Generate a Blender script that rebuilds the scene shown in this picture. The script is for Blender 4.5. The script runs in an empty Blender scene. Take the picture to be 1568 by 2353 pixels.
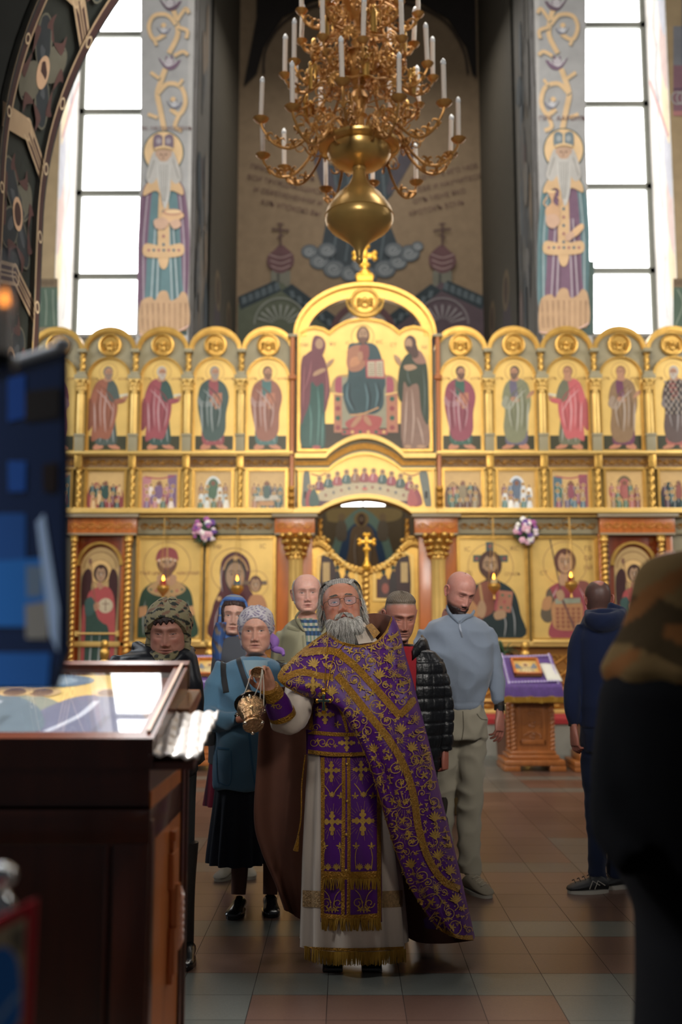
import bpy,bmesh,math,random
import numpy as np
from mathutils import Vector,Matrix,Euler
from mathutils.bvhtree import BVHTree
S=bpy.context.scene
COL=S.collection
PI=math.pi
# ------------------------------------------------------------------ camera
F_PX=2287.0;PITCH=math.radians(7.13);YAW=math.atan(11/2287)
CAM_H=1.46
cd=bpy.data.cameras.new('camera');cam=bpy.data.objects.new('camera',cd);COL.objects.link(cam)
cam.location=(0,0,CAM_H);cam.rotation_euler=(PI/2+PITCH,0,YAW)
cd.sensor_width=36;cd.lens=36*F_PX/2353;cd.clip_start=.02;cd.clip_end=200
cd.dof.use_dof=True;cd.dof.focus_distance=4.72;cd.dof.aperture_fstop=1.5
S.camera=cam
# ------------------------------------------------------------------ view, world, daylight
S.view_settings.view_transform='Standard';S.view_settings.look='None'
S.view_settings.gamma=1;S.view_settings.use_curve_mapping=False
S.view_settings.exposure=0.0
W=bpy.data.worlds.new('hall_air');S.world=W;W.use_nodes=True
bg=W.node_tree.nodes['Background'];bg.inputs[0].default_value=(.80,.84,.92,1);bg.inputs[1].default_value=.055
def area(name,loc,target,sx,sy,power,col=(1,1,1),spread=PI):
 l=bpy.data.lights.new(name,'AREA');l.shape='RECTANGLE';l.size=sx;l.size_y=sy
 l.energy=power;l.color=col;l.spread=spread
 o=bpy.data.objects.new(name,l);COL.objects.link(o);o.location=loc
 o.rotation_euler=(Vector(target)-Vector(loc)).to_track_quat('-Z','Y').to_euler()
 return o
# daylight through the tall side-wall and drum windows outside the frame, then added fills
area('south_window_light',(7.6,8.6,6.4),(0,9.6,1.2),1.6,5.0,520,(1,.97,.93))
area('north_window_light',(-7.6,9.6,6.4),(0,10.5,1.5),1.6,5.0,280,(.90,.95,1))
area('drum_window_light',(.4,9.0,13.5),(.3,12.8,2.5),4.5,2.5,480,(1,.96,.90))
area('front_right_fill_light',(4.6,-4.5,7.0),(.55,5.4,2.55),1.4,1.4,24,(1,.95,.88),math.radians(23))  # added fill behind the camera, beam narrowed onto faces and shoulders
area('front_left_fill_light',(-4.6,-4.5,7.0),(.1,5.4,2.55),1.4,1.4,12,(.97,.98,1),math.radians(24))  # weaker added twin of that beam, from the left behind the camera
area('case_fill_light',(-5.5,3.2,6.5),(-1.05,2.8,1.3),1.2,2.0,60,(.95,.97,1),math.radians(24))  # unseen fill added to brighten the icon under the glass lid
area('apse_fill_light',(.4,17.6,13.0),(.3,19.5,6.0),3.0,2.0,130,(1,.94,.86))  # unseen fill added to lift the dark apse
area('iconostasis_fill_light',(.3,8.2,8.2),(.3,13.6,2.6),5.0,.8,240,(1,.93,.82))  # unseen fill, placed to spread brightness over the icon wall
area('lower_icons_fill_light',(.3,8.6,4.4),(.3,13.6,2.2),5.4,.5,88,(1,.90,.74))  # unseen fill added to brighten the lower icon tier
area('chandelier_fill_light',(-.6,-6.5,6.6),(.1,8.6,6.6),2.5,2.5,70,(1,.96,.90),math.radians(50))  # broad front fill added above the heads for chandelier, upper walls and arch
C0=Vector((0,0,CAM_H))
_F=Vector((-math.sin(YAW)*math.cos(PITCH),math.cos(YAW)*math.cos(PITCH),math.sin(PITCH)))
_R=Vector((math.cos(YAW),math.sin(YAW),0));_U=_R.cross(_F)
def ray(px,py):return _F*F_PX+_R*(px-784)-_U*(py-1176.5)
def P(px,py,Y):
 d=ray(px,py);return C0+d*(Y/d.y)
def ZP(py,Y,px=795):return P(px,py,Y).z
def XP(px,Y,py=1200):return P(px,py,Y).x
def lin(h):
 if not isinstance(h,str):return tuple(h)[:3]
 h=h.lstrip('#');v=[int(h[i:i+2],16)/255 for i in(0,2,4)]
 return tuple(c/12.92 if c<=.04045 else((c+.055)/1.055)**2.4 for c in v)
# ------------------------------------------------------------------ materials
MATS={}
def mat(name,col='888888',rough=.6,metal=0.,bump=0.,bscale=60.,var=0.,vscale=8.,attr=False,spec=.5,emit=0.,sheen=0.,trans=0.,coat=0.,stretch=(1,1,1),alpha=1.,weave=0.,sat=1.):
 if name in MATS:return MATS[name]
 m=bpy.data.materials.new(name);m.use_nodes=True;nt=m.node_tree;N=nt.nodes;L=nt.links
 b=N['Principled BSDF'];b.inputs['Roughness'].default_value=rough;b.inputs['Metallic'].default_value=metal
 b.inputs['Specular IOR Level'].default_value=spec
 if coat:b.inputs['Coat Weight'].default_value=coat;b.inputs['Coat Roughness'].default_value=.12
 if sheen:b.inputs['Sheen Weight'].default_value=sheen
 if trans:b.inputs['Transmission Weight'].default_value=trans
 if alpha<1:b.inputs['Alpha'].default_value=alpha
 c=lin(col);tc=N.new('ShaderNodeTexCoord');mp=N.new('ShaderNodeMapping')
 mp.inputs['Scale'].default_value=stretch;L.new(tc.outputs['Object'],mp.inputs['Vector'])
 if attr:
  a=N.new('ShaderNodeAttribute');a.attribute_name='Col';src=a.outputs['Color']
 else:
  r=N.new('ShaderNodeRGB');r.outputs[0].default_value=(*c,1);src=r.outputs[0]
 nz=N.new('ShaderNodeTexNoise');nz.inputs['Scale'].default_value=vscale;nz.inputs['Detail'].default_value=5
 L.new(mp.outputs[0],nz.inputs['Vector'])
 if var:
  mr=N.new('ShaderNodeMapRange');mr.inputs['From Min'].default_value=.3;mr.inputs['From Max'].default_value=.7
  mr.inputs['To Min'].default_value=1-var;mr.inputs['To Max'].default_value=1+var*.6
  L.new(nz.outputs['Fac'],mr.inputs['Value'])
  mx=N.new('ShaderNodeVectorMath');mx.operation='SCALE'
  L.new(src,mx.inputs[0]);L.new(mr.outputs[0],mx.inputs['Scale']);src=mx.outputs[0]
 L.new(src,b.inputs['Base Color'])
 if sat!=1.:
  hs=N.new('ShaderNodeHueSaturation');hs.inputs['Saturation'].default_value=sat;L.new(src,hs.inputs['Color']);src=hs.outputs[0];L.new(src,b.inputs['Base Color'])
 if emit:
  L.new(src,b.inputs['Emission Color']);b.inputs['Emission Strength'].default_value=emit
 if bump or weave:
  bn=N.new('ShaderNodeTexNoise');bn.inputs['Scale'].default_value=bscale;bn.inputs['Detail'].default_value=3
  L.new(mp.outputs[0],bn.inputs['Vector'])
  bp=N.new('ShaderNodeBump');bp.inputs['Strength'].default_value=bump or weave;bp.inputs['Distance'].default_value=.01
  L.new(bn.outputs['Fac'],bp.inputs['Height']);L.new(bp.outputs[0],b.inputs['Normal'])
 MATS[name]=m;return m
# ------------------------------------------------------------------ object helpers
def org(o):
 v=Vector((0,0,0))
 while o is not None:v=v+Vector(o.location);o=o.parent
 return v
def thing(name,label,cat,loc=(0,0,0),group=None):
 o=bpy.data.objects.new(name,None);COL.objects.link(o);o.location=loc;o.empty_display_size=.1
 o['label']=label;o['category']=cat
 if group:o['group']=group
 return o
def tag(o,label,cat,group=None,kind=None):
 o['label']=label;o['category']=cat
 if group:o['group']=group
 if kind:o['kind']=kind
 return o
def struct(o):o['kind']='structure';return o
def catmull(pts,n=8,closed=False):
 pts=[np.array(p,float)for p in pts];m=len(pts);out=[]
 segs=m if closed else m-1
 for i in range(segs):
  if closed:p0,p1,p2,p3=pts[i-1],pts[i],pts[(i+1)%m],pts[(i+2)%m]
  else:p0,p1,p2,p3=pts[max(i-1,0)],pts[i],pts[i+1],pts[min(i+2,m-1)]
  for k in range(n):
   t=k/n
   out.append(.5*(2*p1+(p2-p0)*t+(2*p0-5*p1+4*p2-p3)*t*t+(3*p1-p0-3*p2+p3)*t**3))
 if not closed:out.append(pts[-1])
 return out
class MB:
 def __init__(s):s.v=[];s.f=[];s.m=[];s.c=[];s.cur=(1,1,1);s.mi=0
 def col(s,c):s.cur=lin(c);return s
 def mat(s,i):s.mi=i;return s
 def add(s,vs,fs,cols=None):
  b=len(s.v);s.v.extend([tuple(v)for v in vs]);s.f.extend([tuple(b+i for i in f)for f in fs])
  s.m.extend([s.mi]*len(fs));s.c.extend(cols if cols is not None else[s.cur]*len(vs));return s
 def box(s,x0,x1,y0,y1,z0,z1,bev=0.):
  if bev:
   bev=min(bev,abs(x1-x0)*.45,abs(y1-y0)*.45,abs(z1-z0)*.45)
   bm=bmesh.new();r=bmesh.ops.create_cube(bm,size=1)
   for v in bm.verts:v.co=Vector(((x0+x1)/2+v.co.x*abs(x1-x0),(y0+y1)/2+v.co.y*abs(y1-y0),(z0+z1)/2+v.co.z*abs(z1-z0)))
   bmesh.ops.bevel(bm,geom=list(bm.edges),offset=bev,segments=2,profile=.6,affect='EDGES')
   bm.verts.index_update();s.add([v.co[:]for v in bm.verts],[[v.index for v in f.verts]for f in bm.faces]);bm.free();return s
  vs=[(x,y,z)for x in(x0,x1)for y in(y0,y1)for z in(z0,z1)]
  return s.add(vs,[(0,1,3,2),(4,6,7,5),(0,4,5,1),(2,3,7,6),(0,2,6,4),(1,5,7,3)])
 def quadp(s,a,b,c,d):return s.add([a,b,c,d],[(0,1,2,3)])
 def loft(s,rings,cap=True,closed=True):
  n=len(rings[0]);vs=[tuple(p)for r in rings for p in r];fs=[]
  for i in range(len(rings)-1):
   for j in range(n if closed else n-1):
    k=(j+1)%n;fs.append((i*n+j,i*n+k,(i+1)*n+k,(i+1)*n+j))
  if cap and closed:fs.append(tuple(range(n))[::-1]);fs.append(tuple((len(rings)-1)*n+j for j in range(n)))
  return s.add(vs,fs)
 def tube(s,pts,rad,n=10,cap=True,flat=1.,up=None):
  pts=[Vector(p)for p in pts]
  if not isinstance(rad,(list,tuple,np.ndarray)):rad=[rad]*len(pts)
  T=[]
  for i in range(len(pts)):
   t=pts[min(i+1,len(pts)-1)]-pts[max(i-1,0)]
   T.append(t.normalized()if t.length>1e-9 else Vector((0,0,1)))
  u=Vector(up)if up else(Vector((0,0,1))if abs(T[0].z)<.9 else Vector((0,-1,0)))
  u=(u-T[0]*u.dot(T[0])).normalized();rings=[]
  for i,p in enumerate(pts):
   u=(u-T[i]*u.dot(T[i]));u=u.normalized()if u.length>1e-6 else T[i].orthogonal().normalized()
   w=T[i].cross(u);r=rad[i];rx,ry=r if isinstance(r,(tuple,list))else(r,r*flat)
   rings.append([p+w*(rx*math.cos(2*PI*k/n))+u*(ry*math.sin(2*PI*k/n))for k in range(n)])
  return s.loft(rings,cap)
 def stube(s,pts,rad,n=10,sub=6,**k):
  R=rad if isinstance(rad,(list,tuple))else[rad]*len(pts)
  R=[r if isinstance(r,(tuple,list))else(r,r)for r in R]
  q=catmull([tuple(p)+tuple(r)for p,r in zip(pts,R)],sub)
  return s.tube([a[:3]for a in q],[(max(a[3],1e-4),max(a[4],1e-4))for a in q],n,**k)
 def lathe(s,prof,c=(0,0,0),n=32,M=None,flute=0,fa=0.):
  rings=[]
  for r,z in prof:
   rr=[]
   for k in range(n):
    a=2*PI*k/n;q=r*(1+(fa*math.cos(flute*a)if flute else 0))
    p=Vector((q*math.cos(a),q*math.sin(a),z))
    if M is not None:p=M @ p
    rr.append(p+Vector(c))
   rings.append(rr)
  return s.loft(rings)
 def ball(s,c,r,n=16,m=10,M=None):
  r=r if isinstance(r,(tuple,list))else(r,r,r);rings=[]
  for i in range(1,m):
   t=PI*i/m
   rr=[Vector((r[0]*math.sin(t)*math.cos(2*PI*k/n),r[1]*math.sin(t)*math.sin(2*PI*k/n),-r[2]*math.cos(t)))for k in range(n)]
   rings.append([(M @ p if M is not None else p)+Vector(c)for p in rr])
  return s.loft(rings)
 def prism(s,out,y0,y1): # outline in x,z extruded along y
  n=len(out);vs=[(x,y0,z)for x,z in out]+[(x,y1,z)for x,z in out]
  fs=[tuple(range(n)),tuple(range(n,2*n))[::-1]]+[(i,n+i,n+(i+1)%n,(i+1)%n)for i in range(n)]
  return s.add(vs,fs)
 def band(s,inner,outer,y0,y1): # strip between two polylines in x,z, extruded along y
  n=len(inner)
  vs=[(x,y,z)for y in(y0,y1)for L in(inner,outer)for x,z in L];fs=[]
  for i in range(n-1):
   a,b,c,d=i,i+1,n+i+1,n+i;o=2*n
   fs+=[(a,b,c,d),(a+o,d+o,c+o,b+o),(a,a+o,b+o,b),(d,c,c+o,d+o)]
  fs+=[(0,n,3*n,2*n),(n-1,3*n-1,4*n-1,2*n-1)]
  return s.add(vs,fs)
 def grid(s,g,closed=False):
  nr,nc=len(g),len(g[0]);vs=[tuple(p)for r in g for p in r];fs=[]
  for i in range(nr-1):
   for j in range(nc if closed else nc-1):
    k=(j+1)%nc;fs.append((i*nc+j,i*nc+k,(i+1)*nc+k,(i+1)*nc+j))
  return s.add(vs,fs)
 def data(s,name,mats,off=(0,0,0),smooth=True,sharp=40):
  me=bpy.data.meshes.new(name);o=Vector(off)
  me.from_pydata([(v[0]-o.x,v[1]-o.y,v[2]-o.z)for v in s.v],[],s.f);me.validate()
  ca=me.color_attributes.new('Col','FLOAT_COLOR','POINT')
  if len(me.vertices)==len(s.c):
   ca.data.foreach_set('color',np.array([(*c[:3],1)for c in s.c],'f').ravel())
  for m in(mats if isinstance(mats,(list,tuple))else[mats]):me.materials.append(m)
  if len(me.polygons)==len(s.m):me.polygons.foreach_set('material_index',s.m)
  bm=bmesh.new();bm.from_mesh(me);bmesh.ops.recalc_face_normals(bm,faces=bm.faces);bm.to_mesh(me);bm.free()
  if smooth:me.shade_smooth();me.set_sharp_from_angle(angle=math.radians(sharp))
  return me
 def build(s,name,mats,parent=None,loc=None,smooth=True,sharp=40):
  """verts are world coordinates when loc is None; otherwise they are local to loc (world)"""
  base=org(parent)if parent is not None else None
  if loc is None:
   if parent is None:
    a=np.array(s.v);c=Vector(((a[:,0].min()+a[:,0].max())/2,(a[:,1].min()+a[:,1].max())/2,a[:,2].min()))
    me=s.data(name,mats,c,smooth,sharp);o=bpy.data.objects.new(name,me);o.location=c
   else:
    me=s.data(name,mats,base,smooth,sharp);o=bpy.data.objects.new(name,me)
  else:
   me=s.data(name,mats,(0,0,0),smooth,sharp);o=bpy.data.objects.new(name,me)
   o.location=Vector(loc)-(base if base is not None else Vector((0,0,0)))
  COL.objects.link(o)
  if parent is not None:o.parent=parent
  return o
def again(o,loc,parent=None,name=None): # copy of a mesh object at a world place
 c=o.copy();COL.objects.link(c);p=parent if parent is not None else o.parent
 c.parent=p;c.location=Vector(loc)-(org(p)if p is not None else Vector((0,0,0)))
 return c
# ------------------------------------------------------------------ painting
class Art:
 """layered flat polygons; T maps (x, y, lift) to the world"""
 def __init__(s,T,step=.0007,sub=0.):s.T=T;s.k=1;s.step=step;s.mb=MB();s.sub=sub
 def poly(s,pts,c,lift=None):
  if len(pts)<3:return s
  k=(s.k if lift is None else lift)*s.step;s.mb.col(c)
  s.mb.add([s.T(p[0],p[1],k)for p in pts],[tuple(range(len(pts)))])
  s.k+=.25;return s
 def blob(s,pts,c,n=5):return s.poly(catmull(pts,n,True),c)
 def ell(s,x,y,rx,ry=None,c='000000',n=24,a=0):
  ry=rx if ry is None else ry;ca,sa=math.cos(a),math.sin(a)
  return s.poly([(x+rx*math.cos(2*PI*i/n)*ca-ry*math.sin(2*PI*i/n)*sa,y+rx*math.cos(2*PI*i/n)*sa+ry*math.sin(2*PI*i/n)*ca)for i in range(n)],c)
 def rect(s,x0,y0,x1,y1,c):return s.poly([(x0,y0),(x1,y0),(x1,y1),(x0,y1)],c)
 def line(s,pts,w,c,n=5,smooth=True,taper=False):
  q=catmull(pts,n)if smooth and len(pts)>2 else[np.array(p,float)for p in pts]
  L=[];R=[];m=len(q)
  for i in range(m):
   t=q[min(i+1,m-1)]-q[max(i-1,0)];l=math.hypot(*t)or 1;nx,ny=-t[1]/l,t[0]/l
   ww=w*(1 if not taper else max(.12,math.sin(PI*(i+.3)/(m+.2))if taper==2 else 1-.85*i/m))/2
   L.append((q[i][0]+nx*ww,q[i][1]+ny*ww));R.append((q[i][0]-nx*ww,q[i][1]-ny*ww))
  k=s.k*s.step;s.mb.col(c);s.mb.grid([[s.T(*a,k),s.T(*b,k)]for a,b in zip(L,R)]);s.k+=.25;return s
 def ring(s,x,y,r,w,c,n=36,a0=0,a1=2*PI):
  return s.line([(x+r*math.cos(a0+(a1-a0)*i/n),y+r*math.sin(a0+(a1-a0)*i/n))for i in range(n+1)],w,c,smooth=False)
 def text(s,t,x,y,size,c,rot=0):
  key=(t,rot)
  cu=bpy.data.curves.new('txt','FONT');cu.body=t;cu.align_x='CENTER';cu.align_y='CENTER';cu.size=size;cu.resolution_u=2
  ob=bpy.data.objects.new('txt',cu);COL.objects.link(ob);dg=bpy.context.evaluated_depsgraph_get()
  me=bpy.data.meshes.new_from_object(ob.evaluated_get(dg));bpy.data.objects.remove(ob);bpy.data.curves.remove(cu)
  k=s.k*s.step;ca,sa=math.cos(rot),math.sin(rot);s.mb.col(c)
  s.mb.add([s.T(x+v.co.x*ca-v.co.y*sa,y+v.co.x*sa+v.co.y*ca,k)for v in me.vertices],[tuple(p.vertices)for p in me.polygons])
  bpy.data.meshes.remove(me);s.k+=.25;return s
 def build(s,name,m,parent=None,**k):return s.mb.build(name,m,parent,smooth=False,**k)
def plane_T(x0,Y,z0,sx=1.,sz=1.):return lambda x,y,k:(x0+x*sx,Y-k,z0+y*sz)
def mixc(a,b,t):
 a,b=lin(a),lin(b);return tuple(a[i]*(1-t)+b[i]*t for i in range(3))
# ------------------------------------------------------------------ materials used all over
PAINT=mat('painted_plaster',attr=True,rough=.75,var=.10,vscale=5,spec=.25,sat=.66)
ICONP=mat('icon_tempera',attr=True,rough=.38,var=.07,vscale=14,spec=.4,sat=.82)
GOLD=mat('gilded_carving','cba052',.34,.72,bump=.25,bscale=45,var=.14,vscale=9)
GOLDL=mat('gold_leaf','d8b56a',.42,.45,var=.10,vscale=5,bump=.04,bscale=20)
GOLDD=mat('dark_gilding','a87830',.38,.6,bump=.7,bscale=70,var=.3,vscale=40)
GREY=mat('grey_iconostasis_paint','8d8468',.5,0,var=.06,vscale=6)
OWOOD=mat('orange_varnished_wood','b4652a',.32,0,var=.22,vscale=7,stretch=(3,3,.4),coat=.3)
DWOOD=mat('red_brown_varnished_wood','6f3015',.25,0,var=.25,vscale=6,stretch=(3,3,.4),coat=.5)
FRAME=mat('window_frame_metal','7a7c74',.5)
SKY=mat('daylit_pane','ffffff',.3,emit=6)
TILE=mat('terrazzo_tile',attr=True,rough=.30,var=.16,vscale=160,bump=.02,bscale=90,spec=.45)
GROUT=mat('tile_grout','2c2723',.8)
# ------------------------------------------------------------------ floor
rnd=random.Random(3)
g=MB();PW,PL=.3093,.2685
for n in range(-19,32):
 for k in range(-22,24):
  x0=.542+PW*k;y0=4.03+PL*n
  green=n in(1,4,9,-4,-9)or(n<=0 and(x0<-.4 or x0>.84))or(10<=n<=12 and(x0>1.4 or x0<-1.2))
  if n>=21:green=(1.0<x0<1.6 or-1.35<x0<-.7)or(n in(21,24,27)and(x0>1 or x0<-.7))or n>=30
  b=mixc('4f504a' if green else '523c32','5c5c55' if green else '60483d',rnd.random())
  g.col(b);q=.0014
  g.add([(x0+q,y0+q,0),(x0+PW-q,y0+q,0),(x0+PW-q,y0+PL-q,0),(x0+q,y0+PL-q,0)],[(0,1,2,3)])
g.mat(1);g.box(-6.3,8,-1.1,12.7,-.06,-.0022)
fl=g.build('floor',[TILE,GROUT],smooth=False);struct(fl)
# raised marble step before the icon wall, with its red carpet
SOL=.43
g=MB();g.box(-6.3,8,12.62,21.2,0,SOL);struct(g.build('trim_1',mat('pale_marble','8e8a80',.35,var=.15,vscale=4),smooth=False))
g=MB();g.box(-4.6,5.6,12.64,13.5,SOL,SOL+.012);g.box(-4.6,5.6,12.606,12.64,SOL-.05,SOL+.012)
tag(g.build('carpet',mat('red_carpet','9c2a2c',.95,bump=.3,bscale=300),smooth=False),'red carpet strip running along the marble step','carpet')
# ------------------------------------------------------------------ east wall with two tall windows
YW=14.6
xa,xb=XP(134,YW,400),XP(322,YW,400) # left opening
xc,xd=XP(440,YW,400),XP(1238,YW,400) # apse opening
xe,xf=XP(1350,YW,400),XP(1547,YW,400) # right opening
zs=ZP(768,YW);ZT=17.0
WP='b9b6b2'
def wallpiece(name,x0,x1,z0,z1,c=WP,y1=None):
 m=MB().col(c);m.box(x0,x1,YW,y1 or YW+1.1,z0,z1);return struct(m.build(name,PAINT,smooth=False))
we1=wallpiece('wall_east',-6.3,xa,0,ZT,'a98743')
wallpiece('wall_east',xa,xb,0,zs,'8f7f63');we2=wallpiece('wall_east',xb,xc,0,ZT)
we3=wallpiece('wall_east',xd,xe,0,ZT);wallpiece('wall_east',xe,xf,0,zs,'8f7f63');we4=wallpiece('wall_east',xf,8,0,ZT,'a98743')
# apse chamber
XA0,XA1,YB=xc,xd,20.6
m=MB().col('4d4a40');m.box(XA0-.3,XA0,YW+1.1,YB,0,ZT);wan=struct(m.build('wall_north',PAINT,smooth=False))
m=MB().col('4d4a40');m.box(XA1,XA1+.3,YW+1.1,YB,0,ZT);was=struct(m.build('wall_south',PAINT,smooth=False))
# apse window opening in the back wall
wx0,wx1,wz0,wz1=XP(785,YB),XP(886,YB),ZP(1172,YB),ZP(722,YB)
m=MB().col('7d6034');m.box(XA0-.3,wx0,YB,YB+.4,0,ZT);m.box(wx1,XA1+.3,YB,YB+.4,0,ZT);m.box(wx0,wx1,YB,YB+.4,0,wz0)
R=(wx1-wx0)/2;wc=(wx0+wx1)/2
arc=[(wc+R*math.cos(a),wz1-R+R*math.sin(a))for a in np.linspace(PI,0,17)]
m.band(arc,[(x,ZT)for x,z in arc],YB,YB+.4)
wae=struct(m.build('wall_east',PAINT,smooth=False))
m=MB();m.box(wx0,wx1,YB+.33,YB+.36,wz0,wz1);pane=struct(m.build('window_3',SKY,smooth=False))
m=MB()
for z in np.linspace(wz0,wz1,7):m.box(wx0,wx1,YB+.28,YB+.325,z-.02,z+.02)
m.box(wc-.02,wc+.02,YB+.28,YB+.325,wz0,wz1);m.build('window_frame',FRAME,pane,smooth=False)
struct(MB().col('5a4a30').box(-6.3,8,YW,YB+.4,ZT,ZT+.2).build('ceiling',PAINT,smooth=False))
# tall windows
def tall_window(nm,x0,x1,bars):
 yb=YW+1.06
 m=MB();m.box(x0-.05,x1+.05,yb+.03,yb+.05,zs-.05,ZT);w=struct(m.build(nm,SKY,smooth=False))
 m=MB()
 for py in bars:
  z=ZP(py,yb);m.box(x0,x1,yb-.05,yb+.02,z-.05,z+.05,.006)
 for x in(x0,x1-.09):m.box(x,x+.09,yb-.05,yb+.02,zs,ZT,.006)
 m.box(x0,x1,yb-.05,yb+.02,zs,zs+.06,.006)
 m.build('window_frame',FRAME,w)
 return w
tall_window('window_1',xa,xb,[-320,-110,80,258,445,636])
tall_window('window_2',xe,xf,[-340,-130,62,243,432,625])
for nm,x0,x1 in(('trim_2',xa-.05,xb+.0),('trim_3',xe,xf+.05)):
 m=MB().col('8a8478');m.box(x0,x1,YW-.03,YW+1.0,zs-.06,zs+.004);struct(m.build(nm,PAINT,smooth=False))
def wallart():return Art(lambda px,py,k:tuple(P(px,py,YW-.004-k)),.0015)
# -- murals on the two piers between windows and apse (x, y are photograph positions carried to the wall plane)
def saint(A,cx,top,s,robe,mantle,crown,hold,mir=1):
 X=lambda x:cx+mir*x*s;Y=lambda y:top+y*s
 def B(pts,c):A.blob([(X(a),Y(b))for a,b in pts],c)
 def Ln(pts,w,c):A.line([(X(a),Y(b))for a,b in pts],w*s,c)
 A.ell(cx,Y(52),47*s,50*s,'3c5a55',36);A.ell(cx,Y(52),44.5*s,47.5*s,'e0ac48',36)
 B([(-48,440),(50,440),(56,380),(60,250),(52,160),(38,120),(0,105),(-36,120),(-52,160),(-60,300)],mantle) # mantle
 B([(-36,410),(40,410),(42,330),(36,200),(24,130),(-20,130),(-32,200),(-40,330)],robe)
 for a in(-26,-14,18,30):Ln([(a*.7,210),(a*.9,300),(a*1.1,395)],3.2,mixc(robe,'ffffff',.3));Ln([(a*.7+5,220),(a*.9+6,300),(a*1.1+6,395)],2.5,mixc(robe,'000000',.35))
 for a in(-46,-52,47,53):Ln([(a*.8,150),(a,260),(a,400)],3,mixc(mantle,'000000' if abs(a)>50 else 'ffffff',.25))
 B([(-54,400),(-30,384),(-20,392),(-8,372),(8,372),(16,392),(32,386),(44,372),(56,388),(58,452),(20,466),(-30,474),(-56,470)],'bf8a3e') # gold hem
 for i in range(9):Ln([(-52+i*13,398),(-46+i*12,462)],1.6,'8a5a2a');Ln([(-46+i*12,398),(-52+i*13,462)],1.4,'a9742f')
 Ln([(-57,470),(-20,474),(30,464),(58,450)],3,'d9a08a')
 B([(-9,130),(9,130),(12,300),(-12,300)],'cf9a3e');
 for i in range(8):A.ell(X(0),Y(150+i*19),3.4*s,4*s,('4a6a7a','a04a4a')[i%2],8)
 B([(-42,262),(0,268),(42,262),(43,288),(0,294),(-44,290)],'cf9a3e')
 for i in range(7):A.ell(X(-34+i*11.5),Y(277),3.5*s,3.5*s,('a04a4a','4a6a7a')[i%2],8)
 B([(-42,130),(-22,108),(0,118),(22,108),(42,130),(44,150),(18,140),(0,158),(-18,140),(-46,152)],'cf9a3e')
 for sx in(-1,1):B([(sx*22,50),(sx*40,106),(sx*30,124),(sx*16,112),(sx*10,80)],'b9b4ac');Ln([(sx*22,70),(sx*34,112)],2,'8c8880')
 B([(-16,48),(16,48),(17,66),(9,82),(-9,82),(-17,66)],'bd8c60')
 A.ell(X(-6),Y(57),2.4*s,1.6*s,'4a3020',8);A.ell(X(6),Y(57),2.4*s,1.6*s,'4a3020',8);Ln([(0,56),(-1,68)],1.6,'8a5c40')
 B([(-18,62),(-8,72),(8,72),(18,62),(17,100),(14,150),(3,182),(-6,150),(-17,100)],'c0bcb4')
 for a in(-9,-3,3,9):Ln([(a,80),(a*.8,120),(a*.4,165)],1.6,'8f8c86')
 B([(-21,44),(-22,16),(-12,10),(0,16),(12,10),(22,16),(21,44),(0,38)],crown);Ln([(-20,44),(0,39),(20,44)],5,'e0b050');Ln([(0,12),(0,40)],4,'e0b050')
 A.ell(X(-11),Y(26),6*s,7*s,mixc(crown,'ffffff',.2),12);A.ell(X(11),Y(26),6*s,7*s,mixc(crown,'ffffff',.2),12)
 if hold=='bread':
  B([(-6,198),(10,186),(38,188),(46,200),(20,212),(0,212)],'d79a3a');A.ell(X(20),Y(190),22*s,8*s,'c07a38');A.ell(X(22),Y(188),18*s,4*s,'e2b45e')
  B([(-22,208),(0,202),(12,214),(0,228),(-18,226)],'c79062');B([(14,212),(34,206),(40,220),(24,228)],'c79062')
 else:
  B([(-36,150),(-20,150),(-24,172),(-8,190),(-14,214),(-36,214),(-42,190),(-28,172)],'c98a35');A.ell(X(-28),Y(148),11*s,3*s,'e0b050')
  Ln([(-38,160),(-46,174),(-38,184)],3,'c98a35');Ln([(-14,160),(-7,172),(-14,184)],3,'c98a35')
  B([(-40,205),(-20,200),(-8,216),(-22,232),(-38,226)],'c79062');B([(18,240),(40,222),(46,232),(26,252)],'d79a3a');B([(4,248),(20,240),(24,252),(8,262)],'c79062')
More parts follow.
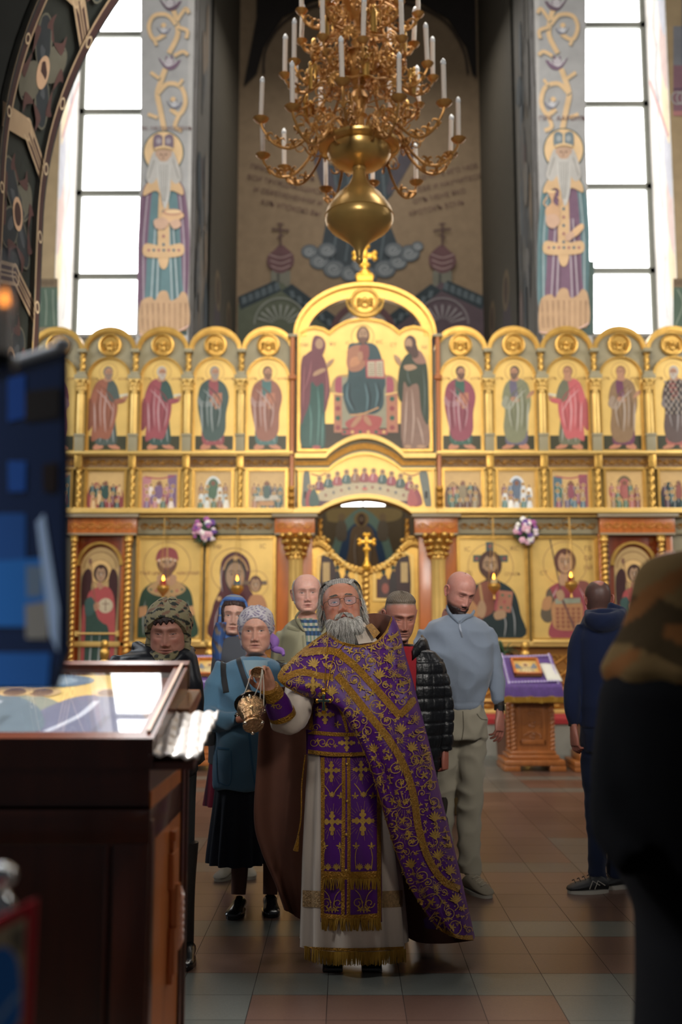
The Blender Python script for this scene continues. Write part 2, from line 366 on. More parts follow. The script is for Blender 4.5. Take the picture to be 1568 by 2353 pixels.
def vine(A,cx,mir=1):
 gcol,sh='dca94a','8f8f96'
 X=lambda x:cx+mir*x
 def V(pts,w):A.line([(X(a)+2,b+3)for a,b in pts],w+1,'8a8478');A.line([(X(a),b)for a,b in pts],w,gcol,7)
 def tulip(x,y,s,c):
  A.blob([(X(x-24*s),y-8*s),(X(x-10*s),y+4*s),(X(x-6*s),y-12*s),(X(x),y-4*s),(X(x+8*s),y-13*s),(X(x+12*s),y+2*s),(X(x+28*s),y-2*s),(X(x+14*s),y+18*s),(X(x-6*s),y+18*s)],c)
  A.blob([(X(x-8*s),y),(X(x),y-8*s),(X(x+10*s),y),(X(x+4*s),y+10*s),(X(x-6*s),y+10*s)],mixc(c,'ffffff',.4))
  A.line([(X(x-16*s),y-2),(X(x-2),y+12*s),(X(x+18*s),y+2)],2,mixc(c,'ffffff',.55))
 V([(-4,300),(-14,250),(-20,215),(-10,180),(-2,158)],12)
 V([(-20,215),(4,192),(34,200),(44,235),(30,262),(10,250)],10);V([(30,262),(20,290),(36,300)],9)
 V([(-20,270),(-42,262)],8);V([(-16,180),(-36,166)],8);V([(28,196),(38,182)],7)
 V([(6,122),(26,80),(22,40),(14,18)],11);V([(22,56),(2,34),(-28,36),(-40,62),(-28,90),(-2,78)],9)
 V([(-28,90),(-22,104)],7);V([(24,48),(44,20),(52,30)],8);V([(26,62),(48,70),(46,88)],8);V([(18,128),(38,118),(50,126)],8);V([(14,18),(2,-30),(20,-70)],10)
 tulip(6,140,1,'7c5a78');tulip(8,4,1,'6e5266');tulip(18,236,.7,'7f8090');tulip(-6,66,.62,'7f8090')
 A.ell(X(16),228,6,6,gcol,12);A.ell(X(-6),58,6,6,gcol,12)
A=wallart();A.rect(324,-150,432,600,'aaa9a8');A.rect(318,600,430,770,'47605a');
for pts in([(325,760),(350,715),(372,735)],[(380,765),(400,700),(425,690)],[(330,700),(360,690),(400,705)]):A.line(pts,3,'7f958c')
vine(A,382);saint(A,376,298,1.0,'4f7f86','7a5070','7d6478','bread')
A.build('mural',PAINT,we2)
A=wallart();A.rect(1240,-150,1347,600,'aaa9a8');A.rect(1246,600,1366,770,'47605a')
for pts in([(1255,760),(1280,715),(1292,735)],[(1310,765),(1330,700),(1355,690)]):A.line(pts,3,'7f958c')
vine(A,1288,-1);saint(A,1296,292,1.0,'7a5070','4f7f86','6c8088','jar');A.build('mural',PAINT,we3)
# names above the saints, in red
def wtext(t,px,py,size,c,Yp=YW,parent=None,name='mural_lettering',rot=0):
 c0=P(px,py,Yp-.012);sc=(Yp/F_PX)
 A=Art(lambda x,y,k:(c0.x+x,Yp-.02-k,c0.z+y),.0005);A.text(t,0,0,size*sc,c,rot);return A.build(name,PAINT,parent)
for t,x,y,w in(('ПРК. МЕЛХИСЕДЕКЪ',379,296,we2),('ПРК. ААРОНЪ',1293,273,we3)):
 wtext(t,x,y,17 if 'А'==t[5]else 13,'7c4848',parent=w)
# wall fields outside the windows: ochre, a patterned band and green marble painting below
for x0,x1,mi in((40,133,0),(1548,1640,1)):
 A=wallart();A.rect(x0,640,x1,660,'7d6238');
 for i in range(int((x1-x0)/12)):A.ring(x0+6+12*i,650,4,1.6,'5a4428',12)
 A.rect(x0,660,x1,752,'4f6a55')
 for i in range(5):A.line([(x0+10+i*18,665),(x0+22+i*15,700),(x0+5+i*20,748)],2.5,'8a9a80')
 A.rect(x0,752,x1,770,'8c7448')
 A.rect(x0,150,x1,262,'8a5064');A.rect(x0,255,x1,266,'b0504a');A.rect(x0,60,x1,150,'7f8088');A.rect(x0+20,-40,x0+50,150,'4c6078')
 for i in range(8):A.ring(x0+10+i*12,225,14,3,'a9a4a0',16)
 A.line([(x0,205),(x1,200)],4,'6a4a68');A.build('mural',PAINT,we4 if mi else we1)
# painted curtains on the window reveals
for xx,sg,nm in((xa,1,'a'),(xf,-1,'b')):
 A=Art(lambda y,z,k,xx=xx,sg=sg:(xx+sg*(.004+k),YW+y,z),.0015)
 A.rect(0,zs,1.02,ZT,'b4ada4');
 for i in range(6):
  z0=zs+.4+i*.9
  A.blob([(.05,z0),(.25,z0+.3),(.35,z0+.9),(.22,z0+1.3),(.05,z0+1.0)],('c2a66c','b08a7c','9c9aa4')[i%3])
  A.line([(.5,z0),(.62,z0+.5),(.48,z0+1.0)],.05,('8f8c94','b89a90')[i%2])
 A.line([(.1,zs+3.2),(.5,zs+3.9),(.9,zs+4.6)],.06,'a9605a');A.build('mural',PAINT,we1 if sg>0 else we4)
# -- apse side walls: tall dim figures and marbled drapery
for xx,sg in((XA0,1),(XA1,-1)):
 A=Art(lambda y,z,k,xx=xx,sg=sg:(xx+sg*(.004+k),y,z),.002);r2=random.Random(7 if sg>0 else 9)
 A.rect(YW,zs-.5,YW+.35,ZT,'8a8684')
 for i in range(14):A.line([(YW+.18+.08*math.sin(i*1.3),zs+i*.45),(YW+.1+.1*math.cos(i*2),zs+i*.45+.5)],.05,'6a645e')
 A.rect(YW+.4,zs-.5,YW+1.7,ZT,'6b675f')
 for i in range(26):
  y=YW+.5+r2.random()*1.1;z=zs+r2.random()*5;h=.5+r2.random()*.9;w=.10+r2.random()*.18
  A.blob([(y,z),(y+w,z+h*.4),(y+w*.5,z+h),(y-w*.6,z+h*.8),(y-w*.5,z+h*.3)],r2.choice(['5d5f60','6f5a56','53606a','8a7050','4a4a48','74706a','46525a']))
  A.line([(y,z),(y+w*.3,z+h*.5),(y,z+h)],.03,r2.choice(['8a8680','3a3a3a','9a7c4c']))
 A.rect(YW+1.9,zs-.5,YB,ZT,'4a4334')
 for yc,r0 in((YW+3.0,'4c3f44'),(YW+4.7,'3d4650')): # standing figures
  A.blob([(yc-.6,4.4),(yc+.6,4.4),(yc+.55,6.2),(yc+.35,7.4),(yc-.35,7.4),(yc-.6,6.2)],r0);A.ell(yc,7.75,.38,.38,'6e5732');A.ell(yc,7.75,.2,.26,'4a382a')
  for i in(-2,0,2):A.line([(yc+i*.12,4.6),(yc+i*.1,5.8),(yc+i*.06,7.0)],.05,mixc(r0,'ffffff',.25))
  A.blob([(yc-.3,6.1),(yc+.3,6.15),(yc+.34,6.6),(yc-.26,6.6)],'86837a')
 A.build('mural',PAINT,wan if sg>0 else was)
# -- apse back wall: figure on clouds, churches with onion domes, lettering, pointed dark arch
A=Art(lambda px,py,k:tuple(P(px,py,YB-.006-k)),.003)
A.blob([(752,380),(900,380),(905,440),(885,480),(915,600),(790,620),(740,600),(752,500),(770,440)],'2f3c44')
for x in(770,800,850,880):A.line([(x,400),(x+6,500),(x-6,600)],5,'46565e')
A.blob([(715,330),(740,330),(780,470),(740,430)],'46404a');A.blob([(930,330),(960,340),(905,440),(890,430)],'46404a')
for x,y,r in((712,578,20),(735,600,24),(768,618,26),(805,628,24),(845,632,24),(885,618,26),(915,602,22),(942,582,24),(960,566,14),(752,575,22),(905,575,22),(828,610,22)):
 A.ell(x,y,r,r*.82,'3a4550',20);A.ell(x,y,r*.9,r*.72,'5b646a',20)
 A.line([(x+r*.62*(1-i/14)*math.cos(i*.8),y+r*.5*(1-i/14)*math.sin(i*.8))for i in range(13)],2.4,'8a9094',2)
for cx,wall,mir in((645,'525a44',1),(1017,'54404a',-1)):
 X=lambda x:cx+mir*x
 A.rect(cx-22,622,cx+22,665,'6a6858');A.rect(cx-9,628,cx-2,660,'4c4c44')
 A.blob([(X(0),562),(X(16),572),(X(30),588),(X(27),612),(X(0),628),(X(-27),614),(X(-30),590),(X(-14),574)],'5c2f34')
 for i in range(3):A.line([(X(-26+i*2),585+i*13),(X(0),592+i*13),(X(26-i*2),584+i*13)],3,'8a6a66')
 A.line([(cx,566),(cx,512)],4.5,'4f2f28',smooth=False);A.line([(X(-20),526),(X(20),530)],4.5,'4f2f28',smooth=False);A.line([(X(-8),514),(X(8),515)],3,'4f2f28',smooth=False);A.line([(X(-8),546),(X(8),540)],3,'4f2f28',smooth=False)
 A.poly([(X(-98),700),(X(2),648),(X(110),740),(X(110),800),(X(-98),800)],wall)
 A.poly([(X(-98),682),(X(-12),644),(X(2),668),(X(-92),712)],'25353c');A.poly([(X(2),668),(X(26),652),(X(130),730),(X(130),770)],'25353c')
 for i in range(6):A.poly([(X(-90+i*15),684-i*6.4),(X(-80+i*15),680-i*6.4),(X(-76+i*15),694-i*6),(X(-88+i*15),700-i*6)],'4a5a62');A.poly([(X(20+i*17),668+i*13),(X(30+i*17),668+i*13),(X(34+i*17),684+i*13),(X(24+i*17),684+i*13)],'4a5a62')
 for i in range(9):
  a=PI*(.1+.1*i);A.line([(X(0)+18*math.cos(a),745-12*math.sin(a)),(X(0)+55*math.cos(a),745-45*math.sin(a))],5,mixc(wall,'ffffff',.18),taper=2)
 A.ring(cx,745,60,4,mixc(wall,'ffffff',.12),24,PI,2*PI)
A.ring(835,770,70,14,'5a3034',24,PI,2*PI);A.ring(835,772,57,12,'8a8478',24,PI,2*PI)
# pointed arch with pendants near the vault
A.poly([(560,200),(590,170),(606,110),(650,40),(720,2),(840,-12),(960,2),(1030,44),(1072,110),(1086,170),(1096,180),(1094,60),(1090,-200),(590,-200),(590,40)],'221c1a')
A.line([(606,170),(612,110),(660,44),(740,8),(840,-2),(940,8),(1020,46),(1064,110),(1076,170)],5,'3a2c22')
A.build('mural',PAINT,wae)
# lettering either side
for lines,x,y0,sg in((('ПРIИДИТЕ КО МНѢ','ВСИ ТРУЖДАЮЩIИСЯ','И ОБРЕМЕНЕННIИ И','АЗЪ УПОКОЮ ВЫ'),650,398,-1),(('ВОЗМИТЕ ИГО МОЕ','НА СЕБЕ И НАУЧИТЕСЯ','ОТЪ МЕНЕ ЯКО','КРОТОКЪ ЕСМЬ'),1022,398,1)):
 for i,t in enumerate(lines):wtext(t,x-sg*i*6,y0+i*27,17,'5c3228',YB,wae,rot=sg*.22)
# ------------------------------------------------------------------ painted transverse arch on the left
AX,AR,AZ,AY0,AY1=1.40,4.33,5.33,7.8,9.0
def soff(a,y,k=0): # a = angle above springing, y depth
 if a<0:return(AX-AR+k,y,AZ+a*AR)
 r=AR-k;return(AX-r*math.cos(a),y,AZ+r*math.sin(a))
aa=[-(AZ/AR)]+list(np.linspace(0,PI,61))
m=MB().col('3a3a34')
def ring_at(y):return[soff(a,y)for a in aa]
i0,i1=ring_at(AY0),ring_at(AY1)
outer=lambda y:[(p[0]-.9 if a<PI/2 else p[0]+.9,y,max(p[2],0))if False else(AX-(AR+1.5)*math.cos(max(a,0)),y,AZ+(a*AR if a<0 else(AR+1.5)*math.sin(a)))for a,p in zip(aa,ring_at(y))]
o0,o1=outer(AY0),outer(AY1)
n=len(aa);vs=i0+i1+o0+o1;fs=[]
for i in range(n-1):fs+=[(i,i+1,n+i+1,n+i),(2*n+i,3*n+i,3*n+i+1,2*n+i+1),(i,2*n+i,2*n+i+1,i+1),(n+i,n+i+1,3*n+i+1,3*n+i)]
fs+=[(0,n,3*n,2*n),(n-1,3*n-1,4*n-1,2*n-1)]
m.add(vs,fs);m.box(AX+AR,AX+AR+1.5,AY0,AY1,0,AZ)
archo=m.build('wall_north',PAINT,smooth=False);struct(archo)
W2=AY1-AY0
A=Art(lambda s,y,k:soff(s/AR,AY0+y,.010+k),.0012)
L0,L1=-2.2,4.6
def lineL(pts,w,c): # subdivide long strokes along the curve
 q=[]
 for a,b in zip(pts[:-1],pts[1:]):
  nn=max(1,int(abs(b[0]-a[0])/.15));q+=[(a[0]+(b[0]-a[0])*i/nn,a[1]+(b[1]-a[1])*i/nn)for i in range(nn)]
 q.append(pts[-1]);A.line(q,w,c,smooth=False)
lineL([(L0,W2/2),(L1,W2/2)],W2*.98,'2c342f')
u=1.36
for i in range(6):
 s0=L0+i*u;c=s0+u/2
 for j in range(4):
  a=PI/4+j*PI/2;A.ell(c+.24*math.cos(a)*1.15,W2/2+.24*math.sin(a),.25,.17,'6b6a58',20,a);A.ell(c+.24*math.cos(a)*1.15,W2/2+.24*math.sin(a),.23,.15,'2b3740',20,a);A.ell(c+.2*math.cos(a),W2/2+.2*math.sin(a),.12,.05,'4a5560',12,a)
 for j in range(4):
  a=j*PI/2
  for da in(-.35,0,.35):A.blob([(c+.30*math.cos(a),W2/2+.30*math.sin(a)),(c+.42*math.cos(a+da),W2/2+.40*math.sin(a+da)),(c+.52*math.cos(a+da),W2/2+.48*math.sin(a+da)),(c+.40*math.cos(a+da*1.8),W2/2+.38*math.sin(a+da*1.8))],'5c302c')
 A.ell(c,W2/2,.15,.13,'d09a5c',28);A.ell(c,W2/2,.105,.09,'4a2620',24)
 for w,cc in((.2,'b59058'),(.13,'45201f'),(.06,'b59058'),(.02,'45201f')):
  lineL([(s0-.02,.06),(s0+.2,.36),(s0-.08,.6),(s0+.2,.84),(s0-.02,1.14)],w*.8,cc)if False else lineL([(s0-.05,.02),(s0+.12,W2/2),(s0-.05,W2-.02)],w,cc)
 A.ring(s0+.12,W2/2,.09,.025,'c5a066',16)
for y,w,c in((.07,.14,'b59058'),(.07,.09,'45201f'),(W2-.09,.17,'b59058'),(W2-.09,.11,'45201f'),(W2-.02,.03,'2c3438'),(.02,.03,'2c3438')):lineL([(L0,y),(L1,y)],w,c)
for i in range(9):A.ring(L0+i*.68,W2-.09,.05,.02,'d0b078',14);A.ring(L0+i*.68,.07,.04,.018,'d0b078',14)
A.build('mural',PAINT,archo)
# ------------------------------------------------------------------ iconostasis
YI=13.6
def X(px,py=900):return XP(px,YI,py)
def Z(py,px=838):return ZP(py,YI,px)
IX=X(838);BW=X(1182)-X(1060);BC=X(1060)-IX-BW*0
bays=[IX+sg*(BC+BW*k)for sg in(-1,1)for k in range(5)]
ico=thing('iconostasis','tall gilded icon wall with columns, arched bays and gold roundels','icon wall',(IX,YI,SOL))
def twist(r,z0,z1,c,y,lobes=3,turns=9.,n=14,amp=.16,m=None,taper=0.):
 m=m or MB();k=max(30,int(turns*9));rings=[]
 for i in range(k+1):
  t=i/k;z=z0+(z1-z0)*t
  rings.append([(c+r*(1-taper*t)*(1+amp*math.cos(lobes*a-2*PI*turns*t))*math.cos(a),y+r*(1-taper*t)*(1+amp*math.cos(lobes*a-2*PI*turns*t))*math.sin(a),z)for a in[2*PI*j/n for j in range(n)]])
 return m.loft(rings)
def capital(m,c,y,z0,z1,r0,r1):
 m.lathe([(r0,z0),(r0*1.2,z0+.01),(r0,z0+.02),(r0*1.05,(z0+z1)/2),(r1*.9,z1-.03)],(c,y,0),16)
 for tier,(zz,rr,k)in enumerate(((z0+(z1-z0)*.35,r0*1.25,8),(z0+(z1-z0)*.62,r0*1.45,8),(z0+(z1-z0)*.85,r1*1.05,6))):
  for j in range(k):
   a=2*PI*(j+tier*.5)/k;px,py=c+rr*math.cos(a),y+rr*math.sin(a)
   m.ball((px,py,zz),(r0*.34,r0*.34,(z1-z0)*.15),8,6);m.ball((px+r0*.2*math.cos(a),py+r0*.2*math.sin(a),zz+(z1-z0)*.12),r0*.22,8,5)
 m.box(c-r1,c+r1,y-r1,y+r1,z1-.02,z1,.004)
 return m
def arch_pts(c,w,z0,rz,n=22,a0=PI,a1=0):return[(c+w/2*math.cos(a),z0+rz*math.sin(a))for a in np.linspace(a0,a1,n)]
# backing boards
zb,zm0,zm1,zt=Z(1640),Z(1190),Z(1048),Z(806)
xl,xr=IX-BC-BW*4.55,IX+BC+BW*4.55
m=MB()
# lower tier board, split around the royal door opening
dx0,dx1=X(716,1300),X(964,1300)
m.box(xl,dx0,YI+.02,YI+.12,zb,zm0);m.build('backing',GREY,ico,smooth=False);m=MB();m.box(dx1,xr,YI+.02,YI+.12,zb,zm0);m.build('backing',GREY,ico,smooth=False)
cw=X(995,900)-IX  # half width of the central bay
for a_,b_ in((xl,IX-cw),(IX+cw,xr)):m=MB();m.box(a_,b_,YI+.02,YI+.10,zm0,zm1);m.build('backing',GOLDL,ico,smooth=False)
for c in bays:
 m=MB();tp=arch_pts(c,BW*.985,zt,Z(757)-zt);out=[(c-BW/2,zm1)]+tp+[(c+BW/2,zm1)]
 m.prism(out,YI,YI+.08);m.build('panel',GREY,ico,smooth=False)
 m=MB();m.band(arch_pts(c,BW*.88,zt,Z(763)-zt),arch_pts(c,BW*1.0,zt,Z(752)-zt),YI-.05,YI+.09)
 m.band(arch_pts(c,BW*.84,zt,Z(767)-zt),arch_pts(c,BW*.88,zt,Z(763)-zt),YI-.03,YI+.09);m.build('arch',GOLD,ico)
# medallion with a carved winged head, copied to each bay
rM=(X(1085)-X(1031))/2
def medallion(r):
 m=MB();Mx=Matrix.Rotation(PI/2,4,'X')
 m.lathe([(0,0),(r,0),(r,.02),(r*.96,.045),(r*.84,.05),(r*.80,.028),(r*.77,.02),(0,.018)],(0,0,0),32,Mx)
 m.ball((0,-.03,r*.12),(r*.2,.03,r*.24),12,8)
 m.ball((0,-.022,-r*.3),(r*.3,.02,r*.24),12,8)
 for sg in(-1,1):
  for k in range(4):m.stube([(sg*r*.12,-.024,-r*.05-k*.012),(sg*r*.42,-.034,r*(.22-k*.17)),(sg*r*.66,-.02,r*(.1-k*.2))],[r*.07,r*.08,r*.02],6,4)
 return m
med=medallion(rM).build('medallion',GOLD,ico,loc=(bays[0],YI-.005,Z(794)))
for c in bays[1:]:again(med,(c,YI-.005,Z(794)),ico)
# columns between bays
edges=[IX+sg*(BC+BW*(k+.5))for sg in(-1,1)for k in range(5)]
zz=Z
m=capital(MB(),0,0,zz(908)-zz(1040),zz(876)-zz(1040),.045,.085)
m.lathe([(.05,zz(1000)-zz(1040)),(.052,zz(998)-zz(1040)),(.05,zz(910)-zz(1040)),(.045,zz(907)-zz(1040))],(0,0,0),32,flute=8,fa=.09)
col0=m.build('column',GOLDL,ico,loc=(edges[0],YI-.07,zz(1040)))
blks=[]
for nm_,bx in(('plinth',((.062,1040,1003),(.07,1006,1000))),('impost',((.085,876,866),(.06,866,858))),('cap_block',((.06,814,806),))):
 m=MB();z_=zz(bx[0][1])
 for w_,p0_,p1_ in bx:m.box(-w_,w_,-w_,w_,zz(p0_)-z_,zz(p1_)-z_,.004)
 blks.append((m.build(nm_,GREY,ico,loc=(edges[0],YI-.07,z_)),z_))
tw0=twist(.038,zz(858)-zz(1040),zz(814)-zz(1040),0,0,2,3,amp=.2).build('colonnette',GOLD,ico,loc=(edges[0],YI-.05,zz(1040)))
tl0=twist(.035,0,zz(1078)-zz(1168),0,0,3,5,amp=.16).build('colonnette',GOLD,ico,loc=(edges[0],YI-.06,zz(1168)))
m=MB();m.box(-.05,.05,-.05,.05,-.04,0,.005);blks.append((m.build('plinth',GOLD,ico,loc=(edges[0],YI-.06,zz(1168))),zz(1168)))
m=MB();m.box(-.05,.05,-.06,.05,0,zz(1046)-zz(1078),.006);blks.append((m.build('impost',GOLD,ico,loc=(edges[0],YI-.06,zz(1078))),zz(1078)))
for e in edges[1:]:
 again(col0,(e,YI-.07,zz(1040)));again(tw0,(e,YI-.05,zz(1040)));again(tl0,(e,YI-.06,zz(1168)))
 for b_,z_ in blks:again(b_,(e,YI-.07,z_))
# horizontal cornices and friezes
def scroll(m,x0,x1,z,h,y,pitch=None,r=.007):
 pitch=pitch or h*1.25;k=max(1,int((x1-x0)/pitch));p=(x1-x0)/k
 for i in range(k):
  c=x0+p*(i+.5);s=1 if i%2 else-1
  m.tube([(c+h*.34*(1-q/11)*math.cos(q*.75)*s,y,z+h*.34*(1-q/11)*math.sin(q*.75)*s)for q in range(10)],r,5)
  m.ball((c,y,z),(h*.09,h*.07,h*.09),6,5);m.ball((c+p/2,y,z+s*h*.22),(h*.12,h*.06,h*.07),6,5)
 m.tube([(x0+p*i/3,y,z+h*.3*math.sin(PI*i/3))for i in range(3*k+1)],r,5)
for x0,x1 in((xl,IX-cw-.03),(IX+cw+.03,xr)):
 m=MB();m.box(x0,x1,YI-.16,YI+.05,Z(1047),Z(1041),.008);m.box(x0,x1,YI-.12,YI+.05,Z(1050),Z(1047));m.build('cornice',GOLDL,ico);m=MB();m.box(x0,x1,YI-.06,YI+.02,Z(1080),Z(1076),.006);m.build('cornice',GOLDL,ico)
 m=MB();m.box(x0,x1,YI-.05,YI+.02,Z(1076),Z(1050));m.build('frieze',mat('carved_frieze_ground','7a5a34',.5),ico,smooth=False)
 for i in range(5):
  m=MB();c=IX+(1 if x0>IX else-1)*(BC+BW*i);scroll(m,c-BW*.42,c+BW*.42,Z(1064),.11,YI-.055,.1);m.build('carving',GOLDD,ico)
 m=MB();m.box(x0,x1,YI-.20,YI+.05,Z(1183),Z(1177),.01);m.box(x0,x1,YI-.15,YI+.05,Z(1177),Z(1170),.012);m.box(x0,x1,YI-.10,YI+.05,Z(1190),Z(1183));m.build('cornice',GOLDL,ico)
# ---- painted figures
def figure(A,cx,y0,H,robe,cloak,hair='6a5a4a',mir=1,pose=0,beard=1,skin='a8714a',feet=True,halo=True,shade=None):
 s=H;q=lambda x,y:(cx+mir*x*s,y0+y*s)
 B=lambda pts,c:A.blob([q(*p)for p in pts],c,4);Ln=lambda pts,w,c,t=2:A.line([q(*p)for p in pts],w*s,c,5,taper=t)
 if halo:A.ring(cx+mir*.015*s,y0+.905*s,.105*s,.006*s,'a8782c',28)
 if feet:
  B([(-.12,.05),(-.06,.07),(-.02,.02),(-.10,-.005),(-.14,.01)],'b06a42');B([(.03,.06),(.08,.07),(.17,.02),(.15,0),(.06,.015)],'b06a42')
 B([(-.10,.80),(.08,.80),(.12,.6),(.11,.35),(.13,.08),(.02,.05),(-.11,.07),(-.13,.3),(-.13,.6)],robe)
 for a in(-.05,.02,.08):Ln([(a,.3),(a*1.1,.18),(a*1.2,.08)],.012,mixc(robe,'ffffff',.25));Ln([(a+.02,.3),(a*1.1+.02,.18),(a*1.2+.02,.08)],.01,mixc(robe,'000000',.3))
 if pose==0: # cloak over the left shoulder, one hand forward
  B([(-.13,.77),(-.03,.82),(.06,.70),(.12,.60),(.13,.45),(.09,.25),(.04,.12),(-.07,.13),(-.16,.1),(-.15,.35),(-.19,.55)],cloak)
  B([(-.19,.6),(-.13,.45),(-.15,.28),(-.21,.22),(-.22,.42)],mixc(cloak,'000000',.2))
  B([(.02,.78),(.10,.77),(.15,.62),(.14,.55),(.05,.56),(.0,.66)],robe);B([(.10,.58),(.20,.60),(.24,.62),(.21,.55),(.11,.53)],cloak)
  B([(.19,.61),(.27,.645),(.26,.62),(.21,.58)],skin);A.poly([q(.15,.64),q(.27,.66),q(.26,.63),q(.15,.61)],'c9c0a4')
 elif pose==1: # holding a book at the chest
  B([(-.14,.76),(0,.82),(.12,.77),(.18,.62),(.15,.42),(.14,.2),(.05,.10),(-.09,.12),(-.14,.3),(-.18,.55)],cloak)
  B([(-.05,.80),(.05,.80),(.04,.58),(-.03,.58)],robe);B([(-.17,.62),(-.12,.56),(.0,.57),(.02,.52),(-.12,.49),(-.18,.54)],mixc(cloak,'ffffff',.12))
  A.poly([q(-.02,.50),q(.10,.52),q(.10,.66),q(-.01,.65)],'a8603a');B([(-.04,.58),(.02,.60),(.03,.56),(-.02,.54)],skin);B([(.02,.5),(.08,.51),(.08,.48),(.03,.47)],skin)
 else: # hands folded or raised to one side
  B([(-.13,.77),(0,.82),(.11,.77),(.16,.6),(.13,.45),(.15,.25),(.11,.1),(.0,.07),(-.1,.14),(-.13,.35),(-.17,.55)],cloak)
  B([(.0,.80),(.07,.78),(.05,.6),(-.02,.6)],robe);B([(-.15,.6),(-.20,.64),(-.24,.67),(-.18,.68),(-.12,.6)],skin);B([(.1,.58),(.04,.54),(-.04,.56),(.02,.61)],skin)
  B([(.12,.62),(.17,.52),(.1,.46),(.02,.52),(.06,.57)],mixc(cloak,'ffffff',.1))
 li,dk=mixc(cloak,'ffffff',.2),mixc(cloak,'000000',.35)
 for i,(a,b,c)in enumerate((((-.08,.72),(-.1,.5),(-.08,.22)),((.0,.66),(-.02,.45),(0,.2)),((.06,.56),(.05,.4),(.03,.22)),((-.14,.55),(-.13,.4),(-.12,.2)))):
  Ln([a,b,c],.02,li if i%2 else dk);Ln([(a[0]+.025,a[1]),(b[0]+.03,b[1]),(c[0]+.025,c[1]+.04)],.012,dk if i%2 else li)
 Ln([(-.1,.76),(.04,.64),(.11,.5)],.014,dk);Ln([(-.12,.7),(.0,.58),(.08,.44)],.016,li)
 B([(-.03,.80),(.05,.80),(.045,.87),(-.02,.87)],skin)
 A.ell(*q(.01,.91),.056*s,.066*s,hair,18);A.ell(*q(.018,.895),.042*s,.055*s,skin,18)
 if beard:B([(-.02,.885),(.06,.885),(.05,.84),(.02,.805),(-.015,.84)],mixc(hair,skin,.15));A.ell(*q(.022,.868),.014*s,.005*s,'8a4a3a',8)
 for e in(.004,.036):A.ell(*q(e,.902),.007*s,.004*s,'2a1a12',8);Ln([(e-.012,.912),(e,.917),(e+.012,.912)],.005,'3a2418',0)
 Ln([(.022,.905),(.025,.882)],.006,mixc(skin,'000000',.3),0)
def icon_frame(name,label,cx,w,z0,z1,arch=0.,fw=.03,yb=None,cat='icon',group=None,fmat=None,lobes=None,base=0.,base2=None):
 """returns (root, Art in metres with x from centre and y from the bottom). arch = height of the round top"""
 yb=YI if yb is None else yb;root=thing(name,label,cat,(cx,yb,z0),group)
 h=z1-z0
 if lobes:out=lobes
 elif arch:out=[(cx-w/2,z0)]+arch_pts(cx,w,z1-arch,arch,24)+[(cx+w/2,z0)]
 else:out=[(cx-w/2,z0),(cx-w/2,z1),(cx+w/2,z1),(cx+w/2,z0)]
 m=MB();m.prism(out,yb-.025,yb-.002);m.build('board',GOLDL,root,smooth=False)
 zc=(z0+z1)/2;inn=[(x,z)for x,z in out]
 o2=[]
 n=len(out)
 for i in range(n):
  p,q,r=out[i-1],out[i],out[(i+1)%n];t1=(q[0]-p[0],q[1]-p[1]);t2=(r[0]-q[0],r[1]-q[1])
  l1=math.hypot(*t1)or 1;l2=math.hypot(*t2)or 1;nx=-(t1[1]/l1+t2[1]/l2);nz=(t1[0]/l1+t2[0]/l2);l=math.hypot(nx,nz)or 1
  d=fw/max(.5,l/2);o2.append((q[0]+nx/l*d,q[1]+nz/l*d))
 m=MB();m.band(out+[out[0]],o2+[o2[0]],yb-.05,yb-.001)
 m.band([(a[0]*.5+b[0]*.5,a[1]*.5+b[1]*.5)for a,b in zip(out+[out[0]],o2+[o2[0]])],o2+[o2[0]],yb-.062,yb-.001)
 m.build('frame',fmat or GOLD,root)
 return root,Art(lambda x,y,k:(cx+x,yb-.0265-k,z0+y),.0006)
# apostle tier
specs=[('3f5a5c','8a4f38','6a4a30',1,1),('8a3038','4a6a6a','8a8478',1,1),('3a5048','98303a','a9a294',1,0),('4a5650','8a4a2c','7a6a5a',1,0),('4f3f5a','7a3040','6a5a4a',1,2),('2f5a4c','8a2f44','4a3428',1,1),('6a5f78','7b7d5c','5a4a3c',-1,2),('6a6a52','b03a3e','8a5a38',-1,0),('6a3a50','8a6a44','8a5a34',-1,2),('a04030','5a4640','b0a89a',-1,2)]
posel=[('brown cloak over a dark teal robe','blue-green robe'),]
names=['apostle in red-brown cloak with a green hem','grey-green robed apostle holding a red book','white-haired apostle in a long crimson cloak','bent apostle in an orange-brown cloak','half-hidden apostle at the far left edge','apostle in a crimson cloak holding a brown book','apostle in olive cloak and violet tunic','young apostle in a bright red cloak','youth in a tan-brown cloak','bishop in a black-checked vestment']
clo=[('3f6a68','8a4f38'),('8a3038','3f5450'),('34504a','8f2f3c'),('4a5650','8f4a26'),('4f3f5a','7a3040'),('2f5a4c','852a42'),('625a70','787a5a'),('6a6a52','b4363c'),('6a3050','84643e'),('a04030','5a4640')]
iz0,iz1=Z(1036),Z(826);iw=BW*.74
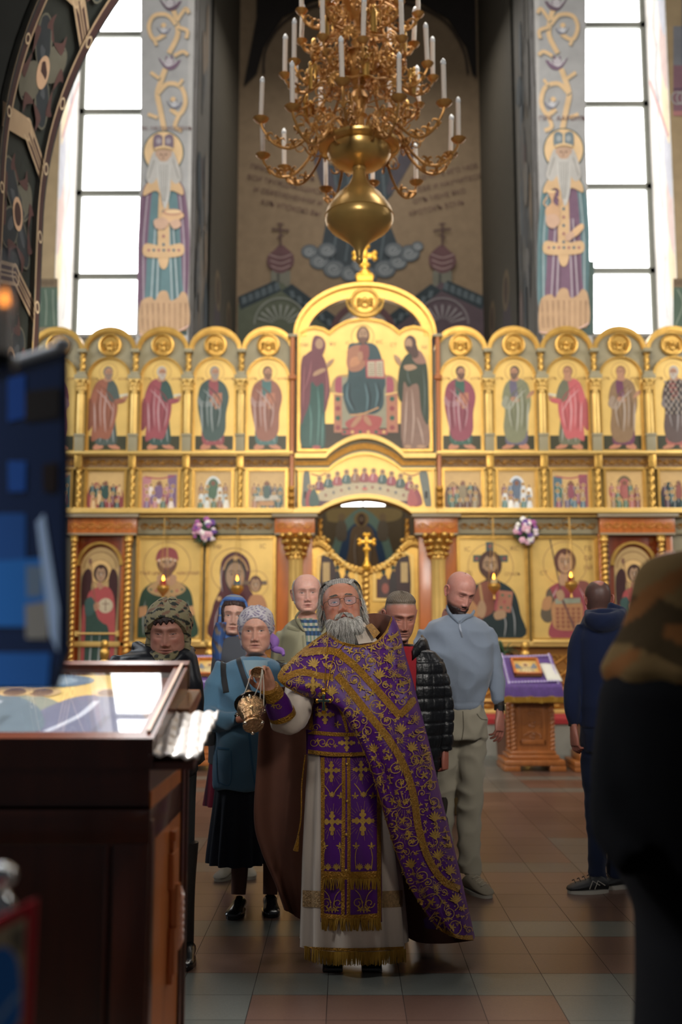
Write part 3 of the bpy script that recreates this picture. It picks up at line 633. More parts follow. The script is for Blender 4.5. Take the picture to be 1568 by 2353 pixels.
for i,c in enumerate(bays):
 root,A=icon_frame('standing_saint_icon','arched icon of %s, upper row %s'%(names[i],'left' if i<5 else 'right'),c,iw,iz0,iz1,iw/2*.98,.028,YI,'icon','standing saints in the arched upper row')
 H=iz1-iz0;A.rect(-iw/2+.012,.01,iw/2-.012,H*.16,'3c3c26')
 rb,ck=clo[i];_,_,hr,mir,pose=specs[i]
 figure(A,(-.02 if mir>0 else .02)+(-.01 if i==3 else 0),.02,H*.93,rb,ck,hr,mir,pose,beard=0 if i in(7,8)else 1)
 if i==9:
  for a in range(7):
   for b in range(9):A.poly([(-.12+a*.035,.5+b*.055),(-.103+a*.035,.527+b*.055),(-.12+a*.035,.554+b*.055),(-.137+a*.035,.527+b*.055)],'201c1c' if(a+b)%2 else '9a8a78')
 for sx in(-.2,.2):A.text(('СТЪ','АПЛЪ')[sx>0],sx,H*.78,.05,'9a6a30')
 A.build('painting',ICONP,root)
# small feast icons
def feast(A,w,h,seed,pal,kind=0):
 r=random.Random(seed)
 A.rect(-w/2+.008,.008,w/2-.008,h-.008,'c59a48')
 if kind==0:A.blob([(-w/2+.02,.02),(w/2-.02,.02),(w/2-.03,h*.5),(w*.2,h*.62),(0,h*.5),(-w*.25,h*.7),(-w/2+.02,h*.5)],pal[0]);
 if kind==1:A.rect(-w/2+.02,.02,-w*.22,h*.85,pal[0]);A.rect(w*.22,.02,w/2-.02,h*.9,pal[1]);A.line([(-w*.4,h*.85),(0,h*.8),(w*.4,h*.88)],.02,'a03038')
 if kind==2:A.ell(0,h*.55,w*.22,h*.32,pal[0]);A.ell(0,h*.55,w*.16,h*.25,pal[1])
 for row in range(3):
  k=6-row if kind!=2 else 5
  for i in range(k):
   x=-w*.42+w*.84*(i+.5)/k+r.uniform(-.012,.012);y=h*(.50-.19*row)+r.uniform(-.02,.02)
   if kind==2 and row==0 and abs(x)<w*.12:continue
   c=r.choice(pal);hh=h*.3
   A.blob([(x-hh*.2,y-hh*.6),(x+hh*.22,y-hh*.6),(x+hh*.22,y),(x+hh*.1,y+hh*.3),(x-hh*.1,y+hh*.3),(x-hh*.22,y)],c,3)
   A.line([(x,y-hh*.5),(x+.005,y),(x,y+hh*.25)],.008,mixc(c,'ffffff',.4));A.line([(x+.014,y-hh*.5),(x+.018,y)],.006,mixc(c,'000000',.4))
   A.ell(x,y+hh*.42,hh*.17,hh*.17,'d8ae54',12);A.ell(x,y+hh*.42,hh*.10,hh*.12,'7a4a30',10)
 if kind==3:A.poly([(-w*.34,h*.2),(w*.34,h*.24),(w*.3,h*.36),(-w*.3,h*.33)],'b8b0a0')
 A.blob([(-w*.08,h*.3),(w*.08,h*.3),(w*.06,h*.62),(-w*.05,h*.62)],pal[1]);A.ell(0,h*.67,.03,.035,'7a4a30',12)
 if kind==3:A.rect(-w*.2,h*.08,w*.2,h*.2,'b07a3a')
fnames=['feast icon with dark star and orange altar','feast icon of white-robed figures at a river','feast icon of robed figures under a red canopy','feast icon of a reclining figure in deep red','feast icon partly behind the blue panel','feast icon of brown figures descending a hill','feast icon with white figure between blue-grey crowds','feast icon of three figures at a table','feast icon of a figure in a pointed glory','dark teal feast icon at the right edge']
pals=[('6a5a50','46605a','8a3a3a','4a4a60','a0683a'),('c9ccc8','4a6a50','9ab0b8','8a5a40','d8d4c8'),('b06a70','7a5a80','d8c8c0','4a6a5a','903a48'),('8a2a2a','2f4f48','b05a3a','c89a50','6a2028'),('7a4a50','4a6a6a','9a4a3a','5a5a50','b08a50'),('6a4a38','8a7a5a','4a6a5a','9a4a3a','5a3a30'),('c8ccd0','5a6a80','4a7a78','7a4050','e0e0dc'),('4a6a78','8a3f50','3f6a5a','9a7a50','6a5a70'),('6a5a38','a04a40','4a6a50','8a6a40','7a3a30'),('24383c','8a4030','3f5a5a','b08a40','50303a')]
sz0,sz1,sw=Z(1170),Z(1083),BW*.69
for i,c in enumerate(bays):
 root,A=icon_frame('feast_icon','%s, small square panel in the middle row'%fnames[i],c,sw,sz0,sz1,0,.035,YI-.01,'icon','small feast icons in the middle row')
 feast(A,sw,sz1-sz0,i+5,pals[i],(3,2,1,0,1,0,2,1,2,0)[i]);A.build('painting',ICONP,root)
# ---- central bay
ox0,ox1=X(678),X(1001);ax=(ox0+ox1)/2
za=Z(775);R0=(ox1-ox0)/2;
m=MB();m.band(arch_pts(ax,(R0-.16)*2,za,Z(683)-za,40),arch_pts(ax,R0*2,za,Z(657)-za,40),YI-.04,YI+.08);m.band(arch_pts(ax,(R0-.03)*2,za,Z(661)-za,40),arch_pts(ax,(R0+.02)*2,za,Z(653)-za,40),YI-.09,YI+.09)
m.build('arch',GOLD,ico)
m=medallion(X(871)-ax);rr=X(871)-ax
for k in range(28):a=2*PI*k/28;m.ball((rr*1.0*math.cos(a),-.03,rr*1.0*math.sin(a)),rr*.09,8,5)
for sg in(-1,1):m.stube([(sg*rr*1.0,-.03,-.02),(sg*rr*1.25,-.03,.03),(sg*rr*1.3,-.03,-.03),(sg*rr*1.0,-.03,-rr*.7),(sg*rr*.5,-.03,-rr*1.05),(0,-.03,-rr*1.12)],[.015,.03,.02,.03,.03,.02],8)
m.build('medallion',GOLD,ico,loc=(ax,YI-.05,Z(697)))
# crowning cross
m=MB();c=ax;zc=Z(588)
def trefoil(m,c,z,s,y,th=.025):
 for dx,dz in((0,1),(0,-1),(1,0),(-1,0)):
  m.box(c+min(0,dx)*s-(.28*s if dx==0 else 0),c+max(0,dx)*s+(.28*s if dx==0 else 0),y-th,y+th,z+min(0,dz)*s-(.28*s if dz==0 else 0),z+max(0,dz)*s+(.28*s if dz==0 else 0),.01)
  for ex,ez in((0,0),(.3,.3),(-.3,.3)):
   px=dx*(s+ez*s*.6)+dz*ex*s;pz=dz*(s+ez*s*.6)+dx*ex*s
   m.ball((c+px,y,z+pz),(s*.36,th*1.4,s*.36),12,8)
 m.ball((c,y,z),(s*.5,th*1.6,s*.5),12,8)
trefoil(m,c,zc,.12,YI)
m.stube([(c,YI,zc-.12),(c,YI,zc-.22),(c,YI,zc-.3)],[(.05,.03),(.03,.03),(.08,.04)],10);m.box(c-.12,c+.12,YI-.05,YI+.05,Z(650),Z(630),.02);m.ball((c,YI,Z(628)),(.09,.04,.06))
for sg in(-1,1):m.ball((c+sg*.1,YI,Z(636)),.04,10,7)
m.build('cross',mat('bright_gilding','e8b040',.3,.6,bump=.2,bscale=40),ico)
# three-lobed deesis icon
l=[(X(690),Z(1034)),(X(690),Z(775)),(X(693),Z(768)),(X(706),Z(761)),(X(724),Z(758)),(X(742),Z(762)),(X(757),Z(772)),(X(775),Z(757)),(X(800),Z(744)),(X(838),Z(738)),(X(876),Z(744)),(X(900),Z(756)),(X(918),Z(771)),(X(934),Z(761)),(X(952),Z(757)),(X(970),Z(761)),(X(983),Z(768)),(X(987),Z(775)),(X(987),Z(1034)),(X(918),Z(1034)),(X(900),Z(1020)),(X(870),Z(1006)),(X(838),Z(1001)),(X(806),Z(1006)),(X(776),Z(1020)),(X(758),Z(1034))]
root,A0=icon_frame('deesis_icon','large central three-lobed icon of Christ enthroned between two standing figures',ax,1,Z(1034),Z(738),fw=.035,lobes=l,yb=YI-.01)
A=Art(lambda px,py,k:(X(px),YI-.0365-k,Z(py)),.0006)
A.poly([(693,1032),(693,975),(985,975),(985,1032),(920,1032),(900,1018),(870,1004),(838,999),(806,1004),(776,1018),(756,1032)],'3c3020')
# throne
A.blob([(770,870),(790,862),(880,862),(905,868),(915,885),(905,905),(770,905),(762,888)],'a8843c');A.blob([(772,872),(790,870),(790,905),(772,903)],'9a3048');A.blob([(884,872),(902,870),(904,903),(884,905)],'9a3048')
A.rect(768,905,786,995,'a8603a');A.rect(888,905,914,995,'a8603a');A.rect(786,868,888,985,'8f8a70')
for i in range(4):
 for x in(777,901):A.ell(x,918+i*22,6,6,('2f5a48','8a2a2a')[i%2],8)
A.line([(764,905),(790,908)],4,'d8a848');A.line([(886,908),(916,903)],4,'d8a848')
A.blob([(796,970),(830,955),(870,958),(878,968),(866,990),(830,992),(800,985)],'a02e28');A.rect(786,988,890,1000,'9a3030')
for i in range(6):A.ell(792+i*18,994,4,4,'c89a40' if i%2 else '2f5a48',8)
# seated Christ
A.ring(834,775,26,1.4,'a8782c')
A.blob([(800,800),(818,790),(850,790),(868,800),(880,835),(886,880),(882,900),(880,935),(860,952),(830,950),(806,955),(792,925),(788,890),(800,870)],'2f4a50')
A.blob([(800,805),(818,795),(842,800),(845,830),(830,852),(806,855),(797,838),(798,818)],'a0603a');A.blob([(808,825),(826,822),(826,838),(806,845)],'b8733a');A.blob([(826,800),(846,795),(848,822),(834,830)],'8a3a30')
for p in([(800,880),(798,915),(812,945)],[(838,880),(845,915),(842,948)],[(862,880),(868,910),(862,940)]):A.line(p,5,'4f7078',taper=2);A.line([(a+6,b)for a,b in p],3.5,'1c2c34',taper=2)
A.line([(805,955),(835,952),(870,938)],3,'c88a3c')
A.blob([(806,980),(820,960),(832,955),(830,965),(814,982)],'a8714a');A.blob([(838,955),(848,962),(854,978),(846,978),(836,966)],'a8714a')
A.poly([(840,830),(882,828),(886,872),(842,870)],'a02a30');A.poly([(845,833),(862,832),(863,867),(846,867)],'b8a88c');A.poly([(864,832),(880,831),(882,868),(865,867)],'b8a88c')
for i in range(6):A.line([(848,838+i*5),(861,838+i*5)],1.2,'5a4a38',smooth=False);A.line([(867,838+i*5),(879,838+i*5)],1.2,'5a4a38',smooth=False)
A.blob([(822,815),(832,810),(834,826),(826,832)],'a8714a')
A.ell(835,772,15,20,'5a3424');A.ell(835,772,10.5,16,'a27850');A.blob([(826,778),(844,778),(842,788),(835,795),(828,788)],'6a4430')
for e in(830.5,839.5):A.ell(e,769,2,1.3,'2a1a12',8);A.line([(e-3,765),(e,764),(e+3,765)],1.1,'3a2418')
A.line([(835,768),(834,777)],1.4,'7a5638');A.line([(831,782),(839,782)],1.2,'7a3a30',smooth=False)
# Mary and John standing
A.blob([(716,1030),(692,1020),(692,940),(694,840),(706,815),(722,808),(738,815),(748,835),(756,880),(758,910),(748,945),(746,1030)],'245048')
A.blob([(692,970),(692,840),(705,815),(722,806),(738,814),(750,838),(758,885),(756,915),(746,950),(744,885),(728,890),(716,880),(712,925),(700,960)],'6a2c38')
A.blob([(722,775),(738,776),(748,790),(746,808),(735,825),(720,820),(716,800)],'6a2c38');A.ell(734,792,9,12,'a27850')
A.blob([(750,840),(756,832),(768,826),(764,836),(754,846)],'a27850');A.blob([(724,856),(742,848),(750,852),(734,862),(720,866)],'a27850')
for p in([(712,930),(716,970),(714,1025)],[(730,890),(734,950),(730,1028)],[(742,950),(742,990),(741,1028)]):A.line(p,4,'4a7a70',taper=2)
for p in([(700,840),(698,890),(697,940)],[(716,830),(712,860),(700,900)],[(748,850),(752,880),(750,925)]):A.line(p,3,'8f4a50',taper=2)
A.ell(728,1029,10,4,'9a2a2a')
A.blob([(925,1028),(924,880),(930,840),(940,815),(960,810),(976,830),(984,870),(984,960),(982,1028)],'7d5a48')
A.blob([(914,905),(918,850),(932,820),(950,812),(966,812),(980,835),(984,880),(984,975),(968,950),(962,890),(950,885),(938,892),(928,880),(924,925)],'2c3a2a')
A.blob([(950,812),(966,808),(980,832),(976,838),(958,838),(948,825)],'8a5c48')
A.ell(944,792,14,19,'4a2c22');A.blob([(950,785),(960,800),(962,820),(950,825),(942,805)],'4a2c22');A.ell(940,792,8.5,12,'a27850');A.blob([(934,798),(946,800),(944,815),(936,808)],'4a2c22')
A.blob([(906,818),(914,820),(922,830),(920,842),(910,832)],'a27850');A.blob([(930,842),(950,840),(958,848),(940,854),(930,850)],'a27850')
for p in([(935,900),(932,960),(928,1020)],[(946,895),(950,960),(945,1022)],[(958,960),(966,990),(972,1022)]):A.line(p,4,'a88a78',taper=2)
for p in([(972,850),(976,900),(974,960)],[(936,850),(938,870),(944,885)]):A.line(p,3,'50605a',taper=2)
A.ell(936,1028,8,4,'a27850');A.ell(966,1028,10,4,'a27850')
for t,x,y in(('IC',800,790),('XC',872,788),('МР',700,795),('ѲУ',765,793),('СТ',905,795),('IѠ',976,800)):
 pass
A.build('painting',ICONP,root)
A=Art(lambda x,z,k:(x,YI-.0375-k,z),.0006)
for t,x,y in(('IC',800,790),('XC',872,788),('МР',700,795),('ѲУ',765,793),('СТ',905,795),('IѠ',976,800)):A.text(t,X(x),Z(y),.075,'8a5a24')
A.build('inscription',ICONP,root)
# arched frieze below the deesis icon
def cen(side,mid,n=20):
 out=[(X(680),Z(side))]
 x0,x1=757 if side>1060 else 750,920 if side>1060 else 926
 for i in range(n+1):
  t=i/n;px=x0+(x1-x0)*t;out.append((X(px),Z(side+(mid-side)*math.sin(PI*t)**.8)))
 return out+[(X(998),Z(side))]
m=MB();m.band(cen(1056,1012),cen(1045,1001),YI-.14,YI+.04);m.build('cornice',GOLDL,ico)
m=MB();m.band(cen(1077,1040),cen(1056,1012),YI-.05,YI+.04);m.build('frieze',GREY,ico,smooth=False)
m=MB();m.band(cen(1071,1034),cen(1060,1020),YI-.065,YI-.05);m.build('carving',GOLDD,ico)
m=MB();m.band(cen(1081,1045),cen(1077,1040),YI-.07,YI+.04);m.build('cornice',GOLDL,ico)
# Last Supper
up=[(X(690),Z(1166)),(X(690),Z(1083))]+[p for p in cen(1083,1048)[1:-1]]+[(X(990),Z(1083)),(X(990),Z(1166))]
lowr=[(X(925-175*t),Z(1166-27*math.sin(PI*t)**.8))for t in np.linspace(0,1,15)]
root,A0=icon_frame('last_supper_icon','wide arched icon of men seated around a long curved table',ax,1,Z(1166),Z(1048),fw=.02,lobes=up+lowr,yb=YI-.01)
A=Art(lambda px,py,k:(X(px),YI-.0365-k,Z(py)),.0006)
A.blob([(695,1164),(697,1120),(700,1086),(712,1086),(716,1140),(708,1164)],'6a7068');A.blob([(962,1088),(978,1084),(984,1110),(988,1164),(975,1164),(966,1120)],'6a7068')
A.rect(700,1130,706,1146,'2a2a2a');A.rect(974,1130,980,1146,'2a2a2a');A.line([(716,1090),(735,1094),(750,1088)],3,'8a3a2a');A.line([(925,1088),(945,1094),(962,1088)],3,'8a3a2a')
A.poly([(728,1164),(728,1148),(760,1130),(838,1118),(920,1130),(948,1148),(948,1164),(930,1164),(905,1144),(838,1134),(770,1144),(748,1164)],'54384a')
A.blob([(728,1146),(740,1128),(775,1116),(838,1108),(900,1116),(936,1128),(948,1146),(925,1152),(838,1150),(750,1152)],'b0a07c')
r=random.Random(4)
for i in range(11):
 t=(i+.5)/11;x=725+225*t;y=1118-22*math.sin(PI*t);c=['7a3040','3a5a54','9a3038','44605c','8a5a38','8a3038','a03a48','3f5a58','902c3c','4a5a50','8a3038'][i]
 A.blob([(x-10,y+12),(x+10,y+12),(x+10,y),(x+4,y-9),(x-4,y-9),(x-10,y)],c);A.line([(x-2,y-6),(x-3,y+8)],2,mixc(c,'ffffff',.35))
 A.ell(x,y-14,7,7,'c9a04a');A.ell(x,y-14,4.5,5.5,'8a6040')
 A.ell(x*.86+838*.14,y+24,2.5,3.2,('8a4a3a','4a5a6a')[i%2])
for x,c in((714,'9a3038'),(722,'3f5a54'),(955,'8a2f3c'),(944,'a03a3c')):A.blob([(x-8,1164),(x+12,1160),(x+10,1140),(x,1124),(x-9,1140)],c);A.ell(x,1119,6,6,'c9a04a');A.ell(x,1119,4,5,'8a6040')
A.ell(838,1124,6,3,'c04a3a');A.build('painting',ICONP,root)
m=MB();
def low(side,mid):return[(X(640),Z(side)),(X(735),Z(side))]+[(X(735+206*t),Z(side+(mid-side)*math.sin(PI*t)**.75))for t in np.linspace(0.02,.98,20)]+[(X(941),Z(side)),(X(1040),Z(side))]
m.band(low(1181,1148),low(1170,1138),YI-.14,YI+.06);m.build('cornice',GOLDL,ico)
m=MB();m.band([(a,b)for a,b in low(1183,1152)],low(1181,1148),YI-.05,YI+.06);m.build('carving',GOLDD,ico)
# copper coloured posts beside the centre bay
post=mat('copper_post','a4602e',.35,.1,coat=.3)
for px in(673,1006):
 x=X(px);m=MB();m.tube([(x,YI-.1,Z(1130)),(x,YI-.1,Z(778))],.033,12);m.lathe([(.03,Z(880)),(.06,Z(876)),(.06,Z(868)),(.03,Z(864))],(x,YI-.1,0),14);m.build('post',post,ico)
 m=MB();m.box(x-.07,x+.07,YI-.14,YI+.02,Z(780),Z(773),.01);m.build('column_block',GREY,ico)
 m=MB();m.box(x-.045,x+.045,YI-.15,YI,Z(1172),Z(1120),.01)
 for k in range(3):m.ball((x,YI-.16,Z(1128+k*16)),(.05,.03,.035),10,6)
 m.build('carving',GOLDD,ico)
# ------------------------------------------------------------------ lowest tier
YL=YI-.02
def spiral_col(px,py0,py1,r=.042,y=YI-.16):
 x=XP(px,y,1350);m=twist(r,ZP(py1,y),ZP(py0,y),x,y,1,(py1-py0)/13,12,.22);m.lathe([(r,ZP(py0+4,y)),(r*1.5,ZP(py0,y)),(r*1.3,ZP(py0-10,y)),(r*1.5,ZP(py0-14,y))],(x,y,0),14)
 m.ball((x,y,ZP(py0-5,y)),(r*1.4,r*1.4,.04),10,6);return m.build('spiral_column',GOLD,ico)
for px in(166,293,1392,1524):spiral_col(px,1243,1640)
# grey frieze with gilt scroll, wooden entablatures
for a,b,wood in((60,158,0),(158,318,1),(318,633,0),(633,724,1),(952,1050,1),(1050,1374,0),(1374,1545,1),(1545,1640,0)):
 x0,x1=X(a,1210),X(b,1210);y=YI-(.13 if wood else .03)
 m=MB();m.box(x0,x1,y,YI+.05,Z(1228),Z(1190),.004);m.build('frieze',OWOOD if wood else GREY,ico)
 m=MB();scroll(m,x0+.04,x1-.04,Z(1210),.13 if not wood else .12,y-.005,.11,.008);m.build('carving',GOLDD if not wood else mat('orange_gilt_carving','c08038',.4,.3),ico)
 if wood:m=MB();m.box(x0-.04,x1+.04,y-.06,YI+.02,Z(1192),Z(1184),.012);m.box(x0,x1,y-.02,YI,Z(1232),Z(1227),.004);m.build('cornice',mat('taupe_moulding','8a7c64',.45),ico)
for x0,x1 in((162,178),(281,300),(1376,1388),(1530,1545)):
 m=MB();m.box(X(x0,1350),X(x1,1350),YI-.1,YI+.02,zb,Z(1228),.01);m.build('pilaster',OWOOD,ico)
# wooden jambs, fluted columns and big capitals beside the royal doors
for c,a,b in((680,636,718),(1008,963,1050)):
 m=MB();m.box(X(a,1350),X(b,1350),YI-.06,YI+.1,zb,Z(1228),.01);m.build('pilaster',OWOOD,ico)
 x=XP(c,YI-.14,1350);y=YI-.16;zc0=zb+.18
 m=MB();m.lathe([(.12,zb),(.13,zb+.1),(.1,zb+.14),(.105,zb+.18),(.095,zc0+.02),(.09,ZP(1290,y)),(.1,ZP(1284,y))],(x,y,0),48,flute=12,fa=.06);m.build('column',GOLDL,ico)
 m=MB();z0,z1=ZP(1286,y),ZP(1228,y)
 m.lathe([(.09,z0),(.11,z0+.02),(.1,z0+.1),(.14,z1-.05),(.2,z1)],(x,y,0),20)
 for t,(zz2,rr,k,br)in enumerate(((z0+.07,.12,10,.032),(z0+.15,.135,9,.036),(z0+.24,.16,8,.042),(z1-.02,.19,8,.044))):
  for j in range(k):
   a2=2*PI*(j+.5*(t%2))/k;m.ball((x+rr*math.cos(a2),y+rr*math.sin(a2),zz2),(br,br,br*.9),10,7)
 m.build('capital',GOLD,ico)
for px in(736,936):
 m=MB();twist(.03,Z(1240),Z(1192),X(px,1210),YI+.02,2,3,amp=.25,m=m);m.build('carving',GOLDD,ico)
# gilded carved parapet below the local icons
for a_,b_ in((xl,dx0),(dx1,xr)):m=MB();m.box(a_,b_,YI-.02,YI+.06,zb,Z(1490));m.build('dado',mat('carved_dado_ground','8a5c24',.45,.3),ico,smooth=False)
for a,b in((318,475),(475,633),(1052,1210),(1210,1372),(1545,1620)):
 m=MB();x0,x1=X(a,1550),X(b,1550)
 for zz2 in(1515,1550,1585):scroll(m,x0+.03,x1-.03,Z(zz2),.2,YI-.03,.19,.012)
 for j in range(6):m.ball((x0+(x1-x0)*(j+.5)/6,YI-.03,Z(1622)),(.05,.02,.03),8,6)
 m.build('carving',GOLDD,ico)
for x0,x1 in((xl,X(633,1480)),(X(1050,1480),xr)):
 m=MB();m.box(x0,x1,YI-.1,YI+.02,Z(1486),Z(1474),.012);m.box(x0,x1,YI-.06,YI+.02,Z(1612),Z(1606),.008);m.box(x0,x1,YI-.08,YI+.02,zb,zb+.06,.01);m.build('cornice',GOLDL,ico)
# ---- large half-length icons
def local_icon(label,a,b,fn,name='local_icon'):
 x0,x1=X(a,1350),X(b,1350);z0,z1=Z(1466),Z(1239)
 root,_=icon_frame(name,label,(x0+x1)/2,x1-x0,z0,z1,0,.04,YI-.01,group='large half-length icons beside the royal doors')
 m=MB();m.box(x0-.03,x1+.03,YI-.12,YI-.005,Z(1478),Z(1470),.014);m.build('sill',GOLDL,root)
 A=Art(lambda px,py,k:(X(px,1350),YI-.0365-k,Z(py)),.0006);fn(A);A.build('painting',ICONP,root);return root
def face(A,cx,cy,s,hair,skin='a87b50',beard=None,hr=1.):
 A.ell(cx,cy,25*s*hr,33*s,hair,28);A.ell(cx,cy+4*s,18*s,27*s,skin,28)
 A.blob([(cx-17*s,cy-6*s),(cx-10*s,cy-22*s),(cx,cy-15*s),(cx+10*s,cy-22*s),(cx+17*s,cy-6*s),(cx+14*s,cy-26*s),(cx,cy-31*s),(cx-14*s,cy-26*s)],hair)
 for e in(-7.5,7.5):
  A.ell(cx+e*s,cy+1*s,4.6*s,2.6*s,'9a7c58',12);A.ell(cx+e*s,cy+1*s,2.3*s,2.3*s,'2a1810',10)
  A.line([(cx+(e-6)*s,cy-3*s),(cx+e*s,cy-6.5*s),(cx+(e+6)*s,cy-3.5*s)],1.8*s,'3a2418');A.line([(cx+(e-5)*s,cy+5*s),(cx+(e+5)*s,cy+5*s)],1.2*s,mixc(skin,'000000',.35),smooth=False)
 A.line([(cx-1*s,cy-2*s),(cx-2.5*s,cy+12*s),(cx+2*s,cy+13*s)],1.8*s,mixc(skin,'000000',.45));A.line([(cx+1.5*s,cy-2*s),(cx+1.5*s,cy+10*s)],2*s,mixc(skin,'ffffff',.35))
 if beard:
  A.blob([(cx-17*s,cy+8*s),(cx-8*s,cy+15*s),(cx+8*s,cy+15*s),(cx+17*s,cy+8*s),(cx+14*s,cy+28*s),(cx,cy+40*s),(cx-14*s,cy+28*s)],beard)
 A.line([(cx-5*s,cy+18*s),(cx,cy+19.5*s),(cx+5*s,cy+18*s)],2.4*s,'8a4038')
def folds(A,L,c,w=3):
 for p in L:A.line(p,w,mixc(c,'ffffff',.25),taper=2);A.line([(x+5,y+1)for x,y in p],w*.8,mixc(c,'000000',.35),taper=2)
def tsar(A):
 A.ring(384,1300,54,1.8,'a8782c')
 A.blob([(320,1465),(320,1400),(328,1360),(350,1340),(384,1332),(418,1340),(440,1362),(448,1410),(450,1465)],'24402e');folds(A,[[(336,1380),(332,1420),(334,1460)],[(432,1380),(438,1420),(436,1460)],[(420,1400),(424,1430),(422,1462)]],'24402e')
 A.blob([(352,1465),(360,1400),(384,1380),(405,1400),(416,1465)],'8a4030');A.line([(392,1350),(410,1400),(418,1465)],7,'a86a3a')
 A.blob([(340,1352),(360,1336),(384,1330),(410,1336),(428,1352),(415,1366),(384,1372),(354,1366)],'a88040')
 for i in range(7):A.ell(348+i*12,1355+5*math.sin(PI*i/6),3,3,('2f5a48','a03030')[i%2],8)
 for pts in([(322,1395),(340,1392),(342,1412),(322,1420)],[(430,1395),(446,1392),(450,1412),(434,1420)]):A.poly(pts,'b07a3a')
 A.blob([(364,1322),(404,1322),(400,1344),(368,1344)],'a87b50');face(A,384,1290,.95,'6a4028',beard='6a4028')
 A.blob([(360,1290),(360,1274),(368,1262),(384,1258),(400,1262),(408,1274),(408,1290),(384,1282)],'8a2428');A.line([(360,1290),(384,1283),(408,1290)],6,'b07a3a');A.line([(384,1258),(384,1282)],4,'b07a3a')
 for i in range(5):A.ell(366+i*9,1288-3*math.sin(PI*i/4),2,2,'d8d0c0',8)
 A.blob([(360,1398),(376,1382),(386,1392),(376,1412),(362,1414)],'a87b50');A.line([(390,1372),(384,1400),(380,1432)],4,'c89a48')
def hodeg(A):
 A.ring(538,1312,52,1.8,'a8782c');A.ring(587,1342,30,1.5,'a8782c')
 A.blob([(487,1465),(490,1400),(500,1370),(508,1350),(506,1310),(514,1282),(540,1268),(566,1282),(576,1310),(572,1345),(590,1380),(600,1420),(600,1465)],'4f1a22');folds(A,[[(508,1390),(498,1420),(496,1460)],[(530,1400),(520,1430),(522,1460)],[(512,1300),(508,1330),(512,1360)]],'4f1a22')
 A.blob([(516,1318),(520,1296),(540,1284),(560,1296),(566,1318),(560,1348),(542,1366),(524,1350)],'3a3028');A.ell(541,1325,21,32,'9a7a58');
 for e in(533,550):A.ell(e,1320,4.6,2.6,'9a7c58',12);A.ell(e,1320,2.3,2.3,'2a1810',10);A.line([(e-6,1315),(e,1312),(e+6,1315)],1.8,'3a2418')
 A.line([(541,1316),(539,1334),(544,1335)],1.8,'6a4a30');A.line([(536,1342),(541,1343.5),(546,1342)],2.4,'8a4038');A.line([(514,1310),(522,1290),(540,1279),(560,1290),(570,1312)],3,'b8893c')
 for x,y in((541,1283),(505,1376)):
  for k in range(4):A.line([(x-6*math.cos(k*PI/4),y-6*math.sin(k*PI/4)),(x+6*math.cos(k*PI/4),y+6*math.sin(k*PI/4))],2,'c89a48',smooth=False)
 A.blob([(566,1465),(568,1400),(576,1372),(590,1366),(606,1372),(616,1400),(620,1465)],'a86a2c');folds(A,[[(580,1390),(578,1420),(582,1460)],[(604,1390),(608,1420),(606,1460)]],'a86a2c')
 A.poly([(560,1335),(614,1335),(614,1344),(560,1344)],'6a5440');face(A,588,1342,.58,'5a3424','a07a50')
def christ(A):
 A.ring(1128,1302,52,1.8,'a8782c');A.rect(1118,1246,1136,1285,'3f5658');A.rect(1088,1276,1110,1292,'4a5a50');A.rect(1146,1276,1168,1292,'4a5a50')
 for x,y in((1127,1256),(1096,1284),(1160,1284)):A.ell(x,y,4,4,'8a3030')
 A.blob([(1062,1465),(1062,1400),(1078,1356),(1102,1340),(1128,1330),(1156,1340),(1182,1362),(1194,1410),(1198,1465)],'1e2e30');folds(A,[[(1080,1380),(1072,1420),(1074,1460)],[(1170,1380),(1180,1420),(1180,1462)],[(1150,1400),(1160,1430),(1156,1464)],[(1110,1430),(1120,1450),(1118,1464)]],'1e2e30')
 A.blob([(1100,1345),(1128,1340),(1134,1400),(1110,1420),(1090,1430),(1080,1400)],'7a3a1c');A.blob([(1062,1380),(1084,1380),(1100,1410),(1080,1430),(1062,1424)],'a8702c');A.line([(1102,1342),(1110,1400)],5,'a8803a')
 A.blob([(1096,1395),(1104,1380),(1112,1384),(1116,1402),(1108,1420),(1096,1412)],'a07a50')
 A.poly([(1140,1356),(1178,1360),(1172,1408),(1134,1404)],'a05a38');A.poly([(1140,1356),(1146,1357),(1140,1404),(1134,1404)],'9a2a34')
 for x,y in((1154,1368),(1170,1370),(1150,1396),(1166,1397)):A.ell(x,y,3.2,3.2,'2f6a4a',8)
 A.ell(1158,1383,3,4,'a02a2a',8);A.blob([(1134,1408),(1156,1402),(1160,1418),(1138,1424)],'a07a50')
 face(A,1127,1298,.98,'4a2c20','9a7650','4a2c20',1.1)
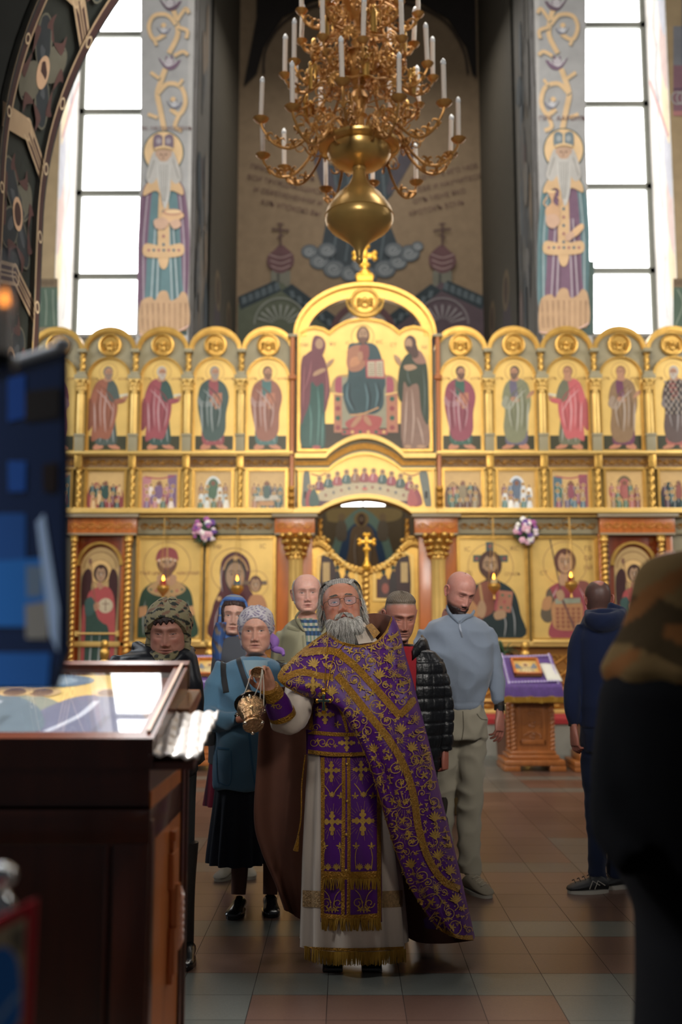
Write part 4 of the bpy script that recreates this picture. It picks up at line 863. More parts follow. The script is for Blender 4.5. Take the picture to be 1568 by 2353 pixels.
def george(A):
 A.ring(1299,1296,50,1.8,'a8782c')
 A.blob([(1262,1465),(1268,1420),(1280,1400),(1300,1385),(1330,1390),(1346,1420),(1352,1465)],'8a2030')
 A.blob([(1254,1362),(1272,1344),(1300,1336),(1328,1342),(1350,1366),(1358,1410),(1330,1400),(1290,1400),(1260,1392)],'8a1e30');folds(A,[[(1280,1350),(1270,1370),(1266,1388)],[(1330,1350),(1344,1380),(1348,1405)]],'8a1e30')
 A.blob([(1262,1352),(1250,1380),(1240,1410),(1248,1428),(1264,1428),(1276,1400)],'5c503c');A.blob([(1248,1376),(1266,1372),(1262,1400),(1244,1400)],'a8702c')
 A.blob([(1330,1336),(1350,1338),(1364,1362),(1350,1372),(1334,1356)],'7a3a2c')
 A.blob([(1272,1382),(1330,1380),(1336,1420),(1326,1446),(1276,1446),(1266,1420)],'a8702c')
 for a in range(5):
  for b in range(5):A.poly([(1274+b*12,1396+a*10),(1284+b*12,1396+a*10),(1282+b*12,1404+a*10),(1276+b*12,1404+a*10)],'8a4a20')
 A.poly([(1274,1376),(1332,1374),(1332,1386),(1274,1388)],'8a9078');A.line([(1266,1240),(1290,1370),(1322,1465)],2.6,'5a4a40',smooth=False)
 A.blob([(1276,1362),(1290,1356),(1296,1372),(1284,1382)],'a07a50');A.blob([(1318,1440),(1336,1426),(1344,1440),(1330,1456)],'a07a50');A.line([(1290,1380),(1312,1430),(1320,1460)],3,'6a3a3a')
 A.blob([(1288,1318),(1312,1318),(1314,1344),(1286,1344)],'a87b50');face(A,1299,1290,.9,'5a3020','a87b50',None,1.12)
r1=local_icon('large gold icon of a crowned bearded man in a dark green cloak',320,461,tsar);r2=local_icon('large gold icon of a mother in a maroon veil with a child',480,628,hodeg)
r3=local_icon('large gold icon of Christ holding a red book, right of the royal doors',1057,1207,christ);r4=local_icon('large gold icon of a young warrior saint in a red cloak with a spear',1224,1368,george)
A=Art(lambda x,z,k:(x,YI-.038-k,z),.0006)
for t,x,y,s in(('IC',1075,1263,.09),('XC',1183,1261,.09),('ГД',1078,1318,.07),('СПАСЪ',1178,1320,.06)):A.text(t,X(x,1350),Z(y),s,'8a5a24')
A.build('inscription',ICONP,r3)
A=Art(lambda x,z,k:(x,YI-.038-k,z),.0006)
for t,x,y,s in(('ГЕ',1353,1262,.09),('ОР',1353,1284,.09),('ГIЙ',1352,1306,.08),('СТ',1250,1318,.08)):A.text(t,X(x,1350),Z(y),s,'8a5a24')
A.build('inscription',ICONP,r4)
A=Art(lambda x,z,k:(x,YI-.038-k,z),.0006)
for t,x,y,s in(('СТЫЙ ЦРЬ',343,1318,.06),('НИКОЛАЙ',432,1318,.06)):A.text(t,X(x,1350),Z(y),s,'8a4a28')
A.build('inscription',ICONP,r1)
A=Art(lambda x,z,k:(x,YI-.038-k,z),.0006)
for t,x,y,s in(('МР',500,1258,.08),('IC',604,1256,.09)):A.text(t,X(x,1350),Z(y),s,'8a5a24')
A.build('inscription',ICONP,r2)
# side doors with archangels
def angel(A,cx,mir,shift=0):
 Xq=lambda x:cx+mir*x
 B=lambda pts,c:A.blob([(Xq(a),b)for a,b in pts],c)
 A.rect(cx-44,1300,cx+44,1640,'8a7a4a');A.ell(cx,1306,44,48,'b08c44',40);A.ring(cx,1306,37,3,'8a6428',40,PI,2*PI);A.ell(cx,1314,26,28,'cfa24a',30);A.ring(cx,1314,27,1.6,'8a6428',30)
 B([(-40,1420),(-42,1340),(-34,1312),(-22,1310),(-18,1340),(-26,1400),(-34,1460)],'3c1c1c');B([(40,1420),(42,1340),(36,1312),(26,1310),(20,1340),(28,1400),(36,1460)],'3c1c1c')
 B([(-26,1640),(-32,1520),(-30,1420),(-22,1370),(0,1352),(20,1366),(28,1420),(30,1500),(26,1640)],'2c463c');folds(A,[[(Xq(-14),1450),(Xq(-18),1540),(Xq(-16),1630)],[(Xq(4),1450),(Xq(2),1540),(Xq(6),1630)],[(Xq(18),1480),(Xq(20),1560),(Xq(16),1630)]],'2c463c',4)
 B([(-8,1352),(20,1350),(34,1376),(38,1440),(36,1560),(30,1560),(24,1450),(10,1432),(-2,1420),(-10,1390)],'a01c1c');B([(-24,1362),(-6,1352),(-6,1380),(-26,1384)],'a01c1c');B([(-38,1400),(-30,1420),(-32,1560),(-38,1550)],'9a2020')
 B([(-32,1382),(-18,1372),(-8,1392),(-14,1412),(-30,1414)],'35534e');A.ell(Xq(15),1392,17,17,'b8a684',24);A.line([(Xq(15),1379),(Xq(15),1405)],2,'7a5a4a',smooth=False);A.line([(Xq(7),1388),(Xq(23),1388)],2,'7a5a4a',smooth=False)
 B([(-12,1390),(-4,1384),(2,1394),(-8,1404)],'a8714a');A.line([(Xq(-22),1285),(Xq(-16),1340),(Xq(-6),1400)],2,'7a5030',smooth=False);A.ell(Xq(-23),1290,4,7,'7a5030')
 A.line([(Xq(-4),1340),(Xq(6),1352)],12,'a8714a');face(A,Xq(2),1318,.62,'3a201a','a07a54',None,1.08)
for c,mir,lab in((232,1,'side door icon of a winged angel in red holding a pale disc, left of the crowned man'),(1454,1,'side door icon of a winged angel partly hidden behind the brown headscarf')):
 x0,x1=X(c-50,1350),X(c+50,1350)
 root=thing('side_door',lab,'icon door',((x0+x1)/2,YI,zb),'angel doors at the sides of the icon wall')
 m=MB();m.box(X(c-56,1350),X(c+60,1350),YI-.07,YI+.02,zb,Z(1229),.004);m.build('door_panel',DWOOD,root)
 m=MB();m.band(arch_pts((x0+x1)/2,X(c+45,1350)-X(c-45,1350),Z(1300),Z(1252)-Z(1300)),arch_pts((x0+x1)/2,x1-x0+.04,Z(1300),Z(1246)-Z(1300)),YI-.11,YI-.06);m.build('frame',GOLD,root)
 A=Art(lambda px,py,k:(X(px,1350),YI-.073-k,Z(py)),.0006);angel(A,c,mir);A.build('painting',ICONP,root)
 if c<500:m=MB();m.tube([(x0,YI-.16,Z(1456)),(x1,YI-.16,Z(1456))],.012,8);m.box(x0-.0,x0+.04,YI-.17,YI-.06,Z(1462),Z(1450));m.box(x1-.04,x1,YI-.17,YI-.06,Z(1462),Z(1450));m.build('rail',GOLDL,root)
# edge icon right of the right side door
# royal doors
for sg in(-1,1):
 root=thing('royal_door','%s leaf of the gilded royal doors with dark painted scenes'%('left' if sg<0 else 'right'),'door',(IX+sg*.4,YI+.04,zb),'leaves of the royal doors')
 Xd=lambda x:X(840+sg*x,1350)
 ys=YI+.02
 top=[(6,1313),(30,1306),(60,1290),(85,1262),(102,1250),(122,1252)]
 q=catmull(top,6);out=[(Xd(p[0]),Z(p[1]))for p in q]+[(Xd(122),zb),(Xd(6),zb)]
 m=MB();m.prism(out,ys,ys+.06);m.build('door_panel',GOLD,root,smooth=False)
 m=MB()
 for i,p in enumerate(q[::2]):
  m.ball((Xd(p[0]),ys,Z(p[1]-3)),(.045,.035,.04),10,7);m.ball((Xd(p[0]+3),ys-.02,Z(p[1]+3)),(.03,.03,.03),8,6)
 for x0,x1,y in((86,118,1242),(96,112,1236)):
  for k in range(4):m.ball((Xd(x0+(x1-x0)*k/3),ys,Z(y)),.035,8,6)
 m.build('crest',GOLD,root)
 m=MB();
 o=[(Xd(24),Z(1375)),(Xd(24),Z(1318)),(Xd(45),Z(1300)),(Xd(70),Z(1280)),(Xd(90),Z(1272)),(Xd(105),Z(1280)),(Xd(105),Z(1375))]
 m.band(o+[o[0]],[(Xd(24+(a-24)*1.0),b)for a,b in[(18,Z(1381)),(18,Z(1314)),(43,Z(1294)),(68,Z(1273)),(91,Z(1265)),(111,Z(1277)),(111,Z(1381)),(18,Z(1381))]],ys-.03,ys+.01);m.build('frame',GOLDL,root)
 A=Art(lambda px,py,k:(X(px,1350),ys-.002-k,Z(py)),.0006);Q=lambda x:840+sg*x
 A.poly([(Q(x),y)for x,y in((26,1374),(26,1330),(50,1330),(66,1330),(104,1330),(104,1374))],'4f231c')
 A.blob([(Q(x),y)for x,y in((68,1374),(68,1310),(76,1286),(90,1278),(102,1284),(102,1374))],'3a2320');A.poly([(Q(x),y)for x,y in((82,1292),(98,1292),(98,1338),(82,1338))],'b8964a')
 A.blob([(Q(x),y)for x,y in((34,1374),(32,1340),(40,1322),(50,1326),(54,1374))],'46302c');A.blob([(Q(x),y)for x,y in((56,1374),(56,1330),(64,1310),(72,1330),(70,1374))],'2f2624');A.ell(Q(42),1314,5,7,'2c3a24');A.ell(Q(64),1304,5,6,'2c3a24');A.ell(Q(46),1352,8,12,'8a3a20')
 for y0 in(1392,1470):A.poly([(Q(x),y0+y)for x,y in((28,60),(28,14),(46,0),(84,0),(102,14),(102,60))],'5a3020');A.blob([(Q(50),y0+58),(Q(50),y0+26),(Q(62),y0+10),(Q(76),y0+26),(Q(78),y0+58)],'3f4a44');A.ell(Q(63),y0+14,8,9,'b8893c')
 A.build('painting',ICONP,root)
 if sg<0:
  twist(.045,zb,Z(1305),X(841,1350),ys-.05,1,24,12,.2).build('spiral_post',GOLD,root)
  m=MB();trefoil(m,X(843,1250),Z(1246),.085,ys-.06,.02);m.stube([(X(843,1280),ys-.06,Z(1260)),(X(843,1280),ys-.06,Z(1285)),(X(843,1280),ys-.06,Z(1300)),(X(842,1290),ys-.06,Z(1310))],[.03,.025,.06,.05],10);m.build('cross',mat('bright_gilding'),root)
# altar painting behind the royal doors (Christ in a teal glory)
YA=19.0
root=thing('altar_icon','painted altar panel of Christ in a teal and blue glory seen above the royal doors','icon',(XP(832,YA),YA,SOL))
m=MB();m.box(XP(742,YA),XP(930,YA),YA,YA+.1,SOL+.01,ZP(1163,YA));m.build('board',mat('dark_altar_board','5a4c34',.5),root,smooth=False)
A=Art(lambda px,py,k:tuple(P(px,py,YA-.005-k)),.002)
A.rect(745,1320,925,1165,'6e5a38');A.blob([(760,1170),(830,1166),(915,1170),(920,1190),(880,1200),(770,1200),(752,1190)],'a8893c')
A.blob([(832,1168),(872,1196),(896,1245),(900,1300),(832,1330),(764,1300),(768,1245),(792,1196)],'7da08e');A.blob([(832,1196),(862,1216),(880,1255),(884,1300),(832,1320),(780,1300),(784,1255),(802,1216)],'24507c')
A.blob([(812,1212),(852,1212),(864,1260),(868,1320),(798,1320),(802,1260)],'8a6a44');folds(A,[[(820,1225),(815,1260),(818,1300)],[(842,1225),(850,1260),(848,1300)]],'8a6a44');A.ell(831,1193,17,17,'a8843c');face(A,831,1193,.38,'4a2c20','8a6a48','4a2c20')
for x in(785,880):A.blob([(x-10,1240),(x-12,1210),(x,1190),(x+12,1210),(x+10,1240)],'7a6a54');A.ell(x,1188,8,9,'9a7a48')
A.build('painting',ICONP,root)
# ------------------------------------------------------------------ chandelier
BRASS=mat('aged_brass','c08c4c',.42,.45,bump=.15,bscale=30,var=.2,vscale=12)
BRASSP=mat('polished_brass','d0a862',.30,.55,var=.12,vscale=6)
CANDLE=mat('candle_tube','d8ccc0',.35,spec=.5)
BULB=mat('clear_bulb','d8dadc',.1,spec=.7)
CX,CY=XP(826,8.0,480),8.0
ch=thing('chandelier','many-tiered brass chandelier with scrolled arms and electric candles','chandelier',(CX,CY,4.54))
m=MB();prof=[(.006,4.545),(.028,4.575),(.034,4.60),(.026,4.625),(.03,4.64),(.034,4.68),(.05,4.74),(.09,4.80),(.16,4.865),(.235,4.935),(.277,5.0),(.287,5.05),(.283,5.085),(.29,5.09),(.27,5.15),(.235,5.20),(.225,5.215),(.20,5.235),(.19,5.25),(.15,5.27),(.14,5.28),(.095,5.31),(.06,5.36),(.05,5.395),(.058,5.40),(.058,5.415),(.04,5.42)]
prof=[(r_,float(np.interp(z_,[4.545,4.68,5.05,5.21,5.42],[4.545,4.65,4.93,5.09,5.40])))for r_,z_ in prof];m.lathe(prof,(CX,CY,0),48);m.build('globe',BRASSP,ch)
m=MB();m.lathe([(.05,5.395),(.1,5.40),(.19,5.425),(.245,5.465),(.268,5.515),(.272,5.545),(.31,5.55),(.345,5.57),(.35,5.59),(.32,5.605),(.12,5.61),(.06,5.65)],(CX,CY,0),48);m.build('bowl',BRASSP,ch)
m=MB();pr=[(.05,5.60),(.05,5.75),(.05,5.84),(.075,5.86),(.05,5.88),(.06,5.95),(.09,6.0),(.07,6.06),(.045,6.09),(.06,6.11),(.045,6.13),(.07,6.16),(.04,6.18),(.11,6.22),(.155,6.29),(.17,6.35),(.19,6.37),(.17,6.39),(.06,6.40),(.05,6.5),(.07,6.53),(.05,6.56),(.09,6.62),(.05,6.68),(.05,6.74),(.10,6.78),(.14,6.84),(.155,6.87),(.05,6.90),(.05,7.1),(.08,7.15),(.05,7.2),(.05,7.4),(.1,7.45),(.13,7.5),(.04,7.53),(.03,8.2),(.02,9.0),(.012,12.3)]
m.lathe(pr,(CX,CY,0),28);m.build('stem',BRASS,ch)
def curl(m,c,a0,r0,turns,sg,r,plane,n=16):
 """flat spiral in a vertical plane through direction plane"""
 pts=[(c[0]+plane[0]*(r0*(1-.8*i/n)*math.cos(a0+sg*turns*2*PI*i/n)),c[1]+plane[1]*(r0*(1-.8*i/n)*math.cos(a0+sg*turns*2*PI*i/n)),c[2]+r0*(1-.8*i/n)*math.sin(a0+sg*turns*2*PI*i/n))for i in range(n+1)]
 m.tube(pts,[r*(1-.5*i/n)for i in range(n+1)],5)
def arm_mesh(rt,drop,scale,seed):
 """arm in the local x-z plane; hub at x=.16, tip (pan) at (rt, 0)"""
 r=random.Random(seed);m=MB();s=scale
 pts=[(.14,0,.06*s),(.24,0,.16*s),(.36*rt/.86,0,.10*s),(.46*rt/.86,0,-.08*s),(.60*rt/.86,0,-drop),(.74*rt/.86,0,-drop*.95),(rt*.97,0,-drop*.45),(rt,0,-.03)]
 m.stube(pts,[.014,.014,.013,.013,.012,.012,.012,.012],6,5)
 curl(m,(.30*rt/.86,0,-.02*s),0,.085*s,1.4,1,.010,(1,0));curl(m,(.52*rt/.86,0,.05*s),PI,.075*s,1.3,-1,.009,(1,0));curl(m,(.22,0,.06*s),2,.06*s,1.2,1,.008,(1,0))
 curl(m,(.42*rt/.86,.05,.0),0,.06*s,1.2,-1,.008,(.7,.7));curl(m,(.42*rt/.86,-.05,.0),0,.06*s,1.2,-1,.008,(.7,-.7));curl(m,(.34*rt/.86,.0,.13*s),1,.05*s,1.2,-1,.007,(1,0))
 for t,sg in((.66,1),(.72,-1),(.80,1),(.86,-1),(.92,1)): # acanthus leaves on the outer bow
  x=rt*t;zc=-drop*(1-((t-.76)/.3)**2*.55)
  for q in(-1,1):m.stube([(x,0,zc),(x+.02*sg,q*.02,zc+.035),(x-.005*sg,q*.045,zc+.045),(x-.02*sg,q*.05,zc+.025)],[.009,.011,.008,.003],5,4)
 for k in range(8):
  a=2*PI*k/8;x=.40*rt/.86;m.ball((x+.028*math.cos(a)*s,0,.02+.028*math.sin(a)*s),(.016*s,.018*s,.016*s),6,5)
 m.ball((.40*rt/.86,0,.02),.02*s,8,6)
 return m
def pan_mesh(s):
 m=MB();m.lathe([(.01,-.035),(.02,-.03),(.045*s,-.018),(.062*s,.004),(.066*s,.008),(.02,.006),(.018,.02),(.019,.035)],(0,0,0),24,flute=12,fa=.035);return m
def candle_mesh(h):
 m=MB();m.tube([(0,0,.02),(0,0,h)],.020,12)
 for k in range(3):m.lathe([(.0203,.05+k*.09),(.0215,.052+k*.09),(.0203,.054+k*.09)],(0,0,0),10)
 m.mat(1);m.lathe([(.014,h),(.020,h+.006),(.022,h+.022),(.017,h+.042),(.006,h+.056),(.0005,h+.062)],(0,0,0),10);return m
tiers=[(.865,5.665,.20,1.0,12,.32,.10),(.635,6.15,.15,.8,12,.32,.30),(.52,6.63,.12,.7,10,.30,.05),(.40,7.08,.10,.6,8,.22,.2)]
for ti,(rt,z,drop,sc,n,hc,ph)in enumerate(tiers):
 a_me=arm_mesh(rt,drop,sc,ti).data('arm',BRASS);p_me=pan_mesh(sc if sc>.7 else .8).data('drip_pan',BRASS);c_me=candle_mesh(hc).data('candle',[CANDLE,BULB])
 for k in range(n):
  a=2*PI*(k+.5)/n+ph+(0 if ti else 0)
  dz=(0,-.09)[k%2]if ti==0 else(0,.07)[k%2]
  dr=1 if ti else(1,.97)[k%2]
  ao=bpy.data.objects.new('arm',a_me);COL.objects.link(ao);ao.parent=ch;ao.location=(0,0,z+dz-4.54);ao.rotation_euler=(0,0,a);ao.scale=(dr,1,1)
  for me,nm in((p_me,'drip_pan'),(c_me,'candle')):
   o=bpy.data.objects.new(nm,me);COL.objects.link(o);o.parent=ao;o.location=(rt,0,0)
   if nm=='candle':o.rotation_euler=(random.Random(k*7+ti).uniform(-.03,.03),random.Random(k*3+ti).uniform(-.04,.04)+(.08 if(ti,k)in((0,7),(1,3))else 0),0)
# between the tiers: small standing winged figures and rosettes
def figurine():
 m=MB();m.loft([[(rx*math.cos(t),ry*math.sin(t),z)for t in[2*PI*j/10 for j in range(10)]]for z,rx,ry in((0,.02,.012),(.06,.024,.014),(.10,.02,.013),(.13,.027,.014),(.15,.012,.01),(.155,.01,.01))]);m.ball((0,0,.17),(.013,.013,.017),8,6)
 for sg in(-1,1):m.stube([(sg*.015,.006,.13),(sg*.04,.01,.155),(sg*.048,.01,.11),(sg*.038,.01,.04)],[.006,(.012,.005),(.014,.005),.003],6,4)
 return m
f_me=figurine().data('figurine',mat('light_brass','c79a50',.35,.7));
r_=MB();
for k in range(12):
 a=2*PI*k/12;r_.stube([(0,0,0),(.03*math.cos(a),-.01,.03*math.sin(a)),(.055*math.cos(a),.004,.055*math.sin(a))],[.008,.009,.003],5,3)
r_.ball((0,-.008,0),.014,8,6);ro_me=r_.data('rosette',BRASS)
for z,rr,n,ph in((5.93,.50,12,.1),(6.38,.40,12,.3),(6.85,.33,10,.1),(7.25,.26,8,.3)):
 for k in range(n):
  a=2*PI*k/n+ph;me,nm=(f_me,'figurine')if k%2 else(ro_me,'rosette')
  o=bpy.data.objects.new(nm,me);COL.objects.link(o);o.parent=ch;o.location=(rr*math.cos(a),rr*math.sin(a),z-4.54);o.rotation_euler=(0,0,a+PI/2)
  o.scale=(1.35,1.35,1.35)
for z,rr in((5.93,.50),(6.36,.40),(6.84,.33),(7.24,.26)):
 m=MB();m.tube([(CX+rr*math.cos(2*PI*k/48),CY+rr*math.sin(2*PI*k/48),z+.012*math.sin(k*2.1))for k in range(49)],.007,5)
 for k in range(8):a=2*PI*k/8;m.stube([(CX+.05*math.cos(a),CY+.05*math.sin(a),z+.04),(CX+rr*.5*math.cos(a),CY+rr*.5*math.sin(a),z+.09),(CX+rr*math.cos(a),CY+rr*math.sin(a),z)],.007,5,5)
 for k in range(16):
  a=2*PI*k/16;u=(math.cos(a),math.sin(a));curl(m,(CX+rr*.72*u[0],CY+rr*.72*u[1],z-.03),0,.06,1.3,1 if k%2 else-1,.007,u,12)
 m.build('scrollwork',BRASS,ch)
# ------------------------------------------------------------------ hanging oil lamps in front of the icons
FLAME=mat('flame','ffa030',.5,emit=14)
for px,py,gl,lab in((375,1352,'a8453c','red-glass oil lamp burning before the crowned man icon'),(545,1352,'4a6a78','blue-green oil lamp burning before the mother and child icon'),(1136,1348,'c8b890','pale oil lamp burning before the Christ icon'),(1313,1344,'7a3a30','dark red oil lamp burning before the warrior icon')):
 y=13.1;c=P(px,py,y);root=thing('oil_lamp',lab,'oil lamp',c,'oil lamps hanging before the large icons')
 m=MB();m.lathe([(.012,-.17),(.02,-.16),(.012,-.14),(.008,-.11),(.03,-.08),(.075,-.03),(.085,.01),(.07,.03),(.08,.04)],c,20);m.build('bowl',GOLD,root)
 m=MB();m.lathe([(.035,.02),(.045,.04),(.04,.09),(.045,.10)],c,16);m.build('glass',mat('lamp_glass_'+gl,gl,.1,spec=.7),root)
 m=MB();m.lathe([(.004,.10),(.014,.115),(.010,.14),(.001,.17)],c,10);m.build('flame',FLAME,root)
 m=MB()
 for k in range(3):a=2*PI*k/3+.5;m.tube([(c.x+.08*math.cos(a),c.y+.08*math.sin(a),c.z+.03),(c.x,c.y,Z(1200))],.003,5)
 m.tube([(c.x,c.y,Z(1200)),(c.x,YI-.05,Z(1200))],.008,6);m.build('chain',GOLD,root)
# ------------------------------------------------------------------ flower bunches
for px,py,lab in((472,1221,'round bunch of white, pink and purple flowers, left of the royal doors'),(1209,1219,'round bunch of white, pink and purple flowers, right of the royal doors')):
 c=P(px,py,YI-.2);root=thing('flower_bunch',lab,'flowers',c,'flower bunches on the icon wall');r=random.Random(px)
 petals={k:MB()for k in('f0ece4','d8a8b8','6a4a90','e4d4d8','a45a94')};leaf=MB()
 for i in range(34):
  a=r.random()*2*PI;q=math.sqrt(r.random())*.16;f=Vector((q*math.cos(a),-.07*(1-(q/.18)**2)-.03,q*math.sin(a)*1.05));p=c+f
  k=r.choice(list(petals))if q>.06 else r.choice(['f0ece4','d8a8b8','e4d4d8']);R0=r.uniform(.022,.042)
  for lay,(nn,rr,tz)in enumerate(((6,R0,.0),(5,R0*.6,-.012),(1,R0*.3,-.02))):
   for j in range(nn):
    b=2*PI*j/nn+lay;petals[k].ball((p.x+rr*.6*math.cos(b),p.y+tz,p.z+rr*.6*math.sin(b)),(rr*.55,rr*.3,rr*.55),8,5)
 for i in range(40):
  a=2*PI*i/40+r.random()*.2;q0,q1=.12,r.uniform(.17,.22);leaf.stube([c+Vector((q0*math.cos(a),-.02,q0*math.sin(a))),c+Vector(((q0+q1)/2*math.cos(a+.1),-.05,(q0+q1)/2*math.sin(a+.1))),c+Vector((q1*math.cos(a),-.02,q1*math.sin(a)))],[.006,(.014,.004),.002],6,3)
 leaf.ball(c,(.15,.05,.15),14,8)
 for k,mb in petals.items():mb.build('petals',mat('petals_'+k,k,.7),root)
 leaf.build('leaves',mat('leaf_green','2f4a30',.6),root)
# ------------------------------------------------------------------ lecterns (analogia)
PURP=mat('purple_brocade','47246e',.6,0,var=.25,vscale=30,sheen=.3)
FRNG=mat('gold_fringe','a8802e',.5,.4,bump=.8,bscale=160,stretch=(1,1,.1))
LWOOD=mat('light_carved_wood','9a5c2c',.35,0,var=.2,vscale=8,stretch=(3,3,.5),bump=.1,bscale=50,coat=.25)
def lectern(px,Y,label,cloth='purple',icon=True,top=(1497,1578),pxw=100,base_py=None,seed=0):
 x=XP(px,Y,1650);root=thing('lectern',label,'lectern',(x,Y,0));w=.215
 m=MB();m.box(x-.33,x+.33,Y-.30,Y+.26,.06,.12,.015);m.box(x-.28,x+.28,Y-.25,Y+.21,.12,.17,.02);m.box(x-.25,x+.25,Y-.22,Y+.18,.17,.21,.015)
 for sx in(-1,1):
  m.box(x+sx*.25-.09,x+sx*.25+.09,Y-.30,Y+.26,0.0,.06,.012)
 m.build('base',LWOOD,root)
 zt=.86
 m=MB();m.box(x-w+.02,x+w-.02,Y-.17,Y+.13,.21,zt);m.build('shaft',LWOOD,root)
 m=MB()
 for sx in(-1,1):
  for sy in(-.18,.14):twist(.028,.21,zt,x+sx*w,Y+sy,2,14,10,.2,m=m)
 m.build('corner_column',LWOOD,root)
 m=MB();m.box(x-w+.07,x+w-.07,Y-.185,Y-.165,.28,.33,.006);m.box(x-w+.07,x+w-.07,Y-.185,Y-.165,zt-.08,zt-.04,.006)
 for sx in(-1,1):m.box(x+sx*(w-.08)-.015,x+sx*(w-.08)+.015,Y-.185,Y-.165,.28,zt-.04,.006)
 for k in range(4):scroll(m,x-.09,x+.09,.38+k*.12,.12,Y-.178,.09,.006)
 m.build('carved_panel',LWOOD,root)
 # sloping desk
 z0,z1,yf,yb=.93,1.24,Y-.30,Y+.22;hw=.29
 m=MB();m.add([(x-hw,yf,z0-.05),(x+hw,yf,z0-.05),(x+hw,yb,z1-.05),(x-hw,yb,z1-.05),(x-hw,yf,z0),(x+hw,yf,z0),(x+hw,yb,z1),(x-hw,yb,z1)],[(0,1,2,3),(4,5,6,7),(0,1,5,4),(1,2,6,5),(2,3,7,6),(3,0,4,7)]);m.box(x-.2,x+.2,Y-.15,Y+.1,zt-.01,z0+.05);m.build('desk',LWOOD,root)
 sl=(z1-z0)/(yb-yf)
 T=lambda u,v,k=0.:(x+u,yf+v-k*sl*.9,z0+v*sl+k)
 # cloth with fringed hem hanging over front and sides
 L=math.hypot(yb-yf,z1-z0)
 m=MB();g=[]
 for j in range(11):
  row=[]
  for i in range(15):
   u=-.31+.62*i/14;
   if j==0:p=(x+u*1.07,yf-.035+.012*math.sin(i*2.0),z0-.13+.015*math.sin(i*1.3))
   elif j==1:p=(x+u*1.02,yf-.02,z0-.03)
   else:p=T(u,(yb-yf)*(j-2)/8,.006)
   row.append(p)
  g.append(row)
 m.grid(g);
 for sx in(-1,1):m.grid([[(x+sx*(.31+.02*q+.008*math.sin(j*2)),yf+(yb-yf)*j/8,z0+(yb-yf)*j/8*sl-.005-q*.1)for q in range(2)]for j in range(9)])
 cl=m.build('cloth',PURP,None);tag(cl,'purple brocade cloth with gold fringe, %s'%label.split(', ')[1],'cloth')
 m=MB();m.grid([[(x+u*1.075,yf-.04+.012*math.sin(k*2.0/3),z0-.13+.015*math.sin(k*1.3/3)-q*.05)for q in range(2)]for k,u in enumerate(np.linspace(-.31,.31,43))])
 for k in range(60):u=-.325+.65*k/59;m.tube([(x+u*1.03,yf-.045,z0-.125),(x+u*1.03,yf-.047,z0-.185)],.006,4)
 m.build('fringe',FRNG,cl)
 A=Art(lambda u,v,k:T(u,v,.012+k),.0006)
 r=random.Random(seed)
 for i in range(16):
  for(u,v)in((-.28+.56*(i+.5)/16,.03),(-.28+.56*(i+.5)/16,yb-yf-.04),(-.27,.52*(i+.5)/16),(.27,.52*(i+.5)/16)):
   A.ell(u,v,.011,.011,'b9b0c8',8);A.ell(u+.012,v,.006,.014,'8a6ac0',8)
 A.build('pattern',ICONP,cl)
 if icon:
  ir=thing('framed_icon',icon,'icon',T(-.06,.26,.02));a=math.atan(sl);co,si=math.cos(a),math.sin(a)
  def Q(u,v,h):return(x+u,yf+v*co-h*si,z0+.018+v*si+h*co)
  m=MB();u0,u1,v0,v1=-.19,.12,.13,.46
  for(a0,a1,b0,b1)in((u0,u1,v0,v0+.025),(u0,u1,v1-.025,v1),(u0,u0+.025,v0,v1),(u1-.025,u1,v0,v1)):
   m.add([Q(a,b,h)for h in(0,.05)for a,b in((a0,b0),(a1,b0),(a1,b1),(a0,b1))],[(0,1,2,3),(4,5,6,7),(0,1,5,4),(1,2,6,5),(2,3,7,6),(3,0,4,7)])
  m.build('frame',OWOOD,ir)
  m=MB();m.add([Q(a,b,h)for h in(0,.02)for a,b in((u0,v0),(u1,v0),(u1,v1),(u0,v1))],[(0,1,2,3),(4,5,6,7),(0,1,5,4),(1,2,6,5),(2,3,7,6),(3,0,4,7)])
  m.build('board',GOLDL,ir)
  A=Art(lambda u,v,k:Q(u,v,.022+k),.0006);cu,cv=(u0+u1)/2,(v0+v1)/2
  A.ell(cu,cv+.05,.05,.05,'c8a050');A.ell(cu,cv+.045,.022,.028,'7a4a2c');A.blob([(cu-.08,cv-.12),(cu-.07,cv-.01),(cu,cv+.02),(cu+.07,cv-.01),(cu+.08,cv-.12)],'a89058');A.blob([(cu-.12,cv-.02),(cu-.10,cv+.08),(cu-.05,cv-.02)],'6a7078');A.blob([(cu+.12,cv-.02),(cu+.10,cv+.08),(cu+.05,cv-.02)],'6a7078')
  for k in range(9):A.ell(cu-.04+.01*k,cv-.08+.03*math.sin(k*2),.008,.008,'f0dc98',8)
  A.build('painting',ICONP,ir)
 return root,T,x,yf,z0
lr,T,x,yf,z0=lectern(1217,11.4,'carved wooden lectern under a purple cloth, right of the man in the light blue sweater',icon='small gold icon in an orange wooden frame on the right lectern')
m=MB();g=[[T(.13+.17*i/6+.03*(1-j/6),.04+.30*j/6,.022+.006*math.sin(i*.8))for i in range(7)]for j in range(7)];m.grid(g);sh=m.build('paper',mat('white_paper','c9c6bb',.8));mo=sh.modifiers.new('thick','SOLIDIFY');mo.thickness=.002
tag(sh,'white paper sheet lying beside the framed icon on the right lectern','paper')
lectern(488,11.4,'carved wooden lectern under a purple cloth, behind the woman in the blue cardigan',icon='gold box-framed icon on the lectern behind the blue shawl')
